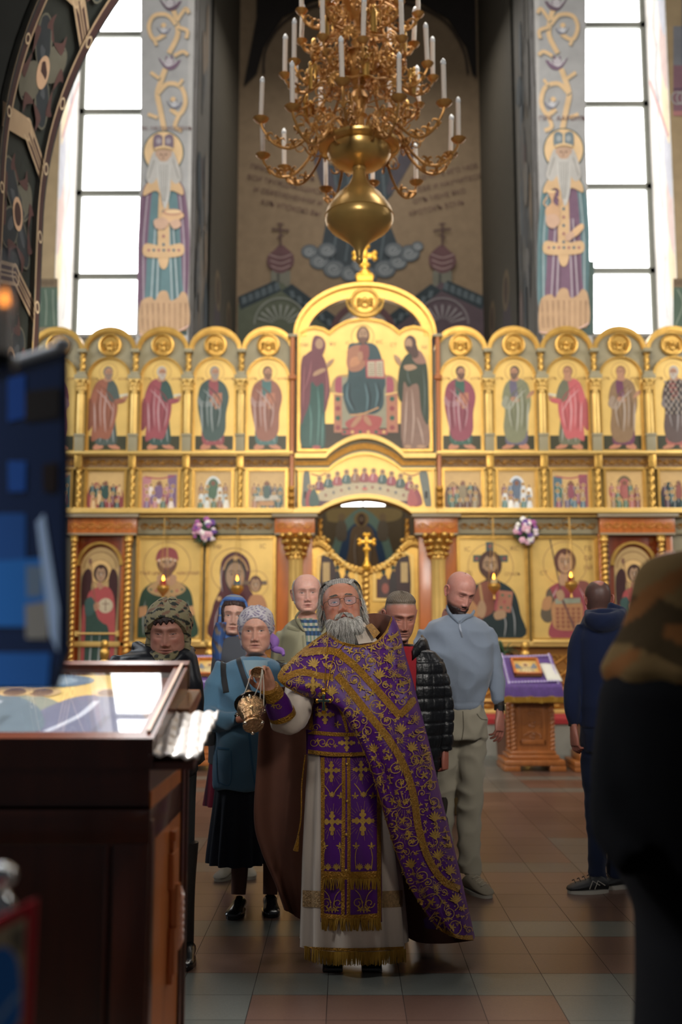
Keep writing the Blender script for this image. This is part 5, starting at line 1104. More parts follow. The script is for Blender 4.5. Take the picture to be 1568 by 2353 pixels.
# third lectern, partly behind the hooded man: only its base and side show
x=XP(1320,11.3,1650);root=thing('stand','carved wooden stand whose base shows left of the hooded man','stand',(x+.12,11.3,0))
m=MB();m.box(x-.06,x+.5,11.05,11.6,.05,.11,.015);m.box(x,x+.44,11.1,11.55,.11,.2,.02);m.box(x-.06,x+.06,11.05,11.6,0,.05,.01);m.build('base',LWOOD,root)
m=MB();m.box(x+.06,x+.38,11.15,11.5,.2,.82,.02);m.box(x-.02,x+.46,11.08,11.56,.82,.90,.02);m.box(x-.08,x+.52,11.04,11.6,.90,.94,.02);m.build('body',LWOOD,root)
# cream-draped stand just behind the tall man
x=XP(1041,8.6,1800);root=thing('candle_table','narrow table in a pale cloth seen between the legs of the tall man','table',(x,8.6,0))
m=MB();g=[[(x-.17+.035*0+.17*(1+math.cos(a))-.02+.006*math.sin(9*a),8.6+.16*math.sin(a)+.006*math.cos(11*a),z)for a in np.linspace(0,2*PI,41)[:-1]]for z in(.005,.3,.7,.86)];m.loft(g);m.build('cloth',mat('cream_cloth','9a8456',.8),root)
# gold finials of floor candle stands
def candlestand(px,Y,py,label,h0=None):
 c=P(px,py,Y);root=thing('candle_stand',label,'candle stand',(c.x,Y,SOL if Y>12.6 else 0),'gilded candle stand finials')
 b=SOL if Y>12.6 else 0;H=c.z
 m=MB();m.lathe([(.16,b),(.17,b+.03),(.08,b+.08),(.03,b+.14),(.03,H-.5),(.05,H-.47),(.03,H-.44),(.028,H-.30)],(c.x,Y,0),20);m.build('pole',GOLD,root)
 m=MB();m.lathe([(.028,H-.30),(.06,H-.27),(.06,H-.24),(.035,H-.21),(.05,H-.17),(.062,H-.13),(.05,H-.09),(.03,H-.075),(.045,H-.05),(.05,H-.02),(.035,H+.02),(.0,H+.03)],(c.x,Y,0),20);m.build('finial',GOLD,root)
candlestand(241,12.2,1476,'gilded turned post standing left of the bending woman')
candlestand(1207,12.4,1480,'gilded turned post behind the right lectern');candlestand(482,12.4,1478,'gilded turned post behind the left lectern')
# leaves beside the right lectern
m=MB();c=P(1160,1500,12.0);r=random.Random(2)
for i in range(26):a=r.random()*2*PI;q=r.uniform(.1,.2);d=Vector((q*math.cos(a),-.05+r.random()*.1,q*math.sin(a)*.8));m.stube([c,c+d*.6+Vector((0,0,.03)),c+d],[.004,(.02,.004),.002],6,4)
m.tube([c,(c.x,c.y,.45)],.012,6)
pv=thing('potted_plant','dark leafy plant peeking out beside the right lectern','plant',(c.x,c.y,0));m.build('leaves',mat('leaf_green'),pv)
m=MB();m.lathe([(.1,0),(.11,.05),(.13,.46),(.14,.48),(.12,.48)],(c.x,c.y,0),20);m.build('pot',mat('clay_pot','6a4a38',.7),pv)
# ------------------------------------------------------------------ glazed icon case on the left
KX1=-.505;KX0=-1.75;KYF,KYB=2.62,3.16
ZF=ZP(1702,KYF);ZBk=ZP(1537,KYB)
KW=mat('case_wood','4f210e',.28,0,var=.22,vscale=5,stretch=(3,3,.35),coat=.5,bump=.03,bscale=40)
kio=thing('icon_case','large dark wooden case with a sloping glass lid on the left','display case',((KX0+KX1)/2,(KYF+KYB)/2,0))
m=MB();m.box(KX0,KX1,KYF,KYB,0.0,ZF-.165);m.build('cabinet',KW,kio)
m=MB()
for z0_,z1_ in((.02,.12),(ZF-.26,ZF-.17)):m.box(KX0,KX1+.006,KYF-.012,KYB,z0_,z1_,.006)
for x0,x1 in((KX1-.085,KX1+.004),(KX1-.11,KX1-.095),(KX0,KX0+.09)):m.box(x0,x1,KYF-.014,KYF+.02,.1,ZF-.255,.004)
m.build('moulding',KW,kio)
# right flank: lighter wood colour stands in for window light; moulding, carved arrow-like ornament
m=MB();m.box(KX1,KX1+.004,KYF+.01,KYB-.01,.02,ZF-.13);m.build('lit_side_panel',mat('lit_flank_wood','d07838',.4,0,var=.15,vscale=5,stretch=(3,3,.35),coat=.2),kio)
m=MB();m.box(KX1,KX1+.010,KYF,KYF+.05,.1,ZF-.2,.004);m.box(KX1,KX1+.012,KYB-.06,KYB,.02,ZF-.12,.004);m.box(KX1-.002,KX1+.018,KYB-.012,KYB+.01,.02,ZF-.1,.004);m.build('moulding',KW,kio)
m=MB();yc=(KYF+KYB)/2+.06;LFW=mat('lit_flank_wood')
zz0=ZP(2230,yc);zz1=ZP(1905,yc)
m.box(KX1,KX1+.022,yc-.035,yc+.035,zz1-.03,zz1,.006);m.box(KX1,KX1+.02,yc-.045,yc+.045,zz1-.16,zz1-.06,.006);m.box(KX1,KX1+.016,yc-.03,yc+.03,zz1-.06,zz1-.03)
m.stube([(KX1+.012,yc,zz1-.15),(KX1+.014,yc-.01,zz1-.3),(KX1+.014,yc-.02,zz0+.12),(KX1+.012,yc-.02,zz0)],[.022,.018,.016,.02],8)
for k in range(7):
 z_=zz0+.05+k*(zz1-zz0-.25)/7;m.stube([(KX1+.01,yc-.01,z_),(KX1+.028,yc+.035,z_+.02),(KX1+.012,yc+.05,z_+.06),(KX1+.016,yc+.02,z_+.08)],[.01,.012,.009,.004],6)
m.box(KX1,KX1+.02,yc-.035,yc+.02,zz0-.03,zz0+.01,.005);m.build('carving',LFW,kio)
# sloping lid: frame, lining, glass and the icon under it
sl2=(ZBk-ZF)/(KYB-KYF)
def KT(x,v,h=0.):return(x,KYF+(KYB-KYF)*v,ZF+(ZBk-ZF)*v+h)
def kbar(m,x0,x1,v0,v1,h0,h1):m.add([KT(a,b,h)for h in(h0,h1)for a,b in((x0,v0),(x1,v0),(x1,v1),(x0,v1))],[(0,1,2,3),(4,5,6,7),(0,1,5,4),(1,2,6,5),(2,3,7,6),(3,0,4,7)])
m=MB();vs=[(KX0,KYF,ZF-.17),(KX1,KYF,ZF-.17),(KX1,KYB,ZF-.17),(KX0,KYB,ZF-.17),KT(KX0,0,-.02),KT(KX1,0,-.02),KT(KX1,1,-.02),KT(KX0,1,-.02)]
m.add(vs,[(0,1,2,3),(4,5,6,7),(0,1,5,4),(1,2,6,5),(2,3,7,6),(3,0,4,7)]);m.build('desk',KW,kio)
m=MB();kbar(m,KX0,KX1+.012,-.04,.035,-.06,.014);kbar(m,KX0,KX1+.012,.96,1.03,-.06,.02);kbar(m,KX1-.03,KX1+.012,0,1,-.07,.014);kbar(m,KX0,KX0+.04,0,1,-.06,.014);m.build('lid_frame',KW,kio)
m=MB();kbar(m,KX1-.012,KX1-.003,0.02,.98,.014,.022);m.build('lid_bead',mat('worn_edge','a88872',.3,coat=.3),kio)
m=MB();kbar(m,-1.58,-.60,.03,.97,-.018,-.012);m.build('icon_board',GOLDL,kio)
A=Art(lambda x,v,k:KT(x,v,-.0115+k),.0005)
A.rect(-1.60,.04,-.62,.16,'39525c');A.ell(-.93,.86,.16,.11,'4a6070');A.ell(-.93,.86,.11,.07,'70808a')
for bx,c1 in((-1.22,'6a4a4c'),(-.92,'7a7a68'),(-.72,'5a5a70'),(-1.0,'54626a')):
 A.blob([(bx-.18,.12),(bx+.16,.12),(bx+.15,.38),(bx+.05,.60),(bx-.06,.62),(bx-.14,.42)],c1);A.line([(bx-.08,.15),(bx-.02,.35),(bx,.55)],.02,mixc(c1,'ffffff',.3));A.line([(bx+.05,.15),(bx+.06,.35)],.02,mixc(c1,'000000',.3))
 A.ell(bx+.02,.68,.055,.065,'b89048');A.ell(bx+.02,.67,.034,.05,'6a4830')
A.blob([(-1.20,.82),(-1.14,.88),(-1.02,.80),(-1.06,.76),(-1.16,.80)],'2f3c48');A.blob([(-1.42,.14),(-1.22,.14),(-1.24,.40),(-1.40,.38)],'6a3a44')
A.build('icon_painting',ICONP,kio)
GL=bpy.data.materials.new('lid_glass');GL.use_nodes=True;nt=GL.node_tree;nt.nodes.remove(nt.nodes['Principled BSDF'])
tr_,gl_,fr_,mx_=[nt.nodes.new('ShaderNode'+k)for k in('BsdfTransparent','BsdfGlossy','LayerWeight','MixShader')];gl_.inputs['Roughness'].default_value=.02;pw_=nt.nodes.new('ShaderNodeMath');pw_.operation='POWER';pw_.inputs[1].default_value=2.6;nt.links.new(fr_.outputs['Facing'],pw_.inputs[0])
nt.links.new(pw_.outputs[0],mx_.inputs[0]);nt.links.new(tr_.outputs[0],mx_.inputs[1]);nt.links.new(gl_.outputs[0],mx_.inputs[2]);nt.links.new(mx_.outputs[0],nt.nodes['Material Output'].inputs[0])
m=MB();m.quadp(KT(KX0+.04,.035,.006),KT(KX1-.028,.035,.006),KT(KX1-.028,.96,.006),KT(KX0+.04,.96,.006));m.build('glass',GL,kio,smooth=False)
# open side shelf with a crumpled foil-wrapped book
m=MB();sx0,sx1=KX1+.0,KX1+.115;y0_,y1_=KYF-.02,KYF+.30;zt_=ZP(1752,KYF-.02)
foil=MB();r=random.Random(5);g=[]
for j in range(26):
 row=[]
 for i in range(20):
  u,v=i/19,j/25;e=.004*math.sin(v*34+math.sin(u*6)*2)*(.4+u)+.004*math.sin(u*23+v*9)+r.uniform(-.0012,.0012)
  row.append((sx0+.004+(.125)*u+.01*v,y0_+(y1_-y0_)*v,zt_+.012+(.085)*v+e))
 g.append(row)
foil.grid(g);fo=foil.build('tray',mat('silver_foil','ddd4cc',.34,.45,var=.08),None)
mo=fo.modifiers.new('thick','SOLIDIFY');mo.thickness=.006;mo.offset=-1
tag(fo,'crumpled silver sheet lying on the ledge at the right of the glazed case','metal sheet')
sh=MB();sh.add([(sx0,y0_+.01,zt_-.02),(sx1,y0_+.01,zt_-.02),(sx1,y1_,zt_+.062),(sx0,y1_,zt_+.062),(sx0,y0_+.01,zt_-.002),(sx1,y0_+.01,zt_-.002),(sx1,y1_,zt_+.08),(sx0,y1_,zt_+.08)],[(0,1,2,3),(4,5,6,7),(0,1,5,4),(1,2,6,5),(2,3,7,6),(3,0,4,7)])
sh.build('ledge',KW,kio)
m=MB();c0,c1=P(398,1655,KYF+.35),P(425,1585,KYB+.02)
m.add([(KX1+.0,KYF+.32,zt_+.07),(KX1+.055,KYF+.32,zt_+.07),(KX1+.05,KYB+.02,c1.z-.02),(KX1,KYB+.02,c1.z-.02),(KX1+.0,KYF+.32,zt_+.11),(KX1+.05,KYF+.32,zt_+.11),(KX1+.045,KYB+.02,c1.z),(KX1,KYB+.02,c1.z)],[(0,1,2,3),(4,5,6,7),(0,1,5,4),(1,2,6,5),(2,3,7,6),(3,0,4,7)]);m.build('bracket',mat('bracket_wood','9a5a34',.3,coat=.4),kio)
# ------------------------------------------------------------------ very near, blurred: blue glossy board on a post, red-edged card
bd=thing('display_board','out-of-focus dark blue glossy board close at the left edge','display board',(-.80,1.5,0))
BLUE=mat('glossy_board',attr=True,rough=.15,coat=.5)
YB1=1.5;BA,BB=P(150,1200,1.5),P(-160,1200,1.76);BN=Vector((-(BB.y-BA.y),BB.x-BA.x,0)).normalized()
def BP(px,py,k=0.):
 d=ray(px,py);q=C0+d*((BA-C0).dot(BN)/d.dot(BN));return q+BN*(k if BN.y<0 else-k)
def slab(pts,y,th,dy):
 m=MB();f=[BP(*p)for p in pts];bk=[BP(px,py,-th)for px,py in pts];n=len(f)
 m.add([tuple(p)for p in f+bk],[tuple(range(n)),tuple(range(n,2*n))[::-1]]+[(i,n+i,n+(i+1)%n,(i+1)%n)for i in range(n)]);return m
out=[(142,805),(-160,905),(-160,1585),(118,1585),(146,1500)]
m=slab(out,YB1,.012,0);m.col('16233a');m.c=[lin('1a2c50')]*len(m.v);m.build('panel',BLUE,bd,smooth=False)
A=Art(lambda px,py,k:tuple(BP(px,py,.001+k)),.0004)
for pts,c in(([(-20,1180),(60,1180),(60,1290),(-20,1300)],'2a5aa0'),([(-20,1290),(120,1280),(110,1440),(-20,1440)],'2f78c8'),([(-20,1500),(118,1500),(112,1580),(-20,1580)],'2c68b4'),([(62,1300),(100,1300),(98,1370),(64,1372)],'76889a'),([(60,1390),(116,1380),(112,1468),(62,1468)],'9a958c'),([(20,870),(60,860),(60,960),(20,970)],'2450a0'),([(20,1060),(62,1060),(60,1130),(22,1130)],'2858a8'),([(86,1200),(104,1180),(138,1400),(136,1500),(118,1460)],'b8d0f0'),([(60,900),(140,890),(138,960),(60,970)],'2a2420'),([(100,1070),(134,1060),(132,1130),(102,1130)],'2a1d16')):
 A.poly(pts,c)
A.build('print',BLUE,bd)
p0=P(150,790,YB1);m=MB();m.tube([BP(-160,895),BP(140,800)],.009,10);m.ball(BP(145,792),(.014,.014,.011),12,8);m.build('top_rail',mat('pale_plastic','c8ccd0',.3),bd)
pp=BP(-110,900);m=MB();m.tube([(pp.x,pp.y+.03,pp.z+.05),(pp.x,pp.y+.03,0.02)],.014,12);m.lathe([(.16,0),(.16,.012),(.03,.02),(.014,.05)],(pp.x,pp.y+.03,0),24);m.build('post',mat('black_metal','181818',.4,.5),bd)
# clear candle glass with a warm glint, above it
c=P(12,650,1.2);gs=thing('candle_holder','blurred clear glass candle holder with an orange glow at the far left','candle holder',(c.x-.09,1.2,0))
CG=bpy.data.materials.new('clear_tube');CG.use_nodes=True;b=CG.node_tree.nodes['Principled BSDF'];b.inputs['Alpha'].default_value=.25;b.inputs['Roughness'].default_value=.1;b.inputs['Base Color'].default_value=(.75,.78,.85,1)
m=MB();zt0,zb0=P(12,570,1.2).z,P(12,815,1.2).z;m.tube([(c.x,1.2,zb0),(c.x,1.2,zt0)],.012,16,cap=False);m.build('glass',CG,gs)
m=MB();m.tube([(c.x,1.2,zb0),(c.x,1.2,P(12,705,1.2).z)],.007,12);m.build('candle',mat('ivory_wax','c8b8a0',.6),gs)
zf=P(12,705,1.2).z;m=MB();m.lathe([(.002,zf),(.0055,zf+.006),(.004,zf+.014),(.0006,zf+.024)],(c.x,1.2,0),10);m.build('flame',mat('small_flame','ff9a40',.5,emit=3),gs)
m=MB();m.lathe([(.016,zb0-.02),(.018,zb0-.01),(.016,zb0)],(c.x,1.2,0),16);m.tube([(c.x,1.2,zb0-.015),(c.x-.09,1.2,zb0-.015)],.005,8);m.tube([(c.x-.09,1.2,zb0-.01),(c.x-.09,1.2,0.01)],.008,10);m.lathe([(.1,0),(.1,.01),(.02,.02)],(c.x-.09,1.2,0),24);m.build('stand',mat('black_metal'),gs)
# red-edged card on a small stand
Yc=1.25;st=thing('side_table','small table below the lower left corner holding a card','table',(-.62,Yc,0))
cz=P(40,2370,Yc).z-.06
m=MB();m.box(-.60,-.385,Yc-.12,Yc+.14,cz-.03,cz,.006);m.build('table_top',KW,st)
for sx in(-.59,-.42):
 for sy in(-.1,.1):m=MB();m.box(sx,sx+.03,Yc+sy,Yc+sy+.03,0,cz-.03,.004);m.build('leg',KW,st)
cdp=thing('picture_card','blurred icon card with a bright red border in the lower left corner','card',(-.5,Yc,cz))
def CT(px,py):p=P(px,py,Yc);return(p.x,Yc+(p.z-cz)*.12,p.z)
zb_=lambda px:(P(px,2370,Yc).x,Yc,cz)
o=[(-170,2260),(66,2080),(70,2370)]
f=[CT(-170,2200),CT(68,2078),(P(66,2370,Yc).x,Yc,cz+.001),(P(-170,2370,Yc).x,Yc,cz+.001)]
m=MB();bk=[(a,b+.006,c_)for a,b,c_ in f];m.add(f+bk,[(0,1,2,3),(7,6,5,4),(0,4,5,1),(1,5,6,2),(2,6,7,3),(3,7,4,0)]);m.build('card',mat('red_edge','d81424',.5),cdp,smooth=False)
A=Art(lambda px,py,k:(CT(px,py)[0],CT(px,py)[1]-.0008-k,CT(px,py)[2]),.0003)
A.poly([(-150,2215),(48,2118),(48,2365),(-150,2365)],'d8bc90');A.blob([(-60,2300),(-30,2200),(10,2190),(36,2240),(34,2365),(-60,2365)],'2f86e0');A.line([(-20,2365),(20,2310),(40,2290)],10,'a8ccec');A.blob([(10,2160),(40,2140),(42,2200),(20,2190)],'8a7a60');A.build('picture',mat('card_print',attr=True,rough=.3),cdp)
# steel knob of a candle cup on the same table
kp=P(-2,2012,1.33);m=MB();m.ball((kp.x,1.33,kp.z),(.022,.022,.016),20,12);m.lathe([(.012,kp.z-.02),(.022,kp.z-.035),(.025,kp.z-.06)],(kp.x,1.33,0),20)
jar=thing('jar','silver-topped glass jar at the left edge above the red-edged card','jar',(kp.x,1.33,cz))
m.build('lid',mat('chrome','c8cccc',.15,.9),jar);m=MB();m.lathe([(.024,kp.z-.06),(.03,kp.z-.09),(.035,kp.z-.13),(.035,cz),],(kp.x,1.33,0),20);m.build('body',mat('jar_amber','9a6c44',.3),jar)
# ------------------------------------------------------------------ people: tools
SKIN=mat('skin',attr=True,rough=.46,spec=.35,var=.07,vscale=70,bump=.05,bscale=260)
b=SKIN.node_tree.nodes['Principled BSDF'];b.inputs['Subsurface Weight'].default_value=.12;b.inputs['Subsurface Radius'].default_value=(.012,.004,.002);b.inputs['Subsurface Scale'].default_value=.6
HAIR=mat('hair',attr=True,rough=.55,bump=.5,bscale=90,var=.2,vscale=60)
SCARF=mat('printed_scarf',attr=True,rough=.75,bump=.15,bscale=40)
CLOTHC=mat('plain_cloth',attr=True,rough=.9,weave=.12,bscale=420,spec=.2,sheen=.1)
KNIT=mat('knit',attr=True,rough=.95,weave=.2,bscale=300,spec=.15,sheen=.25)
LEATH=mat('black_leather','0c0c0d',.22,spec=.6,coat=.3,bump=.05,bscale=30)
def g2(x,z,cx,cz,sx,sz):return np.exp(-((x-cx)/sx)**2-((z-cz)/sz)**2)
def sst(a,b,x):t=np.clip((x-a)/(b-a),0,1);return t*t*(3-2*t)
def segd(x,z,a,b):
 ax,az=a;bx,bz=b;dx,dz=bx-ax,bz-az;t=np.clip(((x-ax)*dx+(z-az)*dz)/(dx*dx+dz*dz),0,1)
 return np.hypot(x-ax-t*dx,z-az-t*dz)
HT=[(.1150,.004,-.002,.008),(.1120,.026,-.028,.036),(.1040,.043,-.050,.060),(.0880,.060,-.070,.080),(.0680,.0705,-.0825,.092),(.0450,.0760,-.0885,.098),(.0220,.0765,-.0895,.098),(.0,.0745,-.0860,.094),(-.020,.0722,-.0850,.086),(-.040,.0690,-.0840,.074),(-.060,.0645,-.0835,.063),(-.078,.0585,-.0825,.057),(-.092,.0505,-.0820,.055),(-.103,.0430,-.0790,.054),(-.111,.0430,-.0660,.054),(-.117,.0480,-.0460,.055),(-.122,.0525,-.0300,.057),(-.136,.0540,-.0190,.060),(-.160,.0550,-.0140,.064),(-.190,.0610,-.0140,.070),(-.215,.0800,-.0200,.080),(-.235,.1150,-.0300,.090)]
def headgrid(w=1.,jowl=0.,nose=1.,brow=1.,age=0.,chin=1.,mouth=0.,lid=1.,cheeks=1.,nw=1.):
 T=np.array(catmull(HT,6));na=112;u=np.linspace(-PI,PI,na,endpoint=False);a=u-.42*np.sin(u)
 z=T[:,0][:,None]+0*a;W_=T[:,1][:,None]*w;yf=T[:,2][:,None];yb=T[:,3][:,None]
 W_=W_+jowl*.010*np.exp(-((z+.075)/.03)**2)
 ca,sa=np.cos(a)[None],np.sin(a)[None];e=.92
 x=W_*np.sign(sa)*np.abs(sa)**e;mid,hf=(yf+yb)/2,(yb-yf)/2
 y=mid-hf*np.sign(ca)*np.abs(ca)**e
 fr=np.clip((ca+.05)/.5,0,1);d=0*x;X_=np.abs(x)
 d+=brow*.0050*np.exp(-((z-.024)/.008)**2)*np.exp(-(X_/.05)**4)
 d-=.0115*g2(X_,z,.031,.001,.0165,.012)+.004*g2(X_,z,.017,.004,.008,.010)
 d+=.0085*lid*g2(X_,z,.0315,-.001,.0125,.0075)
 d-=.0012*g2(X_,z,.031,-.016,.016,.003)*(1+2*age) # bag below the eye
 zz_=z[:,0];prof=np.interp(zz_,[-.062,-.056,-.050,-.045,-.040,-.030,-.015,0,.012,.024,.034],[0,.004,.013,.0215,.0235,.0205,.0145,.0095,.0058,.0020,0])[:,None]*nose
 nwid=np.interp(zz_,[-.055,-.046,-.036,-.02,.0,.02],[.0125,.0125,.0115,.0095,.0085,.011])[:,None]*nw
 d+=prof*np.exp(-(X_/nwid)**2)
 d+=.0095*nw*g2(X_,z,.0135,-.0475,.0062,.0062)-.004*g2(X_,z,.0065,-.0545,.0035,.0025)
 d+=cheeks*.0045*g2(X_,z,.045,-.028,.018,.016)
 ln=segd(X_,z,(.0185,-.048),(.033,-.080));d-=(.0016+.0022*age)*np.exp(-(ln/.0028)**2)
 d+=.0042*g2(x,z,0,-.0675,.021,.0042)+.0050*g2(x,z,0,-.0785,.019,.0050)-.0040*g2(x,z,0,-.0725-mouth*.002,.0235,.0016+.004*mouth)
 d-=.0030*g2(x,z,0,-.0885,.022,.004)-.0012*g2(x,z,0,-.060,.004,.006)
 d+=chin*.0062*g2(x,z,0,-.1010,.017,.011)
 if age:
  for k,zw in enumerate((.044,.053,.062)):d-=.0011*age*np.exp(-((z-zw-.003*np.cos(x*90+k))/.0016)**2)*np.exp(-(X_/.04)**4)
  for k,zw in enumerate((-.003,-.012)):d-=.0012*age*np.exp(-(segd(X_,z,(.047,0),(.062,zw+.006))/.0015)**2)
  d-=.0014*age*np.exp(-(segd(X_,z,(.006,.02),(.008,.036))/.0016)**2)
 y=y-d*fr
 return np.stack([x,y,z],-1),a
def gnorm(G):
 du=np.roll(G,-1,1)-np.roll(G,1,1);dv=np.gradient(G,axis=0);n=np.cross(du,dv);l=np.linalg.norm(n,axis=-1,keepdims=True);n=n/np.maximum(l,1e-9)
 c=G.mean(1,keepdims=True);s=np.sign(((G-c)*n).sum(-1).mean());return n*(s or 1)
def headcol(G,a,skin='b07c62',lips='96544a',brow='4a3628',browt=1.,red=.5,stub=None,stubf=.5,hair=None,hairmask=None,shade=.0):
 x,y,z=G[...,0],G[...,1],G[...,2];X_=np.abs(x);fr=(np.cos(a)[None]>.15)
 c=np.ones(G.shape)*np.array(lin(skin))
 def mix(col,m):
  nonlocal c;m=np.clip(m,0,1)[...,None];c=c*(1-m)+np.array(lin(col))*m
 rc=mixc(skin,'a02a20',.5)
 mix(rc,red*.7*g2(X_,z,.042,-.032,.02,.017)*fr);mix(rc,red*.9*g2(x,z,0,-.044,.013,.010)*fr);mix(rc,red*.5*(X_>.07)*(np.abs(z)<.04))
 mix(mixc(skin,'4a2420',.55),(.55*g2(X_,z,.031,.006,.018,.007)+.4*g2(X_,z,.030,-.014,.014,.005))*fr)
 mix(lips,(g2(x,z,0,-.0680,.022,.0042)+g2(x,z,0,-.0780,.019,.0048))*.9*fr);mix('3a1a16',1.1*g2(x,z,0,-.0727,.0225,.0014)*fr)
 if stub:
  m=sst(-.045,-.066,z)*sst(-.13,-.118,z)*np.clip((np.cos(a)[None]+.35)/.3,0,1);m=np.maximum(m*(1-g2(x,z,0,-.073,.022,.009)),.9*g2(x,z,0,-.059,.022,.006)*fr);mix(stub,m*stubf)
 bz=.024-.004*((X_-.030)/.02)**2;mix(brow,browt*np.exp(-((z-bz)/.0038)**4)*sst(.011,.016,X_)*(1-sst(.046,.053,X_))*fr)
 if hairmask is not None:mix(hair,hairmask(x,y,z))
 return c
class Head:
 def __init__(s,px,py,Y,scale=1.,pitch=0,yaw=0,roll=0,gp=None,cp=None,eye='5a6a70',open_=1.,flip=False,gaze=0.,ears=True,eyes=True):
  s.G,s.a=headgrid(**(gp or{}));s.N=gnorm(s.G);s.C=headcol(s.G,s.a,**(cp or{}));s.s=scale
  R=Matrix.Rotation(math.radians(yaw+(180 if flip else 0)),3,'Z')@ Matrix.Rotation(-math.radians(pitch),3,'X')@ Matrix.Rotation(-math.radians(roll),3,'Y')
  R0=Matrix.Rotation(math.radians((180 if flip else 0)),3,'Z')
  s.R=np.array(R);s.R0=np.array(R0);s.piv=np.array([0,.02,-.135]);s.skin=(cp or{}).get('skin','b07c62')
  e=np.array([0,-.085 if not flip else .09,0.]);ew=s._rot(e[None])[0]*scale;tgt=np.array(P(px,py,Y));s.t=tgt-ew
  s.mb=MB().col('2a2420');s.addgrid(s.mb,s.G,s.C)
  bm=bmesh.new();vs=[bm.verts.new(v)for v in s.G.reshape(-1,3)];nr,nc=s.G.shape[:2]
  for i in range(nr-1):
   for j in range(nc):k=(j+1)%nc;bm.faces.new((vs[i*nc+j],vs[i*nc+k],vs[(i+1)*nc+k],vs[(i+1)*nc+j]))
  s.bvh=BVHTree.FromBMesh(bm);bm.free()
  sk=s.skin
  if ears:
   ec=mixc(sk,'9a2a20',.22)
   for sg in(-1,1):
    def E(p):return[sg*(.0735+p[0])*(gp or{}).get('w',1.),.012+p[1],-.004+p[2]]
    m=MB();m.ball((0,0,0),(.006,.013,.026),14,10);m.stube([(.004,.006,-.030),(.010,.010,-.015),(.016,.018,.008),(.016,.012,.026),(.012,-.002,.031),(.006,-.010,.020),(.005,-.010,.004)],[.005,.0045,.0045,.0048,.0045,.004,.003],8,5);m.ball((.006,.002,-.028),(.005,.007,.008),8,6)
    m.stube([(.006,.002,-.018),(.010,.008,0),(.009,.004,.016)],.003,6,4)
    q=[E(v)for v in m.v];s.add(s.mb,q,m.f,ec)
  if eyes:
   for sg in(-1,1):
    cx=sg*.0315;w_,hu,hl=.0145,.0050*open_,.0036*open_
    up=[(cx+sg*w_*t,-.0005+hu*(1-t*t)**.8+.0008*t)for t in np.linspace(-1,1,13)];lo=[(cx+sg*w_*t,-.0005-hl*(1-t*t)**.9+.0008*t)for t in np.linspace(1,-1,13)][1:-1]
    s.patch(up+lo,'c4b2a4' if open_>.4 else '9a8478',.0006)
    ir=.0058;cxx=cx+gaze*.004;ic=[(cxx+ir*math.cos(t),max(-.0005-hl*.98,min(.0008+ir*math.sin(t),-.0005+hu*.98)))for t in np.linspace(0,2*PI,17)[:-1]]
    s.patch(ic,eye,.0010);pc=[(cxx+.0026*math.cos(t),max(-hl*.9,min(.0008+.0026*math.sin(t),hu*.9)))for t in np.linspace(0,2*PI,11)[:-1]];s.patch(pc,'0a0808',.0013)
    s.strip(up,.0018,'2a1814',.0015);s.strip([(x_,z_+.0052)for x_,z_ in up],.0012,mixc(sk,'3a1a14',.6),.0006);s.strip([(x_,z_)for x_,z_ in lo],.0010,mixc(sk,'8a4038',.6),.0012)
 def _rot(s,V):
  V=np.asarray(V,float);w=sst(-.215,-.125,V[:,2])[:,None]
  A_=(V-s.piv)@ s.R.T+s.R0 @ s.piv;B_=V @ s.R0.T;return A_*w+B_*(1-w)
 def W(s,V):return s._rot(V)*s.s+s.t
 def add(s,mb,vs,fs,col):c=lin(col);mb.add([tuple(v)for v in s.W(np.array(vs))],fs,[c]*len(vs))
 def addgrid(s,mb,G,C):
  nr,nc=G.shape[:2];fs=[(i*nc+j,i*nc+(j+1)%nc,(i+1)*nc+(j+1)%nc,(i+1)*nc+j)for i in range(nr-1)for j in range(nc)]
  mb.add([tuple(v)for v in s.W(G.reshape(-1,3))],fs,[tuple(c)for c in C.reshape(-1,3)])
 def surf(s,x,z,off):
  h=s.bvh.ray_cast(Vector((x,-.4,z)),Vector((0,1,0)));y=h[0].y if h[0]else-.08;return(x,y-off,z)
 def patch(s,pts,col,off):
  c=(sum(p[0]for p in pts)/len(pts),sum(p[1]for p in pts)/len(pts));vs=[s.surf(c[0],c[1],off)]+[s.surf(p[0],p[1],off)for p in pts];n=len(pts)
  s.add(s.mb,vs,[(0,i+1,(i+1)%n+1)for i in range(n)],col)
 def strip(s,pts,w,col,off):
  vs=[];
  for p in pts:vs+=[s.surf(p[0],p[1]+w/2,off),s.surf(p[0],p[1]-w/2,off)]
  s.add(s.mb,vs,[(2*i,2*i+2,2*i+3,2*i+1)for i in range(len(pts)-1)],col)
 def cap(s,mask,thick,col,name,m,parent,sunk=.005,noise=None,colfn=None,rows=None):
  G,N=s.G,s.N;x,y,z=G[...,0],G[...,1],G[...,2];k=mask(x,y,z,s.a[None]+0*x);t=thick(x,y,z)if callable(thick)else thick
  if noise:t=t+noise(x,y,z)
  V=G+N*((k*(t+sunk))-sunk)[...,None];C=colfn(x,y,z)if colfn else np.ones(G.shape)*np.array(lin(col))
  if rows:V=V[rows[0]:rows[1]];C=C[rows[0]:rows[1]]
  mb=MB();s.addgrid(mb,V,C);return mb.build(name,m,parent)if name else mb
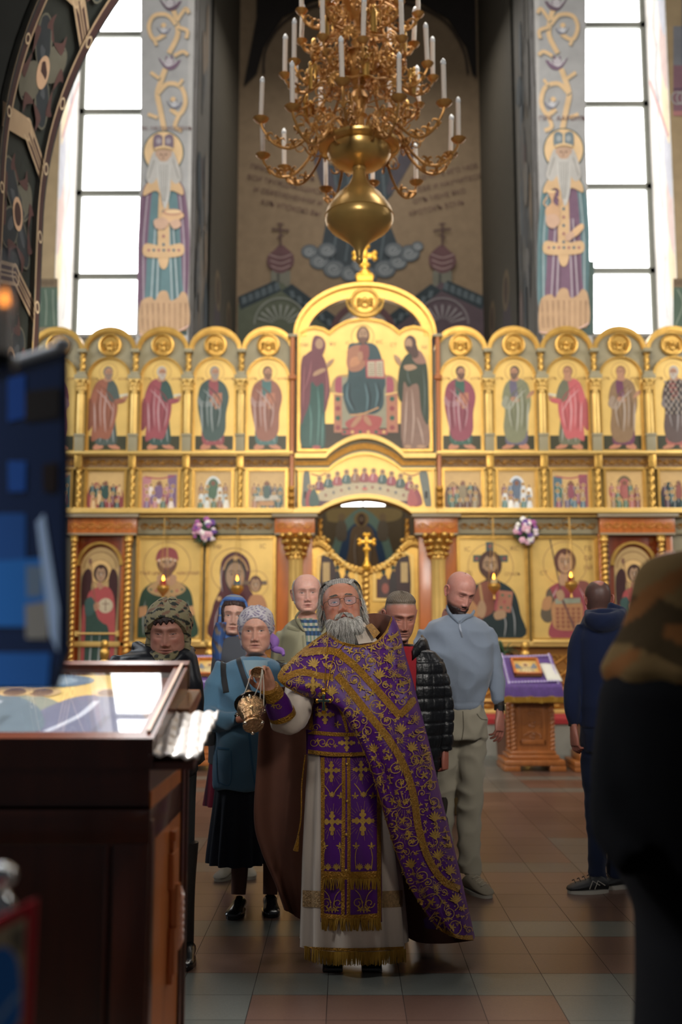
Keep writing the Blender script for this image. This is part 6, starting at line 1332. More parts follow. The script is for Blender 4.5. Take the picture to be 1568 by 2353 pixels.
def fuse(mb,voxel,smooth=4,fac=.5):
 me=bpy.data.meshes.new('tmp');me.from_pydata([tuple(v)for v in mb.v],[],mb.f);bm=bmesh.new();bm.from_mesh(me);bmesh.ops.recalc_face_normals(bm,faces=bm.faces);bm.to_mesh(me);bm.free()
 o=bpy.data.objects.new('tmp',me);COL.objects.link(o);r=o.modifiers.new('r','REMESH');r.mode='VOXEL';r.voxel_size=voxel
 if smooth:q=o.modifiers.new('s','SMOOTH');q.iterations=smooth;q.factor=fac
 dg=bpy.context.evaluated_depsgraph_get();m2=bpy.data.meshes.new_from_object(o.evaluated_get(dg));n=len(m2.vertices)
 V=np.empty(n*3);m2.vertices.foreach_get('co',V);V=V.reshape(-1,3);Nn=np.empty(n*3);m2.vertices.foreach_get('normal',Nn);Nn=Nn.reshape(-1,3);Fc=[tuple(p.vertices)for p in m2.polygons]
 bpy.data.objects.remove(o);bpy.data.meshes.remove(me);bpy.data.meshes.remove(m2);return V,Nn,Fc
def vnoise(V,f,seed=0): # cheap smooth noise from summed sines
 r=random.Random(seed);o=np.zeros(len(V))
 for k in range(6):
  d=np.array([r.uniform(-1,1),r.uniform(-1,1),r.uniform(-1,1)]);d /= np.linalg.norm(d);o+=np.sin(V @ d*f*(1+.35*k)+r.uniform(0,6))/(1+.25*k)
 return o/3.2
def garment(name,mb,m,parent,col,voxel=.009,smooth=5,folds=.004,ff=22,seed=1,disp=None,colfn=None):
 V,N,Fc=fuse(mb,voxel,smooth)
 if folds:
  nz=vnoise(V,ff,seed);ridg=1-2*np.abs(nz);V=V+N*(ridg*folds)[:,None]
 if disp is not None:V=V+N*disp(V,N)[:,None]
 C=colfn(V)if colfn else[lin(col)]*len(V)
 o=MB();o.add(V,Fc,[tuple(c)for c in C]);return o.build(name,m,parent,sharp=80)
def ppm(Y):return Y/F_PX
def sec(py,xl,xr,Y,ry,n=32,e=.88,amp=0.,k=9,ph=0.,dy=0.,zf=True,tilt=0.):
 c=P((xl+xr)/2,py,Y-(ry if zf else 0));x0,x1=P(xl,py,Y).x,P(xr,py,Y).x;rx=(x1-x0)/2;cx=(x0+x1)/2;out=[]
 for i in range(n):
  a=2*PI*i/n;q=1+amp*math.sin(k*a+ph);ca,sa=math.cos(a),math.sin(a)
  out.append((cx+rx*q*math.copysign(abs(ca)**e,ca),Y+dy+ry*q*math.copysign(abs(sa)**e,sa),c.z+tilt*ca*rx))
 return out
def W3(px,py,Y):return tuple(P(px,py,Y))
def limb(mb,pts,n=14,sub=5,flat=1.): # pts: (px, py, Y, radius in photo pixels)
 return mb.stube([W3(*p[:3])for p in pts],[(p[3]*ppm(p[2]),p[3]*ppm(p[2])*flat)for p in pts],n,sub)
# ---- hands
def hand_local(curl=(18,25,18),spread=3,thumb=(0,0),thumb_curl=15,side=1,pts=None):
 m=MB();n=14
 def R_(z,y,rx,ry,x=0):return[(x+rx*math.cos(2*PI*i/n),y+ry*math.sin(2*PI*i/n),z)for i in range(n)]
 m.loft([R_(.035,0,.020,.028),R_(.01,0,.019,.027),R_(-.012,0,.018,.031),R_(-.045,0,.0165,.039),R_(-.075,0,.0145,.041),R_(-.095,.0,.012,.039)])
 m.ball((-.006,-.022,-.038),(.016,.018,.026),12,8)
 cs=curl if isinstance(curl[0],(list,tuple))else[curl]*4
 for i,(y,L_)in enumerate(zip((-.030,-.0105,.0095,.0285),(.071,.079,.074,.059))):
  p=Vector((0,y,-.088));ang=0;pts_=[p+Vector((0,0,.02)),p];rad=[.0098,.0092]
  sp=math.radians(spread*(i-1.5))
  for j,(f,c)in enumerate(zip((.44,.31,.25),cs[i])):
   ang+=math.radians(c);d=Vector((-math.sin(ang),math.sin(sp)*math.cos(ang),-math.cos(ang)));q=pts_[-1]+d*L_*f
   pts_.append((pts_[-1]+q)/2);rad.append((.0082,.0074,.0068)[j]*(1 if i<3 else .88));pts_.append(q);rad.append((.0086,.0077,.0058)[j]*(1 if i<3 else .88))
  m.tube(pts_,rad,10);m.ball(pts_[-1],rad[-1]*1.02,10,8)
 t0=Vector((-.004,-.026,-.022));a0=math.radians(38+thumb[0]);a1=math.radians(25+thumb[1])
 d1=Vector((-math.sin(a1),-math.sin(a0),-math.cos(a0))).normalized();t1=t0+d1*.040;tc=math.radians(thumb_curl)
 d2=(d1+Vector((-math.sin(tc)*.8,math.sin(tc)*.6,-.25))).normalized();t2=t1+d2*.031;d3=(d2+Vector((-.15,.12,-.1))).normalized();t3=t2+d3*.024
 m.tube([t0,(t0+t1)/2,t1,(t1+t2)/2,t2,t3],[.014,.0125,.0105,.0096,.0098,.0070],10);m.ball(t3,.0072,10,8)
 V,N,Fc=fuse(m,.0030,2)
 if side<0:V=V*np.array([1,-1,1])
 return V,Fc
def put_hand(mb,wrist,d,palm,col,scale=1.,roll=0,**k):
 V,Fc=hand_local(**k);d=Vector(d).normalized();p=Vector(palm);p=(p-d*p.dot(d)).normalized()
 Zx,Xx=-d,-p;Yx=Zx.cross(Xx);M=np.array(Matrix((Xx,Yx,Zx)).transposed());Wd=V @ M.T*scale+np.array(wrist);r=vnoise(V,160,3)
 c0,c1=np.array(lin(col)),np.array(mixc(col,'8a3028',.35));tip=np.clip(-(V[:,2]+.09)/.06,0,1)[:,None];C=c0*(1-tip*.6)+c1*tip*.6
 mb.add(Wd,Fc,[tuple(c)for c in C]);return mb
def person(label,px,Y,z=0):
 p=P(px,1800,Y);return thing('person',label,'person',(p.x,Y,z))
class Surf: # lets trim, patches and embroidery be laid on the surface of a garment
 def __init__(s,objs):
  vs,fs=[],[]
  for o in(objs if isinstance(objs,list)else[objs]):
   b0=len(vs);g0=org(o);vs+=[tuple(Vector(v.co)+g0)for v in o.data.vertices];fs+=[tuple(b0+i for i in p.vertices)for p in o.data.polygons]
  s.t=BVHTree.FromPolygons(vs,fs);a=np.array(vs);s.d=float(np.linalg.norm(a-np.array(C0),axis=1).mean())
 def at(s,px,py,off=.002,fallback=None):
  d=ray(px,py).normalized();loc,n,i,dist=s.t.ray_cast(C0,d)
  if loc is None:
   loc2,n,i,dist=s.t.find_nearest(fallback if fallback else C0+d*s.d);loc=loc2
   if loc is None:return None
  if n.dot(d)>0:n=-n
  return tuple(loc+n*off)
 def T(s,off=.002):return lambda px,py,k:s.at(px,py,off+k)
# ================================================================== the priest
PY=4.72
pr=person('grey-bearded priest in purple and gold vestments swinging a censer',812,PY)
hd=Head(786,1381,PY-.10,1.10,20,0,7,gp=dict(w=1.03,jowl=.6,nose=1.05,nw=1.15,age=1.,brow=1.3,cheeks=1.2),cp=dict(skin='b3785f',lips='8a4a42',brow='6a5c50',browt=.2,red=.8),eye='4a5a6a',open_=.95)
body=hd.mb
put_hand(body,W3(622,1588,PY-.36),(-.42,-.05,.88),(-.30,-.95,-.1),'b07a60',1.06,side=1,curl=((50,75,45),(55,78,45),(60,78,45),(60,75,45)),thumb=(-14,30),thumb_curl=60)
limb(body,[(640,1625,PY-.27,14),(622,1588,PY-.36,13)])
limb(body,[(800,1500,PY+.03,60),(795,1700,PY+.02,70),(800,2150,PY,60)],sub=3)
body.build('body',SKIN,pr)
# hair, brows, beard
def hairline_priest(x,y,z,a):
 top=sst(.072,.098,z+.35*np.clip(y+.05,-.03,.2)+.10*np.clip(np.abs(x)-.02,0,.05));side=sst(-.012,.012,y)*sst(-.10,-.06,z);return np.maximum(top,side)
def wn(f,s):return lambda x,y,z:s*np.sin(np.arctan2(x,-y)*f+z*60)
hc=lambda x,y,z:np.array(lin('8f8880'))*(.72+.28*np.sin(np.arctan2(x,y+.02)*34+z*30)+.25*sst(.03,.1,z))[...,None]
hro=hd.cap(hairline_priest,lambda x,y,z:.009+.004*sst(0,.09,z)+.006*np.exp(-((z+.03)/.05)**2)*sst(-.01,.03,y),'b0aaa0','hair',HAIR,pr,.004,wn(26,.0012),hc,rows=(0,108))
rr=random.Random(11)
def strands(name,m,parent,gen,n,r0=.0007,segs=5):
 mb=MB()
 for i in range(n):
  pts,c,rad=gen(i);
  if pts is None:continue
  q=np.array(catmull(pts,2))if len(pts)>2 else np.array(pts);L=len(q);b0=len(mb.v)
  for j in range(L):
   t=q[min(j+1,L-1)]-q[max(j-1,0)];t=t/(np.linalg.norm(t)+1e-9);u=np.cross(t,[0,1,0]);u=u/(np.linalg.norm(u)+1e-9);w=np.cross(t,u);r=rad*(1-.75*j/(L-1))
   mb.v+=[tuple(q[j]+u*r),tuple(q[j]-u*r*.5+w*r*.87),tuple(q[j]-u*r*.5-w*r*.87)];mb.c+=[lin(c)]*3
  for j in range(L-1):
   for k in range(3):a_,b_=b0+3*j+k,b0+3*j+(k+1)%3;mb.f.append((a_,b_,b_+3,a_+3));mb.m.append(0)
 return mb.build(name,m,parent)
bm_=lambda x,y,z,a:np.maximum(sst(-.074,-.092,z-.75*np.clip(np.abs(x)-.036,0,.04))*(1-.95*g2(x,z,0,-.073,.021,.0075))*(np.cos(a)>-.2),0)*sst(-.19,-.15,z)
bdo=hd.cap(bm_,lambda x,y,z:.010+.026*np.exp(-((z+.112)/.022)**2),'a8a298','beard',HAIR,pr,.004,wn(30,.0016),lambda x,y,z:np.array(lin('9a948a'))*(.75+.3*np.sin(x*900)*.4+.15)[...,None],rows=(50,114))
def beard_gen(i):
 u=rr.uniform(-1,1);x=u*.064;zz_=rr.uniform(-.138,-.090+.95*max(0,abs(x)-.036))
 L_=rr.uniform(.020,.040)*(1 if abs(x)>.04 else 1.15);yy=-.080+.9*max(0,abs(x)-.02)+(.03 if zz_<-.12 else 0)+rr.uniform(-.02,.004)-(.012 if zz_>-.12 else 0)
 p0=np.array([x,yy,zz_]);o=np.array([x*.25+rr.uniform(-.006,.006),-.010+rr.uniform(-.008,.006),-1*L_])
 V=hd.W(np.array([p0,p0+o*.5+np.array([rr.uniform(-.004,.004),-.005,0]),p0+o]));return V,rr.choice(['d8d4cc','bcb6ac','9a948a','e4e0d8','86807a']),.00075
strands('beard_strands',HAIR,bdo,beard_gen,1500)
def mou_gen(i):
 sg=rr.choice((-1,1));x=sg*rr.uniform(.001,.028);z0_=-.057-.10*max(0,abs(x)-.006)+rr.uniform(-.003,.003);p=hd.surf(x,z0_,.004);L_=rr.uniform(.012,.022)
 V=hd.W(np.array([p,(p[0]+sg*L_*.45,p[1]-.003,p[2]-L_*.45),(p[0]+sg*L_*.75,p[1]+.001,p[2]-L_)]));return V,rr.choice(['b8b2a8','9a9488','6a645c','d0ccc4']),.0008
strands('moustache',HAIR,pr,mou_gen,420)
def hair_gen(i):
 th=rr.uniform(-2.6,2.6);x=.076*math.sin(th);y=-.005-.080*math.cos(th);side=abs(th)>.95;k=1.05
 if side:
  sg=1 if x>0 else-1;y=max(y,-.012+rr.uniform(0,.05));z0_=rr.uniform(-.03,.075);L_=rr.uniform(.4,1.)*(.06+.02*(z0_>0));b_=.078+.008*(z0_>-.01)
  V=[(sg*b_,y,z0_),(sg*(b_+.010),y+.012,z0_-L_*.5),(sg*(b_+.012+rr.uniform(0,.016)),y+.02,z0_-L_)]
 else:
  x=rr.uniform(-.055,.06);sg=1 if x>.012 else-1;z0_=.086-3*x*x;V=[(x*.8,-.066,z0_+.004),(x*1.0+sg*.008,-.045,z0_+.026+rr.uniform(0,.008)),(x*1.2+sg*.02,.0,z0_+.028-2*x*x),(x*1.25+sg*.028,.05,z0_-.01)]
 return hd.W(np.array(V)),rr.choice(['b8b2a8','8f897e','7a746a','cfcac2','a49e92']),.0009
strands('hair_strands',HAIR,hro,hair_gen,1300)
strands('eyebrows',HAIR,pr,lambda i:(lambda sg,x:(hd.W(np.array([hd.surf(sg*x,.022+rr.uniform(-.002,.003),.001),hd.surf(sg*(x+.006),.028+rr.uniform(-.002,.002),.004),hd.surf(sg*(x+.011),.027+rr.uniform(-.003,.002),.003)])),rr.choice(['6a625a','8a8278','4a443e']),.0006))(rr.choice((-1,1)),rr.uniform(.014,.042)),130)
# spectacles
def spec(parent):
 WIRE=mat('spectacle_wire','4a3c34',.3,.8);LENS=bpy.data.materials.new('lens');LENS.use_nodes=True;b=LENS.node_tree.nodes['Principled BSDF'];b.inputs['Alpha'].default_value=.12;b.inputs['Roughness'].default_value=.05;b.inputs['Base Color'].default_value=(.6,.65,.8,1)
 g_=thing('spectacles','thin wire-rimmed spectacles worn by the grey-bearded priest','spectacles',tuple(hd.W(np.array([[0,-.11,-.01]]))[0]));m=MB();lens=MB()
 for sg in(-1,1):
  o=[(-.022,.012),(0,.0145),(.021,.012),(.0245,0),(.021,-.015),(.008,-.021),(-.010,-.021),(-.021,-.013)]
  q=[(sg*(.0335+p[0]*1.02),-.113+.02*abs(.0335+p[0])**1*1.4-.0,-.009+p[1])for p in catmull(o,4,True)]
  V=hd.W(np.array(q));m.tube([tuple(v)for v in V]+[tuple(V[0])],.0011,6);lens.add([tuple(v)for v in V],[tuple(range(len(V)))])
  V=hd.W(np.array([(sg*.0585,-.109,-.004),(sg*.074,-.085,.0),(sg*.080,-.03,.004),(sg*.080,.01,.004)]));m.tube([tuple(v)for v in catmull(V,4)],.0011,6)
 V=hd.W(np.array([(-.011,-.114,-.006),(-.005,-.118,-.002),(.005,-.118,-.002),(.011,-.114,-.006)]));m.tube([tuple(v)for v in catmull(V,4)],.0011,6)
 m.build('rim',WIRE,g_);lens.build('lens',LENS,g_,smooth=False)
spec(pr)
# --- white under-robe
SATIN=mat('cream_satin','b9aa9a',.48,var=.05,vscale=10,bump=.08,bscale=16,sheen=.2,stretch=(3,3,.6))
LIN=mat('brown_lining','5a3424',.8,var=.12,vscale=9,bump=.15,bscale=14,weave=0)
m=MB();secs=[(1492,765,842,.09,0),(1530,730,868,.12,0),(1600,716,880,.135,.012),(1700,709,878,.14,.018),(1790,706,890,.15,.04),(1900,701,905,.165,.055),(2000,697,916,.18,.06),(2100,695,926,.195,.065),(2196,693,933,.205,.075)]
g=[sec(a,b,c,PY,d,72,.9,e,11,1.0)for a,b,c,d,e in secs]
gs_=[catmull([r[i]for r in g],5)for i in range(72)];m.loft([[gs_[i][j]for i in range(72)]for j in range(len(gs_[0]))],cap=False);robe=m.build('robe',SATIN,pr,sharp=80)
zh=g[-1][0][2]
# sleeve of the raised arm, gathered into a cuff
m=MB();limb(m,[(700,1540,PY-.02,30),(684,1600,PY-.10,33),(672,1652,PY-.18,31),(652,1650,PY-.22,30),(640,1622,PY-.27,24),(628,1600,PY-.33,19)],18,5)
garment('sleeve',m,SATIN,pr,'b9aa9a',.007,2,.013,24,4)
m=MB();limb(m,[(648,1644,PY-.25,30),(638,1618,PY-.29,29),(626,1594,PY-.335,24),(619,1580,PY-.36,20)],22,5)
VEL=mat('purple_brocade_silk','4c1468',.40,0,var=.12,vscale=12,bump=.06,bscale=200,spec=.35)
GBR=mat('gold_brocade_band','9a6c1c',.38,.55,bump=.9,bscale=150,var=.35,vscale=120)
EMB=mat('gold_embroidery','b08a3c',.36,.5,bump=.5,bscale=300,var=.2,vscale=200)
cuff=garment('cuff',m,VEL,pr,'3c1060',.006,2,0)
m=MB();
for(a,b)in(((650,1646,PY-.25,31.5),(646,1634,PY-.262,31)),((628,1598,PY-.334,26),(619,1580,PY-.365,22))):limb(m,[a,tuple((p+q)/2 for p,q in zip(a,b)),b],24,3)
m.build('band',GBR,cuff)
# fringe at the robe hem
def fringe(name,sf,pts,length,parent,m_=None,n=90,off=.004,r=.0026,wav=.3):
 m=MB();q=np.array([p for p in catmull(pts,10)]);L_=np.linspace(0,len(q)-1,n);rnd_=random.Random(n)
 for t in L_:
  i=int(min(t,len(q)-2));f=t-i;px,py=q[i]*(1-f)+q[i+1]*f;a=Vector(sf.at(px,py,off));dz=length*(1+rnd_.uniform(-.08,.08));dx=rnd_.uniform(-wav,wav)*.012
  m.tube([a,a+Vector((dx*.5,-.003,-dz*.5)),a+Vector((dx,0,-dz))],[r,r,r*.7],4)
 return m.build(name,m_ or FRNG,parent)
RS=Surf(robe)
fringe('fringe',RS,[(694,2178),(760,2186),(810,2186),(870,2186),(931,2180)],.055,robe,n=150,off=.004)
m=MB();gg=[[RS.at(x,y0+4*math.sin((x-694)/237*PI),.005)for x in np.linspace(694.5,931,60)]for y0 in(2174,2181)];m.grid(gg);m.build('hem_band',GBR,robe)
m=MB();gg=[[RS.at(x,y0+4*math.sin((x-694)/237*PI),.004)for x in np.linspace(697,924,60)]for y0 in(2045,2083)];m.grid(gg);m.build('lace_band',mat('gold_lace','a5855a',.6,.2,bump=1.,bscale=110,var=.4,vscale=90),robe)
# shoes
m=MB()
for sx in(765,855):
 c=P(sx,2215,PY-.12);m.ball((c.x,PY-.04,.05),(.05,.14,.05),16,10);m.box(c.x-.045,c.x+.045,PY-.15,PY+.1,.0,.02,.008)
m.build('shoes',LEATH,pr)
# --- stole, belt
def panel(sf,rows,off=.006,nx=14,ny=30):
 """rows: list of (py, xl, xr) -> draped grid on the surface"""
 q=catmull(rows,max(2,ny//(len(rows)-1)));return[[sf.at(xl+(xr-xl)*i/nx,py,off)for i in range(nx+1)]for py,xl,xr in q]
m=MB();m.grid(panel(RS,[(1590,712,800),(1640,714,850),(1700,716,862),(1740,737,872),(1850,738,874),(1980,738,875),(2118,737,877)]));st=m.build('stole',VEL,pr,sharp=80)
so=st.modifiers.new('t','SOLIDIFY');so.thickness=.004
SS=Surf([st]);
def bands(sf,name,items,parent,mat_=None,off=.003):
 m=MB()
 for pts,w in items:
  q=catmull(pts,12);L_,R_=[],[]
  for i in range(len(q)):
   t=q[min(i+1,len(q)-1)]-q[max(i-1,0)];l=math.hypot(*t)or 1;nx,ny=-t[1]/l*w/2,t[0]/l*w/2;L_.append(sf.at(q[i][0]+nx,q[i][1]+ny,off));R_.append(sf.at(q[i][0]-nx,q[i][1]-ny,off))
  m.grid([L_,[tuple((np.array(a)+np.array(b))/2+np.array([0,-.0015,0]))for a,b in zip(L_,R_)],R_])
 o=m.build(name,mat_ or GBR,parent,sharp=80);return o
bands(SS,'stole_band',[([(717,1600),(716,1650),(717,1695)],9),([(742,1740),(742,1860),(741,1990),(741,2116)],9),([(869,1740),(870,1860),(871,1990),(872,2116)],9),([(790,1740),(790,1860),(789,1990),(789,2116)],8),([(801,1740),(802,1860),(802,1990),(801,2116)],8),([(742,2010),(800,2012),(870,2010)],18),([(742,2108),(800,2112),(872,2108)],20),([(770,1600),(790,1650),(800,1690)],7)],st)
m=MB()
for y in(1755,1840,1917,2000):m.ball(SS.at(797,y,.010),.0065,12,8)
m.build('buttons',GOLD,st)
fringe('fringe',SS,[(740,2109),(805,2110),(873,2109)],.050,st,n=80,off=.004,wav=1);fringe('fringe',SS,[(746,2018),(780,2019),(788,2018)],.045,st,n=26,off=.006,wav=1);fringe('fringe',SS,[(806,2018),(840,2019),(867,2018)],.045,st,n=34,off=.006,wav=1)
m=MB();m.grid([[tuple(RS.at(x,y+6*math.sin((x-706)/170*PI),.018))for x in np.linspace(707,877,36)]for y in(1676,1690,1704,1718,1732)]);bl=m.build('belt',VEL,pr,sharp=80);BS=Surf(bl)
bands(BS,'belt_band',[([(708,1681),(760,1686),(810,1687),(872,1683)],10),([(709,1727),(760,1733),(810,1734),(872,1729)],10)],bl)
# ornament builders, all laid on the cloth
class Emb:
 def __init__(s,sf,off=.0022,step=.00003):s.sf=sf;s.A=Art(sf.T(off),step)
 def stem(s,pts,w=2.2):s.A.line(pts,w,'ffffff',5);return s
 def leaf(s,x,y,r,a=0.,k=5):
  pts=[]
  for i in range(k*4):
   t=2*PI*i/(k*4);q=r*(.62+.38*math.cos(k*t))*(1+.25*math.cos(t));pts.append((x+q*math.cos(t+a),y+q*math.sin(t+a)))
  s.A.poly(pts,'ffffff')
 def outline_leaf(s,x,y,r,a=0.,k=5):
  pts=[]
  for i in range(k*4+1):
   t=2*PI*i/(k*4);q=r*(.66+.34*math.cos(k*t))*(1+.25*math.cos(t));pts.append((x+q*math.cos(t+a),y+q*math.sin(t+a)))
  s.A.line(pts,1.3,'ffffff',smooth=False);s.A.line([(x,y),(x+r*.8*math.cos(a),y+r*.8*math.sin(a))],1.2,'ffffff',smooth=False)
 def grapes(s,x,y,r):
  for i,(u,v)in enumerate(((-1,0),(0,0),(1,0),(-.5,1),(.5,1),(0,2),(-1.5,-.9),(1.5,-.9),(-.5,-1),(.5,-1))):s.A.ell(x+u*r,y+v*r*.95,r*.42,r*.42,'ffffff',7)
 def spiral(s,x,y,r,a0,sg,turns=1.2):
  s.stem([(x+r*(1-.72*t)*math.cos(a0+sg*turns*2*PI*t),y+r*(1-.72*t)*math.sin(a0+sg*turns*2*PI*t))for t in np.linspace(0,1,12)],1.8)
 def cross(s,x,y,r,tall=1.3):
  for dx,dy in((0,-1),(0,tall),(1,0),(-1,0)):
   L_=r*abs(dx+dy);ux,uy=(dx,0)if dx else(0,math.copysign(1,dy));nx,ny=-uy,ux
   Q=lambda t,w:(x+ux*L_*t+nx*w*r,y+uy*L_*t+ny*w*r)
   s.A.poly([Q(0,.16),Q(.35,.13),Q(.55,.34),Q(.72,.30),Q(.76,.16),Q(1.0,.2),Q(1.12,0),Q(1.0,-.2),Q(.76,-.16),Q(.72,-.30),Q(.55,-.34),Q(.35,-.13),Q(0,-.16)],'ffffff')
  s.A.ell(x,y,r*.3,r*.3,'ffffff',14)
 def rays(s,x,y,r0,r1,n=22,a0=0,a1=2*PI):
  for i in range(n):a=a0+(a1-a0)*i/n;q=r1*(1 if i%2 else .75);s.A.line([(x+r0*math.cos(a),y+r0*math.sin(a)),(x+q*math.cos(a),y+q*math.sin(a))],.55,'ffffff',smooth=False)
 def flower(s,x,y,r,a):
  for i in range(7):
   t=a+(i-3)*.42;q=r*(1-.08*abs(i-3));s.A.poly([(x+q*.25*math.cos(t-.3),y+q*.25*math.sin(t-.3)),(x+q*.7*math.cos(t-.16),y+q*.7*math.sin(t-.16)),(x+q*math.cos(t),y+q*math.sin(t)),(x+q*.7*math.cos(t+.16),y+q*.7*math.sin(t+.16)),(x+q*.25*math.cos(t+.3),y+q*.25*math.sin(t+.3))],'ffffff')
  s.A.ell(x,y,r*.25,r*.25,'ffffff',10)
 def build(s,name,parent,m=None):return s.A.build(name,m or EMB,parent)
E=Emb(SS)
for x,y,r in((762,1770,19),(830,1768,18),(764,1888,22),(834,1886,24)):E.cross(x,y,r);E.rays(x,y,r*1.0,r*1.9,30)
for x0 in(764,836):
 for sg in(-1,1):
  E.stem([(x0,1830),(x0+sg*12,1812),(x0+sg*22,1800)]);E.leaf(x0+sg*20,1830,9,-PI/2);E.leaf(x0+sg*18,1945,9,-PI/2);E.stem([(x0+sg*18,1998),(x0+sg*20,1970),(x0+sg*17,1950)],1.6);E.flower(x0+sg*10,1996,14,-PI/2)
  E.spiral(x0+sg*14,2075,12,0,sg);E.leaf(x0+sg*8,2090,9,-PI/2+sg*.7);E.stem([(x0,2098),(x0+sg*8,2060),(x0+sg*20,2045)],1.8)
 E.flower(x0,1822,12,PI/2)
E.cross(748,1642,20,1.0);E.spiral(726,1610,8,0,1);E.spiral(728,1672,9,0,-1);E.leaf(775,1665,9);E.leaf(730,1630,8)
E.build('embroidery',st)
E=Emb(BS);E.cross(797,1707,18,1.0)
for x in(722,742,762,836,856):E.spiral(x,1706,11,x,1 if x%4 else-1);E.leaf(x+8,1706+8*math.sin(x),6)
E.build('embroidery',bl)
# --- phelonion (outer cape): front surface as rows of (px, py, depth)
rowsF=[[(757,1447,-.12),(772,1466,-.155),(800,1480,-.17),(832,1482,-.17),(862,1474,-.14),(886,1450,-.08),(900,1416,.0)],[(715,1476,-.08),(748,1490,-.15),(790,1502,-.185),(835,1506,-.19),(870,1500,-.16),(898,1478,-.09),(914,1448,.03)],[(672,1512,-.12),(715,1525,-.18),(775,1535,-.21),(835,1545,-.215),(880,1540,-.18),(912,1520,-.10),(928,1505,.04)],[(638,1558,-.24),(695,1572,-.22),(765,1576,-.235),(830,1590,-.24),(885,1590,-.20),(925,1572,-.10),(944,1560,.04)],[(690,1596,-.18),(735,1603,-.22),(785,1610,-.25),(840,1630,-.255),(895,1635,-.22),(938,1620,-.12),(957,1612,.03)],[(767,1618,-.225),(790,1632,-.25),(825,1655,-.27),(870,1680,-.265),(915,1690,-.225),(955,1680,-.12),(974,1675,.03)],[(812,1680,-.235),(830,1695,-.26),(856,1718,-.275),(890,1742,-.27),(930,1750,-.23),(970,1745,-.13),(990,1740,.03)],[(846,1752,-.235),(862,1765,-.26),(885,1788,-.275),(915,1810,-.27),(950,1820,-.23),(985,1818,-.14),(1006,1812,.03)],[(868,1820,-.23),(884,1838,-.255),(908,1862,-.27),(935,1885,-.265),(968,1895,-.23),(1002,1892,-.14),(1024,1886,.03)],[(888,1890,-.22),(905,1912,-.25),(930,1938,-.265),(958,1958,-.26),(990,1968,-.22),(1022,1965,-.14),(1042,1958,.03)],[(912,1965,-.21),(930,1990,-.24),(955,2015,-.255),(984,2034,-.25),(1014,2042,-.21),(1042,2040,-.13),(1060,2034,.03)],[(945,2045,-.20),(962,2066,-.225),(986,2085,-.24),(1012,2100,-.23),(1040,2108,-.19),(1062,2108,-.12),(1076,2104,.02)],[(1002,2130,-.18),(1018,2142,-.20),(1035,2150,-.205),(1050,2156,-.19),(1066,2159,-.16),(1078,2160,-.10),(1089,2160,.0)]]
nn_=0
R1=[catmull([(a,b,PY+c)for a,b,c in r],7)for r in rowsF];nC=len(R1[0])
R2=[catmull([R1[i][j]for i in range(len(R1))],7)for j in range(nC)]
grid=[]
for i in range(len(R2[0])):
 row=[]
 for j in range(nC):
  px,py,Yd=R2[j][i];v=i/(len(R2[0])-1);u=j/(nC-1)
  f=.014*math.sin(u*17+v*3)*min(1,max(0,v*2.0-.2))+.010*math.sin(u*9-v*14)*math.sin(PI*u)
  row.append(tuple(P(px,py,Yd+f*math.sin(PI*min(1,u*1.2)))))
 grid.append(row)
m=MB();m.grid(grid);ph=m.build('cape',VEL,pr,sharp=80);PS=Surf(ph)
def lerpcol(u_):return None
# the cape's outer edge turns round the side to the back; brown lining inside
back=[]
for i,row in enumerate(grid[::2]):
 e=Vector(row[-1]);inn=Vector(row[0]);v=i/(len(grid[::2])-1)
 back.append([tuple(e),tuple(e+Vector((.012,.05,0))),tuple(e+Vector((-.01-.05*v,.12,-.0))),tuple(e+Vector((-.10-.08*v,.17,.0))),tuple(e+Vector((-.22-.10*v,.19,.01)))])
m=MB();m.grid(back);m.build('cape_side',VEL,pr,sharp=80)
lin_rows=[[(835,1412,.10),(862,1409,.13),(888,1412,.08),(900,1416,.0)],[(820,1470,.10),(850,1465,.16),(890,1455,.13),(914,1448,.035)],[(800,1540,.14),(850,1545,.18),(900,1530,.15),(928,1505,.045)]]
m=MB();m.grid([[W3(a,b,PY+c)for a,b,c in catmull(r,6)]for r in lin_rows]);cl_=m.build('cape_collar',LIN,pr)
so=cl_.modifiers.new('t','SOLIDIFY');so.thickness=.005
m=MB();lb=[[(905,1900,.13),(930,1910,.16),(990,1915,.16),(1042,1958,.04)],[(912,2000,.14),(940,2030,.18),(1010,2060,.16),(1060,2034,.04)],[(925,2090,.13),(960,2110,.18),(1030,2120,.16),(1076,2104,.03)],[(930,2150,.10),(965,2166,.16),(1030,2168,.12),(1089,2161,.0)]]
m.grid([[W3(a,b,PY+c)for a,b,c in catmull(r,8)]for r in[[R_[k]for k in range(4)]for R_ in lb]]);m.build('cape_lining',LIN,pr,sharp=80)
# back of the cape hanging on our left, lining side seen
lb=[[(700,1560,.10),(660,1575,.0),(640,1580,-.12),(625,1590,-.16)],[(712,1640,.15),(668,1650,.12),(625,1650,.06),(600,1640,.02)],[(712,1750,.17),(670,1755,.15),(625,1752,.12),(592,1745,.08)],[(710,1880,.18),(665,1885,.17),(618,1885,.14),(585,1880,.12)],[(706,1990,.19),(670,1985,.18),(630,1965,.16),(602,1955,.14)],[(702,2070,.19),(680,2060,.18),(650,2040,.17),(634,2030,.15)],[(700,2118,.18),(685,2108,.18),(668,2098,.17),(655,2090,.16)]]
g=[catmull([(a,b,PY+c)for a,b,c in r],9)for r in lb];g2_=[catmull([g[i][j]for i in range(len(g))],7)for j in range(len(g[0]))]
m=MB();m.grid([[tuple(P(g2_[j][i][0],g2_[j][i][1],g2_[j][i][2]+.016*math.sin(j*.42+i*.05)*min(1,i/12)))for j in range(len(g2_))]for i in range(len(g2_[0]))]);lo_=m.build('cape_back',LIN,pr,sharp=80)
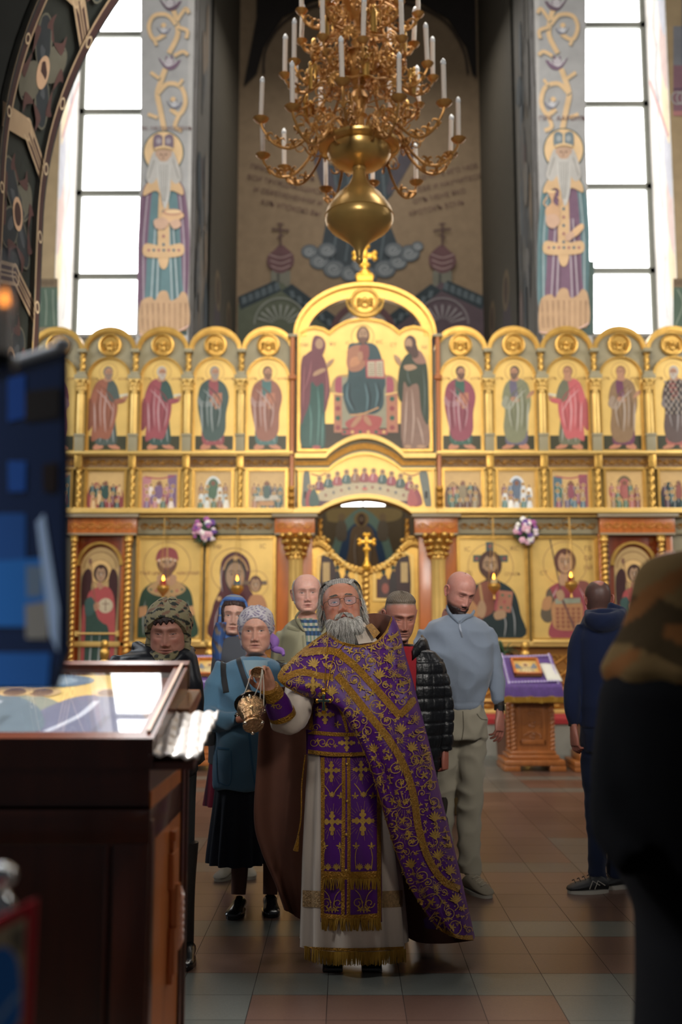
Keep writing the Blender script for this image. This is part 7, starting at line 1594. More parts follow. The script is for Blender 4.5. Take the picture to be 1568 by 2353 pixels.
so=lo_.modifiers.new('t','SOLIDIFY');so.thickness=.004
# gold bands on the cape
bd_=[([(759,1450),(773,1468),(800,1479),(832,1481),(862,1473),(885,1449),(899,1417)],9),([(692,1502),(725,1497),(760,1496),(785,1502)],17),([(774,1498),(820,1535),(870,1590),(918,1646)],17),([(917,1644),(937,1625),(953,1604)],17),([(648,1563),(690,1545),(735,1553),(766,1557)],15),([(774,1552),(800,1582),(850,1645),(895,1702),(930,1765),(950,1830),(962,1905),(985,1975),(1020,2025),(1068,2048)],17),([(768,1620),(812,1682),(846,1754),(866,1818),(886,1890),(910,1965),(944,2046),(1001,2131),(1050,2158),(1086,2160)],7),([(640,1560),(668,1588),(720,1604),(766,1618)],4)]
bands(PS,'band',bd_[1:6],ph)
def lift(p,k=.004):v=Vector(p);return tuple(v+(C0-v).normalized()*k)
m=MB();m.grid([[lift(grid[i][j])for j in range(nC)]for i in(0,1,2)]);m.grid([[lift(grid[i][j])for j in(0,1,2)]for i in range(len(grid))]);m.grid([[lift(grid[i][j])for j in range(nC)]for i in(-3,-2,-1)]);m.build('edge_band',GBR,ph,sharp=80)
E=Emb(PS);r=random.Random(21)
def inside(px,py):
 d=ray(px,py).normalized();return PS.t.ray_cast(C0,d)[0]is not None
for pts,w in bd_[1:6]: # pattern on the bands
 q=catmull(pts,5)
 for i in range(1,len(q)-1,2):E.A.ring(q[i][0],q[i][1],w*.27,1.2,'ffffff',10)
def free(x,y,rad):
 for pts,w in bd_:
  q=catmull(pts,5)
  if min(math.hypot(a-x,b-y)for a,b in q)<w/2+rad*.6:return False
 return inside(x,y)and inside(x+rad*.7,y)and inside(x-rad*.7,y)and inside(x,y+rad*.7)
spots=[]
def try_spot(x,y,rad,f=.84):
 if not free(x,y,rad)or any(math.hypot(a-x,b-y)<(c+rad)*f for a,b,c in spots):return False
 spots.append((x,y,rad));return True
for rad,n in((24,900),(15,1500),(9,3000),(5,4200)):
 for t_ in range(n):
  x,y=r.uniform(640,1088),r.uniform(1455,2158)
  if not try_spot(x,y,rad):continue
  a0=r.uniform(0,6.28);sg=r.choice((-1,1))
  if rad==24:
   if r.random()<.4:E.flower(x,y+6,21,-PI/2+r.uniform(-.4,.4));E.flower(x,y+8,13,-PI/2);E.stem([(x,y+8),(x+5,y+18),(x-3,y+27)],2.2)
   else:
    E.stem([(x+23*(1-.06*q)*math.cos(a0+sg*q*.55),y+23*(1-.06*q)*math.sin(a0+sg*q*.55))for q in range(13)],1.9);E.leaf(x+4*math.cos(a0),y+4*math.sin(a0),11,a0);E.grapes(x-9*math.cos(a0),y-10*math.sin(a0),2.3)
   for k in range(5):t=a0+k*1.25;E.leaf(x+24*math.cos(t),y+24*math.sin(t),6,t);E.A.ell(x+17*math.cos(t+.6),y+17*math.sin(t+.6),1.6,1.6,'ffffff',7)
  elif rad==15:
   if r.random()<.5:E.outline_leaf(x,y,15,a0);E.leaf(x,y,8,a0)
   else:E.spiral(x,y,14,a0,sg,1.25);E.leaf(x,y,7,a0);E.leaf(x+13*math.cos(a0),y+13*math.sin(a0),6,a0)
   E.stem([(x,y),(x+12*math.cos(a0+2),y+12*math.sin(a0+2)),(x+20*math.cos(a0+2.6),y+20*math.sin(a0+2.6))],1.6)
  elif rad==9:
   if r.random()<.6:E.leaf(x,y,9.5,a0)
   else:E.spiral(x,y,9,a0,sg,1.1);E.A.ell(x,y,2,2,'ffffff',8)
  else:
   k=r.random()
   if k<.35:E.leaf(x,y,5.2,a0,3)
   elif k<.7:E.stem([(x-5*math.cos(a0),y-5*math.sin(a0)),(x+2*math.sin(a0),y),(x+5*math.cos(a0),y+5*math.sin(a0))],1.4)
   else:
    for q in range(3):E.A.ell(x+3*math.cos(a0+q*2.1),y+3*math.sin(a0+q*2.1),1.5,1.5,'ffffff',7)
for x,y in((905,1700),(968,1745),(930,1850),(925,1905),(1000,1960),(880,1500)):
 E.rays(x,y,10,34,24,0,2*PI)
E.cross(720,1575,16,1.0)
E.build('embroidery',ph)
CUS=Surf(cuff);E=Emb(CUS);E.leaf(628,1620,8);E.spiral(640,1622,7,0,1);E.leaf(620,1606,5);E.build('embroidery',cuff)
# collar, chain and cross
m=MB();m.grid([[W3(a,b,PY+c)for a,b,c in catmull(r_,6)]for r_ in([(840,1438,-.08),(850,1452,-.10),(860,1468,-.125)],[(854,1432,-.02),(864,1442,-.05),(874,1454,-.08)])]);m.build('stole_neck',GBR,pr)
m=MB();m.grid([[W3(a,b,PY+c)for a,b,c in catmull(r_,6)]for r_ in([(812,1440,-.11),(818,1462,-.13),(824,1480,-.14)],[(838,1430,-.04),(856,1455,-.06),(870,1474,-.09)])]);m.build('robe_collar',SATIN,pr)
m=MB();m.lathe([(.062,1.475),(.068,1.48),(.066,1.50),(.060,1.505)],(P(786,1450,PY).x,PY-.03,0),32);m.build('cassock_collar',mat('black_cloth','0b0b0c',.8),pr)
def chain(m,pts,r=.0028,sf=None):
 q=catmull(pts,10);V=[Vector(sf.at(p[0],p[1],.006))if sf else P(*p)for p in q];out=[V[0]]
 m.tube(V,r*.55,6);acc=0
 for a,b in zip(V[:-1],V[1:]):
  L_=(b-a).length;
  while acc<L_:c=a+(b-a)*(acc/L_);m.ball(c,r,6,4);acc+=r*2.1
  acc-=L_
GCH=mat('gold_chain','b8862c',.25,.9)
m=MB();chain(m,[(823,1447),(800,1472),(775,1500),(762,1530),(755,1565),(750,1588)],.0034,PS);chain(m,[(757,1452),(752,1500),(748,1550),(748,1588)],.0026,PS)
crs=thing('pendant_cross','gold and enamel pectoral cross on a chain over the priest\'s purple cape','cross',PS.at(748,1605,.01));m.build('chain',GCH,crs)
E=Emb(PS,.012,.00005);
m=MB();cc=Vector(PS.at(748,1606,.016));k_=ppm(PY)
def crossm(m,c,s,th):
 for dx,dz,L_ in((0,1,14),(0,-1,24),(1,0,13),(-1,0,13)):
  m.box(c.x+min(0,dx)*L_*s-(3.2*s if dx==0 else 0),c.x+max(0,dx)*L_*s+(3.2*s if dx==0 else 0),c.y-th,c.y+th,c.z+min(0,dz)*L_*s-(3.2*s if dz==0 else 0),c.z+max(0,dz)*L_*s+(3.2*s if dz==0 else 0),.0015)
  m.ball((c.x+dx*L_*s,c.y,c.z+dz*L_*s),(5.2*s,th*1.1,5.2*s),10,6)
crossm(m,cc,k_,.004);m.ball((cc.x,cc.y,cc.z+22*k_),(6*k_,.004,5*k_),10,6);m.build('cross',GCH,crs)
m=MB();crossm(m,cc+Vector((0,-.0035,0)),k_*.72,.0025);m.build('enamel',mat('dark_enamel','20302c',.2,coat=.5),crs)
# tassel cord hanging at the hip
m=MB();m.stube([W3(702,1735,PY-.06),W3(694,1800,PY-.05),W3(692,1880,PY-.06),W3(684,1925,PY-.07)],.0035,6);m.stube([W3(686,1920,PY-.07),W3(683,1940,PY-.07),W3(680,1955,PY-.07)],[.004,.010,.013],8);m.build('cord',GBR,pr)
# --- censer
cz_=thing('censer','chased silver-gilt censer swinging on chains from the priest\'s hand','censer',tuple(P(585,1650,PY-.45)))
SIL=mat('chased_silver_gilt','c09a70',.16,.95,bump=.9,bscale=110,var=.25,vscale=60);SILP=mat('polished_silver','d8c8b0',.10,1.)
YC_=PY-.48;ctr=P(578,1636,YC_);ax_=Vector((.17,-.66,-.62)).normalized();Mx=ax_.to_track_quat('-Z','Y').to_matrix()
def along(prof,m,n=36,**k):m.lathe(prof,tuple(ctr),n,M=Mx,**k);return m
along([(.012,-.062),(.028,-.060),(.040,-.052),(.036,-.040),(.038,-.030),(.050,-.010),(.0575,.015),(.058,.035),(.0565,.045)],MB()).build('bowl',SIL,cz_)
along([(.030,-.080),(.043,-.078),(.044,-.072),(.034,-.062),(.030,-.058)],MB()).build('foot',SIL,cz_)
along([(.0565,.044),(.067,.046),(.068,.052),(.060,.054),(.0,.054)],MB()).build('lid_rim',mat('dark_bronze','2a2420',.25,.8),cz_)
along([(.050,.054),(.046,.075),(.030,.095),(.012,.105),(.010,.12)],MB()).build('lid',SIL,cz_)
for k in range(3):a=2*PI*k/3+.5;m=MB();m.ball(ctr+Mx @ Vector((.040*math.cos(a),.040*math.sin(a),-.080)),.0085,14,10);m.build('ball_foot',SILP,cz_)
m=MB()
for k in range(3):a=2*PI*k/3+1.4;p=ctr+Mx @ Vector((.066*math.cos(a),.066*math.sin(a),.03));m.ball(p,.006,10,6);m.ball(p+ax_*.01,.004,8,6)
m.build('chain_lug',SILP,cz_)
cap_=P(592,1542,PY-.47);m=MB();m.lathe([(.004,.014),(.012,.012),(.022,.004),(.029,-.006),(.030,-.009),(.027,-.008),(.018,.0)],tuple(cap_),28,M=Vector((.1,-.75,-.65)).to_track_quat('-Z','Y').to_matrix());m.build('hand_cap',SIL,cz_)
m=MB()
for p0,p1,bow in(((576,1552),(549,1622),2),((603,1530),(578,1612),6),((604,1534),(598,1606),-1),((603,1533),(606,1622),2)):
 chain(m,[(p0[0],p0[1],PY-.48),((p0[0]+p1[0])/2+bow,(p0[1]+p1[1])/2,PY-.49),(p1[0],p1[1],YC_-.0)],.0027)
m.build('chain',mat('silver_chain','dcd2c0',.3,.45),cz_)
# ================================================================== woman in the light blue cardigan
Y2=5.55
p2=person('elderly woman in a light blue cardigan, navy skirt and white lilac-flowered headscarf',580,Y2)
h2=Head(586,1450,Y2-.10,1.10,0,2,1,gp=dict(w=1.02,jowl=.55,age=.7,nw=1.15,mouth=1.0,cheeks=1.3),cp=dict(skin='c4917c',lips='8a4a44',brow='8a6a58',browt=.45,red=.6),eye='4a3a30',open_=.8)
b2=h2.mb
limb(b2,[(556,1640,Y2-.22,13),(548,1652,Y2-.24,13)]);put_hand(b2,W3(560,1652,Y2-.26),(1,-.3,.12),(.1,.1,1),'b0765e',1.,curl=(45,60,40),side=1)
for sx,dy in((548,0),(621,.05)):limb(b2,[(sx+3,1960,Y2+dy,19),(sx+2,2010,Y2+dy,17),(sx,2050,Y2+dy-.02,15)])
limb(b2,[(585,1540,Y2+.02,50),(570,1750,Y2,55)],sub=3);b2.build('body',SKIN,p2)
m=MB()
for sx,dy in((548,0),(621,.05)):limb(m,[(sx+4,1940,Y2+dy,21),(sx+3,2000,Y2+dy,18.5),(sx,2055,Y2+dy-.02,16)])
m.build('stockings',mat('brown_stockings','5a3526',.7),p2)
def shoe(m,px,py,Y,yaw,L_=.27,w=.048,h=.07,tilt=0,sole=None):
 """toe points along yaw (0 = to the camera)"""
 c=P(px,py,Y);cx,cy=c.x,Y;f=Vector((math.sin(yaw),-math.cos(yaw),0));s_=Vector((f.y,-f.x,0))*-1
 rings=[];
 for t,ww,z0,z1 in((-.30,.5,.02,.055),(-.28,.75,.012,.075),(-.15,.86,.012,h+.015),(0,.84,.012,h),(.12,.92,.012,h*.8),(.28,1.0,.012,h*.68),(.40,.92,.012,h*.55),(.47,.7,.014,h*.42),(.50,.4,.018,h*.3)):
  rings.append([tuple(Vector((cx,cy,0))+f*(t*L_)+s_*(w*ww*math.cos(a))+Vector((0,0,(z0+z1)/2+(z1-z0)/2*math.sin(a))))for a in[2*PI*i/16 for i in range(16)]])
 m.loft(rings)
 so_=sole if sole is not None else m;rings=[]
 for z in(0,.004,.02):rings.append([tuple(Vector((cx,cy,z))+f*(.1*L_*0+L_*.41*math.cos(a)+.09*L_)+s_*(w*1.06*math.sin(a)*(1+.12*math.cos(a))))for a in[2*PI*i/24 for i in range(24)]])
 so_.loft(rings)
for sx,sy,Y,ya in((546,2085,5.50,-.15),(622,2085,5.54,.15)):m=MB();shoe(m,sx,sy,Y,ya,.25,.045,.07);m.build('shoe',LEATH,p2)
m=MB();m.loft([sec(a,b,c,Y2,d,90,.9,e,15)for a,b,c,d,e in((1800,497,608,.13,.0),(1850,492,610,.15,.03),(1910,485,614,.17,.05),(1975,478,618,.19,.07),(1995,477,620,.195,.075))]);m.build('skirt',mat('navy_skirt','0c1220',.85,weave=.1,bscale=200),p2,sharp=80)
m=MB();m.loft([sec(a,b,c,Y2,d,e=.9)for a,b,c,d in((1512,560,616,.07),(1520,534,634,.10),(1538,510,652,.125),(1580,502,650,.15),(1650,500,646,.17),(1720,497,632,.165),(1790,492,622,.165),(1818,490,616,.165))])
limb(m,[(520,1530,Y2,25),(498,1580,Y2-.02,25),(482,1635,Y2-.06,25),(500,1655,Y2-.14,24),(530,1652,Y2-.20,19),(548,1650,Y2-.23,16)],16)
limb(m,[(640,1530,Y2,24),(652,1580,Y2,24),(655,1640,Y2-.02,22),(640,1680,Y2-.10,19)],16)
cg=garment('cardigan',m,KNIT,p2,'567a92',.010,3,.011,17,5);CG_=Surf(cg)
bands(CG_,'placket',[([(572,1560),(571,1650),(578,1740),(588,1816)],5)],cg,mat('cardigan_edge','3a6684',.9));bands(CG_,'pocket',[([(500,1718),(528,1722)],5),([(498,1722),(500,1790),(506,1798),(530,1800),(532,1725)],2)],cg,mat('cardigan_edge'))
m=MB();gg=[[CG_.at(x0+(x1-x0)*i/8,y,.004)for i in range(9)]for y,x0,x1 in((1518,558,620),(1530,562,614),(1548,568,604),(1562,576,590))];m.grid(gg);m.build('blouse',mat('pale_blue_blouse','7d95a0',.85),p2)
sc_col=lambda x,y,z:np.where(((np.sin(x*210+2*np.sin(z*150))*np.sin(z*190+y*120+2*np.sin(x*90)))>.35)[...,None],np.array(lin('7c7288')),np.array(lin('b5aeb0'))*(1-.12*(np.sin(x*130+z*90)>.5))[...,None])
h2.cap(lambda x,y,z,a:np.maximum(sst(1.,1.14,(x/.067)**2+((z+.02)/.080)**2)*sst(-.03,.0,z),sst(-.010,.006,y-.25*np.clip(-z-.02,0,.1))*sst(-.105,-.08,z)),lambda x,y,z:.009+.014*sst(.0,.05,y),'b5aeb0','headscarf',SCARF,p2,.006,wn(7,.002),sc_col,rows=(0,104))
m=MB();m.stube([W3(620,1460,Y2),W3(632,1475,Y2+.02),W3(630,1490,Y2+.03),W3(648,1496,Y2+.0),W3(652,1506,Y2-.02)],[(.012,.02),(.016,.03),(.02,.02),(.018,.012),(.01,.008)],10);m.build('scarf_end',mat('lilac_cloth','8a62a8',.85),p2)
BAGB=mat('dark_strap','1c1a1a',.6)
for nm,pts,w in(('shoulder_strap',[(514,1512),(516,1560),(520,1590)],13),('shoulder_strap',[(646,1512),(652,1540),(656,1560)],13),('crossbody_strap',[(552,1508),(565,1570),(590,1640),(600,1690)],13)):
 pass
bk=thing('backpack','dark backpack worn by the woman in the light blue cardigan','backpack',(P(580,1500,Y2).x,Y2+.2,P(580,1700,Y2).z))
m=MB();c=P(585,1600,Y2);m.box(c.x-.13,c.x+.13,Y2+.18,Y2+.32,c.z-.22,c.z+.18,.04);m.build('bag',BAGB,bk)
bands(CG_,'strap',[([(514,1506),(515,1550),(521,1592)],13)],bk,BAGB,.005);bands(CG_,'strap',[([(644,1506),(652,1540),(658,1570)],13)],bk,BAGB,.005)
m=MB()
for x,y in((514,1514),(647,1516)):q=Vector(CG_.at(x,y,.008));m.tube([q+Vector((-.018,0,-.004)),q+Vector((.018,0,-.004)),q+Vector((.018,0,.010)),q+Vector((-.018,0,.010)),q+Vector((-.018,0,-.004))],.0016,5)
m.build('buckle',SILP,bk)
hb=thing('shoulder_bag','small grey bag hanging at the side of the woman in the blue cardigan','bag',W3(476,1708,Y2+.05))
m=MB();c=P(477,1685,Y2+.03);m.box(c.x-.035,c.x+.05,Y2-.02,Y2+.1,c.z-.065,c.z+.06,.02);m.build('bag',mat('grey_leather','6a6c6c',.35),hb)
bands(CG_,'strap',[([(548,1514),(562,1556),(578,1600)],11)],hb,mat('dark_grey_strap','24262a',.6),.005)
# ================================================================== woman in the blue shawl (behind)
Y3=6.35
p3=person('woman in a blue patterned shawl and grey coat behind the cardigan woman',545,Y3)
h3=Head(537,1415,Y3-.10,1.05,0,8,-3,gp=dict(w=.97,nose=.95,age=.2),cp=dict(skin='c69a88',lips='93514c',brow='4a3226',browt=.7,red=.3),eye='3a3028',open_=.9)
b3=h3.mb
for sx in(522,566):limb(b3,[(sx,1860,Y3,20),(sx,1960,Y3,15)])
limb(b3,[(545,1480,Y3+.02,40),(545,1800,Y3,45)],sub=3);b3.build('body',SKIN,p3)
h3.cap(lambda x,y,z,a:np.maximum(sst(.060,.068,z+.15*np.abs(x)),sst(-.062,-.050,y-.30*(np.abs(x)-.07))*(np.abs(x)>.052)*sst(-.12,-.09,z)),.007,'33201a','hair',HAIR,p3,.005,wn(30,.001),lambda x,y,z:np.array(lin('3a221a'))*(.8+.3*np.sin(x*500))[...,None],rows=(0,104))
sh3=lambda V:[lin('4c6ea4')if(math.sin(v[0]*60)+math.sin(v[2]*50+v[0]*20))<.9 else lin('8a8478')for v in V]
h3.cap(lambda x,y,z,a:np.maximum(sst(.078,.086,z+.10*np.abs(x)+.25*np.clip(y+.03,-.02,.1)),sst(-.048,-.030,y)*(z>-.2)),lambda x,y,z:.016+.012*sst(.02,-.08,z),'4c6ea4','shawl_hood',SCARF,p3,.010,None,lambda x,y,z:np.where((np.abs(np.sin(z*60))<.25)[...,None],np.array(lin('7d7f80')),np.array(lin('42659e'))),rows=(0,112))
m=MB()
for sg,pts in((-1,[(512,1430),(503,1470),(505,1520),(510,1560)]),(1,[(566,1440),(572,1480),(560,1540),(545,1600)])):
 q=catmull(pts,6);m.grid([[tuple(P(x+dx,y,Y3-.10-.03*math.cos(dx*.2)+(.02 if abs(dx)>12 else 0)))for dx in np.linspace(-16,16,9)]for x,y in q])
o=m.build('shawl',SCARF,p3);
ca=o.data.color_attributes['Col'];ca.data.foreach_set('color',np.array([(*c_,1)for c_ in[lin(('3f5f98','8a7a68','5a4a50')[int(abs(v.co.z*25))%3 if int(abs(v.co.z*25+v.co.x*30))%2 else 0])for v in o.data.vertices]],'f').ravel())
so=o.modifiers.new('t','SOLIDIFY');so.thickness=.006
m=MB();m.loft([sec(a,b,c,Y3,d)for a,b,c,d in((1462,520,562,.07),(1478,500,590,.10),(1510,488,606,.13),(1580,482,612,.14),(1700,480,612,.15),(1760,478,612,.16))]);garment('coat',m,CLOTHC,p3,'4a4c52',.012,4,.006,16,8)
m=MB();m.loft([sec(a,b,c,Y3,d,60,.9,e,13)for a,b,c,d,e in((1740,484,610,.15,0),(1800,476,610,.17,.03),(1858,468,606,.18,.05))]);o=m.build('skirt',CLOTHC,p3,sharp=80)
ca=o.data.color_attributes['Col'];ca.data.foreach_set('color',np.array([(*lin('7a2034' if(int(v.co.z*60)+int(v.co.x*60))%3 else '3a2434'),1)for v in o.data.vertices],'f').ravel())
for sx,dy in((520,0),(568,.05)):m=MB();shoe(m,sx,2000,Y3-.04+dy,-.3 if sx<540 else .3,.25,.045,.07);m.build('shoe',mat('beige_shoe','a39a88',.6),p3)
# ================================================================== stooping woman with the olive scarf
Y4=4.62
p4=person('stooping woman in a black raincoat and olive floral headscarf looking at the glazed case',390,Y4+.1)
h4=Head(380,1458,Y4-.10,1.06,-12,2,0,gp=dict(w=1.05,jowl=.8,age=.5,nw=1.1,cheeks=1.2),cp=dict(skin='b98472',lips='84443c',brow='5a4034',browt=.4,red=.7),eye='3a302a',open_=.45)
b4=h4.mb;limb(b4,[(385,1530,Y4+.06,60),(400,1750,Y4+.15,70)],sub=3);limb(b4,[(432,1935,Y4+.14,24),(430,2040,Y4+.14,18),(430,2168,Y4+.14,15)]);limb(b4,[(385,1935,Y4+.14,24),(385,2168,Y4+.14,15)]);b4.build('body',SKIN,p4)
ol=lambda x,y,z:np.select([((np.sin(x*140+3*np.sin(z*110))+np.sin(z*170+y*130))>.9)[...,None],((np.sin(x*120-z*160+2)+np.sin(y*170+z*90))>.95)[...,None]],[np.array(lin('22241c'))+0*x[...,None],np.array(lin('7a5a44'))+0*x[...,None]],np.array(lin('867c5c'))+0*x[...,None])
h4.cap(lambda x,y,z,a:np.maximum(np.maximum(sst(1.,1.12,(x/.070)**2+((z+.022)/.088)**2)*sst(-.05,-.02,z),sst(-.030,-.016,y-.1*np.clip(-z-.03,0,.1))*(z<.0)),(z<-.128)*1.),lambda x,y,z:.018+.016*sst(.0,.08,y)+.012*sst(-.02,-.11,z),'867c5c','headscarf',SCARF,p4,.012,wn(9,.004),ol,rows=(0,116))
h4.cap(lambda x,y,z,a:sst(.042,.050,z+.006*np.sin(x*260)-.12*(x+.02))*(np.abs(x)<.055),.010,'3a1a14','hair',HAIR,p4,.005,wn(40,.001),lambda x,y,z:np.array(lin('2e1712'))*(.8+.4*np.sin(x*500))[...,None],rows=(18,44))
m=MB();m.stube([W3(352,1500,Y4-.06),W3(370,1514,Y4-.10),W3(388,1514,Y4-.10),W3(404,1498,Y4-.05)],[(.02,.012),(.028,.018),(.028,.018),(.018,.01)],10);m.stube([W3(378,1512,Y4-.12),W3(374,1524,Y4-.13),W3(370,1544,Y4-.12)],[.016,(.028,.012),(.034,.01)],10);garment('scarf_knot',m,SCARF,p4,'7d7454',.005,2,.003,60,3,colfn=lambda V:[lin('23251d')if math.sin(v[0]*120)*math.sin(v[2]*150)>.3 else lin('7d7454')for v in V])
m=MB();m.loft([sec(a,b,c,Y4+dy,d)for a,b,c,d,dy in((1490,345,415,.10,.12),(1498,310,435,.15,.10),(1510,278,442,.18,.08),(1545,262,444,.20,.1),(1620,270,446,.20,.12),(1720,300,450,.20,.14),(1790,318,452,.20,.15))])
limb(m,[(425,1510,Y4+.03,26),(436,1570,Y4+.0,26),(440,1640,Y4+.0,24),(428,1700,Y4-.05,20)]);limb(m,[(285,1515,Y4+.03,28),(268,1570,Y4,27),(270,1650,Y4-.05,24)])
m.stube([W3(312,1484,Y4+.06),W3(346,1506,Y4-.04),W3(384,1536,Y4-.08),W3(420,1504,Y4-.02),W3(438,1492,Y4+.08)],[.026,.024,.02,.024,.026],10)
garment('raincoat',m,mat('black_raincoat','11141c',.45,bump=.1,bscale=30,spec=.4),p4,'12151c',.011,3,.010,14,12)
m=MB();m.loft([sec(a,b,c,Y4+.15,d,60,.9,e,9)for a,b,c,d,e in((1760,330,452,.17,0),(1850,334,446,.17,.03),(1955,338,442,.18,.05))]);m.build('skirt',mat('charcoal_skirt','20262a',.85),p4,sharp=80)
for sx in(385,430):m=MB();shoe(m,sx,2120,Y4+.08,0,.25,.045,.07);m.build('shoe',LEATH,p4)
# ================================================================== man in the khaki jacket
Y5=6.0
p5=person('older balding man in a khaki jacket and checked shirt behind the priest',715,Y5)
h5=Head(707,1362,Y5-.10,1.02,2,5,2,gp=dict(w=1.04,jowl=.4,age=.8,nw=1.15,brow=1.4),cp=dict(skin='c49484',lips='8f5048',brow='7a6a60',browt=.5,red=.5),eye='5a5650',open_=.75)
b5=h5.mb;limb(b5,[(712,1460,Y5+.02,40),(712,1700,Y5,50),(712,1800,Y5,50)],sub=3)
for sx in(688,737):limb(b5,[(sx,1790,Y5,20),(sx,1900,Y5,15),(sx,2030,Y5,10)])
b5.build('body',SKIN,p5)
h5.cap(lambda x,y,z,a:sst(-.015,.002,y+.15*(.05-z))*sst(-.07,-.05,z)*(1-sst(.075,.095,z)),.006,'b8b4ae','hair',HAIR,p5,.004,wn(50,.0006),lambda x,y,z:np.array(lin('b0aca6'))*(.85+.2*np.sin(z*600))[...,None],rows=(10,90))
m=MB();m.loft([sec(a,b,c,Y5,d)for a,b,c,d in((1424,676,745,.08),(1438,655,762,.11),(1460,642,776,.13),(1520,636,784,.15),(1640,640,784,.16),(1760,640,784,.16),(1790,642,782,.16))]);limb(m,[(655,1455,Y5,20),(640,1510,Y5,21),(634,1600,Y5,19),(634,1680,Y5-.03,16)]);limb(m,[(770,1455,Y5,20),(784,1510,Y5,21),(790,1600,Y5,19),(790,1680,Y5-.03,16)])
jk=garment('jacket',m,CLOTHC,p5,'8f8a70',.010,3,.010,18,15);JS=Surf(jk)
A=Art(JS.T(.006),.0002)
def chk(x):return 0
q=[(1418,690,745),(1436,694,742),(1455,702,738),(1500,706,736),(1560,708,734)];qq=catmull(q,6)
for i in range(len(qq)-1):
 y0,a0_,b0_=qq[i];y1,a1_,b1_=qq[i+1];n=8
 for j in range(n):
  c=('2c4668','6a7a6c','24364c','9a9484')[(i*3+j*2+(i//2))%4];A.k=1
  A.poly([(a0_+(b0_-a0_)*j/n,y0),(a0_+(b0_-a0_)*(j+1)/n,y0),(a1_+(b1_-a1_)*(j+1)/n,y1),(a1_+(b1_-a1_)*j/n,y1)],c)
A.build('shirt',mat('checked_shirt',attr=True,rough=.9),p5)
m=MB()
for sg,pts in((-1,[(690,1404),(680,1422),(694,1446),(704,1452)]),(1,[(738,1404),(752,1424),(742,1446),(736,1452)])):
 m.stube([W3(a,b,Y5-.12)for a,b in pts],[(.020,.006),(.026,.007),(.022,.006),(.008,.004)],10)
m.build('collar',mat('khaki_edge','7a755c',.9),jk);bands(JS,'shoulder_seam',[([(662,1442),(676,1446),(690,1448)],6),([(696,1460),(700,1520),(702,1600)],4)],jk,mat('khaki_edge'),.003)
m=MB();m.loft([sec(a,b,c,Y5,d)for a,b,c,d in((1780,655,770,.14),(1830,655,770,.14))]);
for sx in(688,737):limb(m,[(sx,1820,Y5,28),(sx,1920,Y5,22),(sx,2035,Y5,18)])
m.build('trousers',mat('dark_trousers','22242a',.85),p5)
for sx in(688,737):m=MB();shoe(m,sx,2040,Y5-.05,0,.28,.05,.08);m.build('shoe',LEATH,p5)
# ================================================================== man in the quilted jacket
Y6=5.2
p6=person('short-haired man in a black quilted jacket over a red shirt, looking down',940,Y6)
h6=Head(931,1426,Y6-.09,1.04,-16,12,0,gp=dict(w=.98,age=.5,brow=1.3,nose=1.05),cp=dict(skin='a8715f',lips='7d443c',brow='4a3a30',browt=.6,red=.4,stub='6a5a50',stubf=.35,hair='6a5e52',hairmask=lambda x,y,z:.85*np.maximum(sst(.066,.078,z+.30*np.clip(y+.06,-.03,.2)),sst(-.015,.015,y)*sst(-.09,-.05,z))),eye='2a2420',open_=.4)
b6=h6.mb;limb(b6,[(935,1520,Y6+.02,45),(940,1720,Y6,55)],sub=3);put_hand(b6,W3(1022,1722,Y6-.03),(.0,-.1,-1),(-.7,.3,0),'9a5a4a',1.05,side=-1,curl=(70,85,55),thumb=(-20,10),thumb_curl=30)
for sx in(912,972):limb(b6,[(sx,1760,Y6+.04,22),(sx,1950,Y6+.04,18),(sx,2110,Y6+.04,12)])
b6.build('body',SKIN,p6)
h6.cap(lambda x,y,z,a:np.maximum(sst(.070,.092,z+.30*np.clip(y+.06,-.03,.2)),sst(.0,.03,y)*sst(-.085,-.05,z)),lambda x,y,z:.002+.007*sst(.05,.10,z),'6a5c50','hair',HAIR,p6,.004,wn(60,.0008),lambda x,y,z:(np.array(lin('665848'))*sst(.0,.08,z)[...,None]+np.array(lin('83807a'))*(1-sst(.0,.08,z)[...,None]))*(.85+.25*np.sin(x*700+z*300))[...,None],rows=(0,96))
m=MB();m.loft([sec(a,b,c,Y6,d)for a,b,c,d in((1482,905,966,.09),(1500,880,1000,.13),(1525,868,1020,.15),(1580,866,1026,.16),(1660,868,1024,.165),(1740,866,1016,.165),(1775,868,1012,.16))]);limb(m,[(996,1520,Y6,24),(1010,1580,Y6-.01,26),(1018,1640,Y6-.02,25),(1020,1690,Y6-.03,22),(1021,1724,Y6-.03,18)],18);limb(m,[(890,1520,Y6,24),(870,1580,Y6,26),(864,1700,Y6,22)])
def quilt(V,N):
 z=V[:,2];x=V[:,0]*1.+V[:,1]*.6;hz=np.abs(((z*16.5)%1)-.5)*2;hx=np.abs(((x*19)%1)-.5)*2;return .0065*(1-hz**5)*(1-.6*hx**8)-.004
jk6=garment('jacket',m,mat('black_nylon','0e0f12',.38,bump=.25,bscale=60,spec=.4),p6,'14151a',.0065,3,.002,30,16,disp=quilt);J6=Surf(jk6)
m=MB();m.grid([[J6.at(x0+(x1-x0)*i/9,y,.010)for i in range(10)]for y,x0,x1 in((1488,925,955),(1510,920,957),(1540,916,957),(1600,912,956),(1680,905,952),(1760,900,948))]);m.build('shirt',mat('red_cotton','8f0f1e',.85,bump=.1,bscale=60),p6)
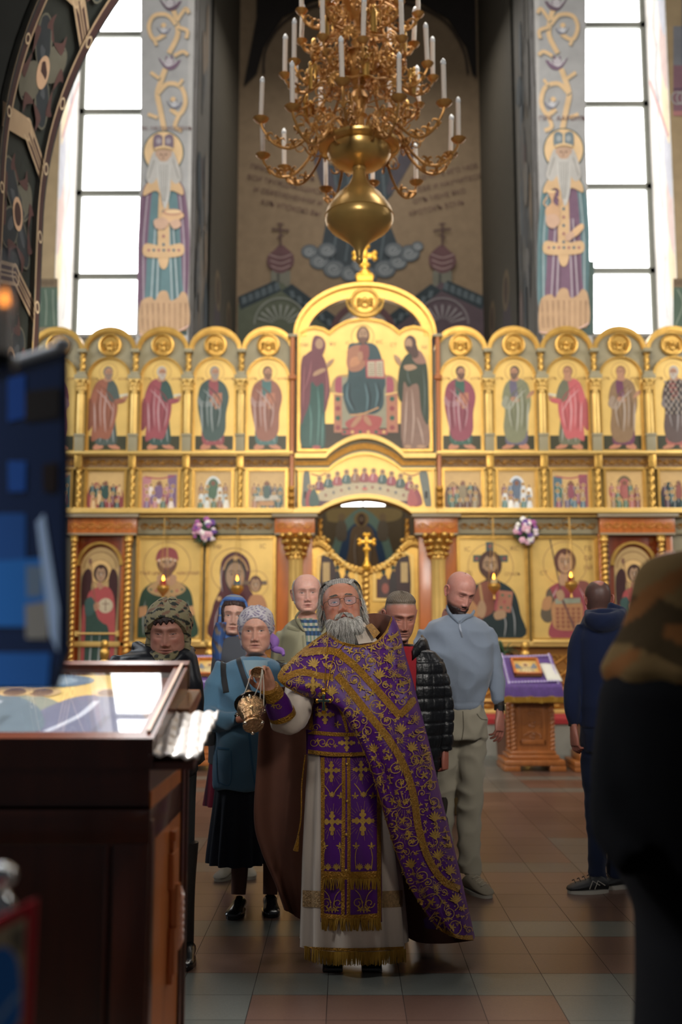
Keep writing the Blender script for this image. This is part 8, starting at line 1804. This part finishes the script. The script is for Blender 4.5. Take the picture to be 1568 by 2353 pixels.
m=MB();m.grid([[W3(x,y,Y6+d)for x,y,d in catmull(r_,5)]for r_ in([(950,1516,-.165),(966,1504,-.13),(988,1496,-.03),(986,1486,.08)],[(950,1494,-.15),(968,1480,-.11),(982,1474,-.03),(980,1468,.08)],[(954,1480,-.125),(966,1467,-.09),(972,1462,-.03),(970,1458,.08)])]);o=m.build('collar',mat('black_nylon'),jk6);so=o.modifiers.new('t','SOLIDIFY');so.thickness=.012;bands(J6,'zip',[([(958,1512),(958,1560),(956,1640),(950,1740)],3)],jk6,mat('black_metal'),.008)
m=MB();m.loft([sec(a,b,c,Y6,d)for a,b,c,d in((1760,872,1008,.14),(1800,872,1005,.14))]);
for sx in(912,972):limb(m,[(sx,1790,Y6+.04,34),(sx,1950,Y6+.04,26),(sx,2105,Y6+.04,20)])
m.build('trousers',mat('dark_trousers'),p6)
for sx in(912,972):m=MB();shoe(m,sx,2110,Y6,0,.28,.05,.08);m.build('shoe',LEATH,p6)
# ================================================================== tall bald man
Y7=6.05
p7=person('tall bald bearded man in a light blue zip-neck sweater and grey-beige jeans',1065,Y7)
h7=Head(1074,1374,Y7-.10,1.06,-24,24,-6,gp=dict(w=.98,brow=1.2,age=.2),cp=dict(skin='b27c6e',lips='7a4038',brow='4a2e26',browt=.6,red=.4,stub='3a2018',stubf=.8),eye='2a2420',open_=.3)
b7=h7.mb;limb(b7,[(1055,1470,Y7+.02,40),(1055,1640,Y7,50)],sub=3);limb(b7,[(1148,1600,Y7-.02,11),(1149,1632,Y7-.02,11)])
put_hand(b7,W3(1149,1640,Y7-.03),(-.05,-.15,-1),(-.6,.6,0),'9a6456',1.08,side=-1,curl=((15,20,15),(20,25,20),(28,30,20),(35,35,20)))
for sx in(1020,1080):limb(b7,[(sx,1650,Y7,20),(sx,1850,Y7+.02,14),(sx-2,2010,Y7,10)])
b7.build('body',SKIN,p7)
h7.cap(lambda x,y,z,a:np.maximum(sst(-.062,-.075,z)*(1-.98*g2(x,z,0,-.074,.024,.010)),.9*g2(x,z,0,-.059,.02,.005))*(np.cos(a)>-.1)*sst(-.125,-.115,z),.004,'2a1712','beard',HAIR,p7,.003,wn(60,.0006),lambda x,y,z:np.array(lin('2e1a14'))*(.8+.4*np.sin(x*900))[...,None],rows=(56,104))
m=MB();m.loft([sec(a,b,c,Y7,d)for a,b,c,d in((1414,1032,1084,.075),(1422,1014,1096,.09),(1433,988,1114,.115),(1452,972,1128,.135),(1500,966,1136,.15),(1560,980,1124,.155),(1600,992,1112,.15),(1616,998,1108,.14),(1630,1001,1106,.14))])
limb(m,[(1112,1450,Y7,21),(1127,1490,Y7,20),(1134,1530,Y7+.01,19),(1143,1572,Y7-.01,15),(1148,1614,Y7-.02,11.5)],16);limb(m,[(985,1455,Y7,22),(972,1500,Y7,22),(968,1560,Y7,19),(975,1620,Y7,15)])
def sw(V,N):return .010*(1-2*np.abs(vnoise(V*np.array([1,1,1.3])+.05*np.sin(V[:,[2,0,1]]*9),17,5)))-.004*(np.abs(V[:,2]-P(1060,1612,Y7).z)<.006)
sw7=garment('sweater',m,KNIT,p7,'707986',.009,4,.006,15,22,disp=sw);S7=Surf(sw7)
m=MB();m.stube([W3(1028,1392,Y7+.02),W3(1031,1406,Y7-.05),W3(1043,1420,Y7-.10),W3(1055,1432,Y7-.13)],[(.008,.014),(.009,.016),(.009,.014),(.005,.006)],10);m.stube([W3(1090,1404,Y7+.0),W3(1084,1414,Y7-.07),W3(1068,1422,Y7-.11),W3(1057,1433,Y7-.13)],[(.008,.013),(.009,.014),(.008,.012),(.005,.006)],10);garment('collar',m,KNIT,sw7,'68727f',.006,2,0)
bands(S7,'zip',[([(1055,1428),(1058,1445),(1063,1464)],4)],sw7,mat('grey_zip','6a6f78',.4,.5),.004)
m=MB();m.loft([sec(a,b,c,Y7,d)for a,b,c,d in((1606,1000,1106,.125),(1640,998,1116,.14),(1680,1000,1120,.15),(1700,1002,1119,.15))]);limb(m,[(1082,1680,Y7,35),(1083,1760,Y7,31),(1080,1840,Y7,27),(1078,1920,Y7-.01,24),(1079,2010,Y7-.03,24)],18);limb(m,[(1030,1680,Y7,33),(1026,1760,Y7+.03,29),(1018,1860,Y7+.06,25),(1014,2008,Y7+.06,22)],18)
tr7=garment('trousers',m,CLOTHC,p7,'8f8878',.010,3,.011,24,9);T7=Surf(tr7);bands(T7,'pocket_seam',[([(1096,1640),(1106,1652),(1120,1654)],1.8),([(1064,1634),(1066,1670),(1062,1700)],2)],tr7,mat('jeans_seam','5a5446',.9),.002)
def sneaker(px,Y,yaw,par,up,so_,acc):
 m=MB();sl=MB();shoe(m,px,2030,Y,yaw,.30,.052,.09,sole=sl);so2=m.build('shoe',up,par);sl.build('sole',so_,so2)
 c=P(px,2030,Y);f=Vector((math.sin(yaw),-math.cos(yaw),0));s_=Vector((-f.y,f.x,0));m=MB()
 for k in range(4):t=.02+k*.030;q=Vector((c.x,Y,.094-k*.008))+f*t;m.tube([q-s_*.028+Vector((0,0,-.008)),q+Vector((0,0,.004)),q+s_*.028+Vector((0,0,-.008))],.003,6)
 m.build('laces',acc,so2);return c
sneaker(1092,Y7-.10,.45,p7,mat('beige_trainer','867c6a',.8),mat('pale_sole','9a9488',.7),mat('cream_lace','a59c88',.8));sneaker(1016,Y7+.05,-.2,p7,mat('beige_trainer'),mat('pale_sole'),mat('cream_lace'))
wt=thing('wristwatch','black wristwatch on the wrist of the tall bald man','watch',W3(1149,1626,Y7-.02));m=MB();limb(m,[(1149,1620,Y7-.02,13),(1149,1632,Y7-.02,13)],20,2);m.build('strap',mat('black_rubber','0c0c0c',.5),wt)
c=P(1160,1626,Y7-.05);m=MB();m.box(c.x-.003,c.x+.006,c.y-.018,c.y+.016,c.z-.019,c.z+.019,.004);m.build('case',mat('watch_case','b8a078',.25,.8),wt)
# ================================================================== man in the navy hoodie (back view)
Y8=6.0
p8=person('man in a navy hoodie and dark jeans standing with his back to the camera',1388,Y8)
hm=lambda x,y,z:sst(-.02,.0,y)*sst(-.082,-.055,z)*(1-sst(.085,.10,z+.02*np.cos(x*60)))*.85
h8=Head(1383,1372,Y8+.10,1.0,-8,0,0,gp=dict(w=1.0),cp=dict(skin='a86e60',hair='3a302c',hairmask=hm,red=.4),flip=True,eyes=False)
b8=h8.mb;limb(b8,[(1385,1470,Y8,40),(1385,1640,Y8,50)],sub=3);limb(b8,[(1316,1640,Y8-.0,11),(1318,1668,Y8,11)])
put_hand(b8,W3(1319,1674,Y8-.01),(.03,-.08,-1),(.9,.3,0),'9a6252',1.05,side=1,curl=((22,30,20),(28,38,25),(35,45,30),(40,50,30)))
for sx,dy in((1366,0),(1415,.05)):limb(b8,[(sx,1690,Y8+dy*.4,17),(sx+1,1850,Y8+dy,12),(sx+4-dy*60,2010,Y8+dy*1.4,9)])
b8.build('body',SKIN,p8)
m=MB();m.loft([sec(a,b,c,Y8,d)for a,b,c,d in((1400,1352,1418,.10),(1416,1342,1430,.115),(1436,1334,1446,.125),(1470,1326,1452,.14),(1540,1328,1450,.145),(1620,1334,1446,.145),(1660,1336,1444,.145),(1674,1336,1444,.14))])
limb(m,[(1346,1440,Y8,21),(1330,1490,Y8,22),(1322,1545,Y8,21),(1316,1600,Y8-.02,18),(1316,1640,Y8-.02,16),(1320,1662,Y8,12)],16);limb(m,[(1430,1440,Y8,21),(1448,1490,Y8,22),(1456,1560,Y8,20),(1458,1650,Y8,14)])
m.stube([W3(1350,1406,Y8+.02),W3(1356,1424,Y8-.08),W3(1385,1432,Y8-.14),W3(1418,1424,Y8-.10),W3(1432,1404,Y8+.0),W3(1400,1392,Y8-.02)],[.02,(.032,.045),(.042,.06),(.036,.05),.026,.02],12)
garment('hoodie',m,CLOTHC,p8,'131c36',.009,4,.006,15,31)
m=MB();m.loft([sec(a,b,c,Y8,d)for a,b,c,d in((1655,1338,1442,.13),(1700,1336,1442,.14),(1730,1338,1442,.14))]);limb(m,[(1363,1710,Y8,29),(1366,1790,Y8,26),(1368,1850,Y8+.01,23),(1372,1930,Y8,20),(1374,2022,Y8-.01,19)],16);limb(m,[(1415,1710,Y8,29),(1416,1850,Y8+.05,23),(1416,2016,Y8+.08,19)],16)
garment('jeans',m,CLOTHC,p8,'10182c',.010,3,.006,26,33)
c=sneaker(1362,Y8-.04,-1.45,p8,mat('black_trainer','101012',.6),mat('pale_sole'),mat('black_lace','1a1a1c',.8));sneaker(1425,Y8+.08,-1.3,p8,mat('black_trainer'),mat('pale_sole'),mat('black_lace'))
m=MB();
for dx in(0,.03):m.tube([(c.x-.03+dx,Y8-.095,.03),(c.x-.01+dx,Y8-.093,.075),(c.x+.03+dx,Y8-.092,.05)],.0025,6)
m.build('stripes',mat('pale_sole'),p8)
# ================================================================== foreground woman in black, brown headscarf
Y9=2.15
p9=person('blurred woman in black with a brown patterned headscarf standing closest at the right edge',1600,Y9)
h9=Head(1600,1372,Y9+.08,.95,0,12,0,cp=dict(skin='9a6a58',hair='2a1a14'),flip=True,eyes=False)
b9=h9.mb;limb(b9,[(1600,1560,Y9,90),(1600,1900,Y9,100),(1600,2300,Y9,90)],sub=3);b9.build('body',SKIN,p9)
m=MB();q=[(1262,1556,1640,.05,0),(1272,1500,1690,.11,0),(1300,1472,1724,.14,0),(1345,1460,1736,.15,0),(1400,1450,1748,.16,0),(1450,1432,1768,.17,0),(1510,1405,1800,.19,.02),(1545,1395,1812,.20,.03),(1575,1402,1810,.195,.03)]
g=[sec(a,b,c,Y9,d,80,.95,e,9)for a,b,c,d,e in q];gs_=[catmull([r_[i]for r_ in g],5)for i in range(80)];m.loft([[gs_[i][j]for i in range(80)]for j in range(len(gs_[0]))])
V=np.array(m.v);cc_=[lin('4a2e16')if(math.sin(v[0]*40+2*math.sin(v[2]*30))+math.sin(v[2]*46+v[1]*30))>1.0 else(lin('241b0e')if math.sin(v[2]*21+v[0]*13)>.2 else lin('44351f'))for v in V];m.c=cc_
m.build('headscarf',mat('dark_printed_scarf',attr=True,rough=.95,spec=.04,bump=.2,bscale=30),p9,sharp=80)
m=MB();m.loft([sec(a,b,c,Y9,d)for a,b,c,d in((1540,1420,1800,.18),(1600,1388,1830,.2),(1700,1376,1840,.21),(1800,1366,1840,.21),(1900,1372,1830,.21),(1990,1392,1820,.21),(2080,1430,1800,.21),(2150,1466,1780,.2),(2200,1482,1770,.2),(2353,1478,1780,.21),(2700,1470,1790,.22),(3060,1466,1800,.23))])
limb(m,[(1440,1640,Y9-.02,55),(1412,1780,Y9-.05,52),(1412,1900,Y9-.10,50),(1470,1990,Y9-.18,44)],16)
coat9=garment('coat',m,mat('black_coat','030304',.95,spec=.05),p9,'08080a',.016,4,.004,10,40)
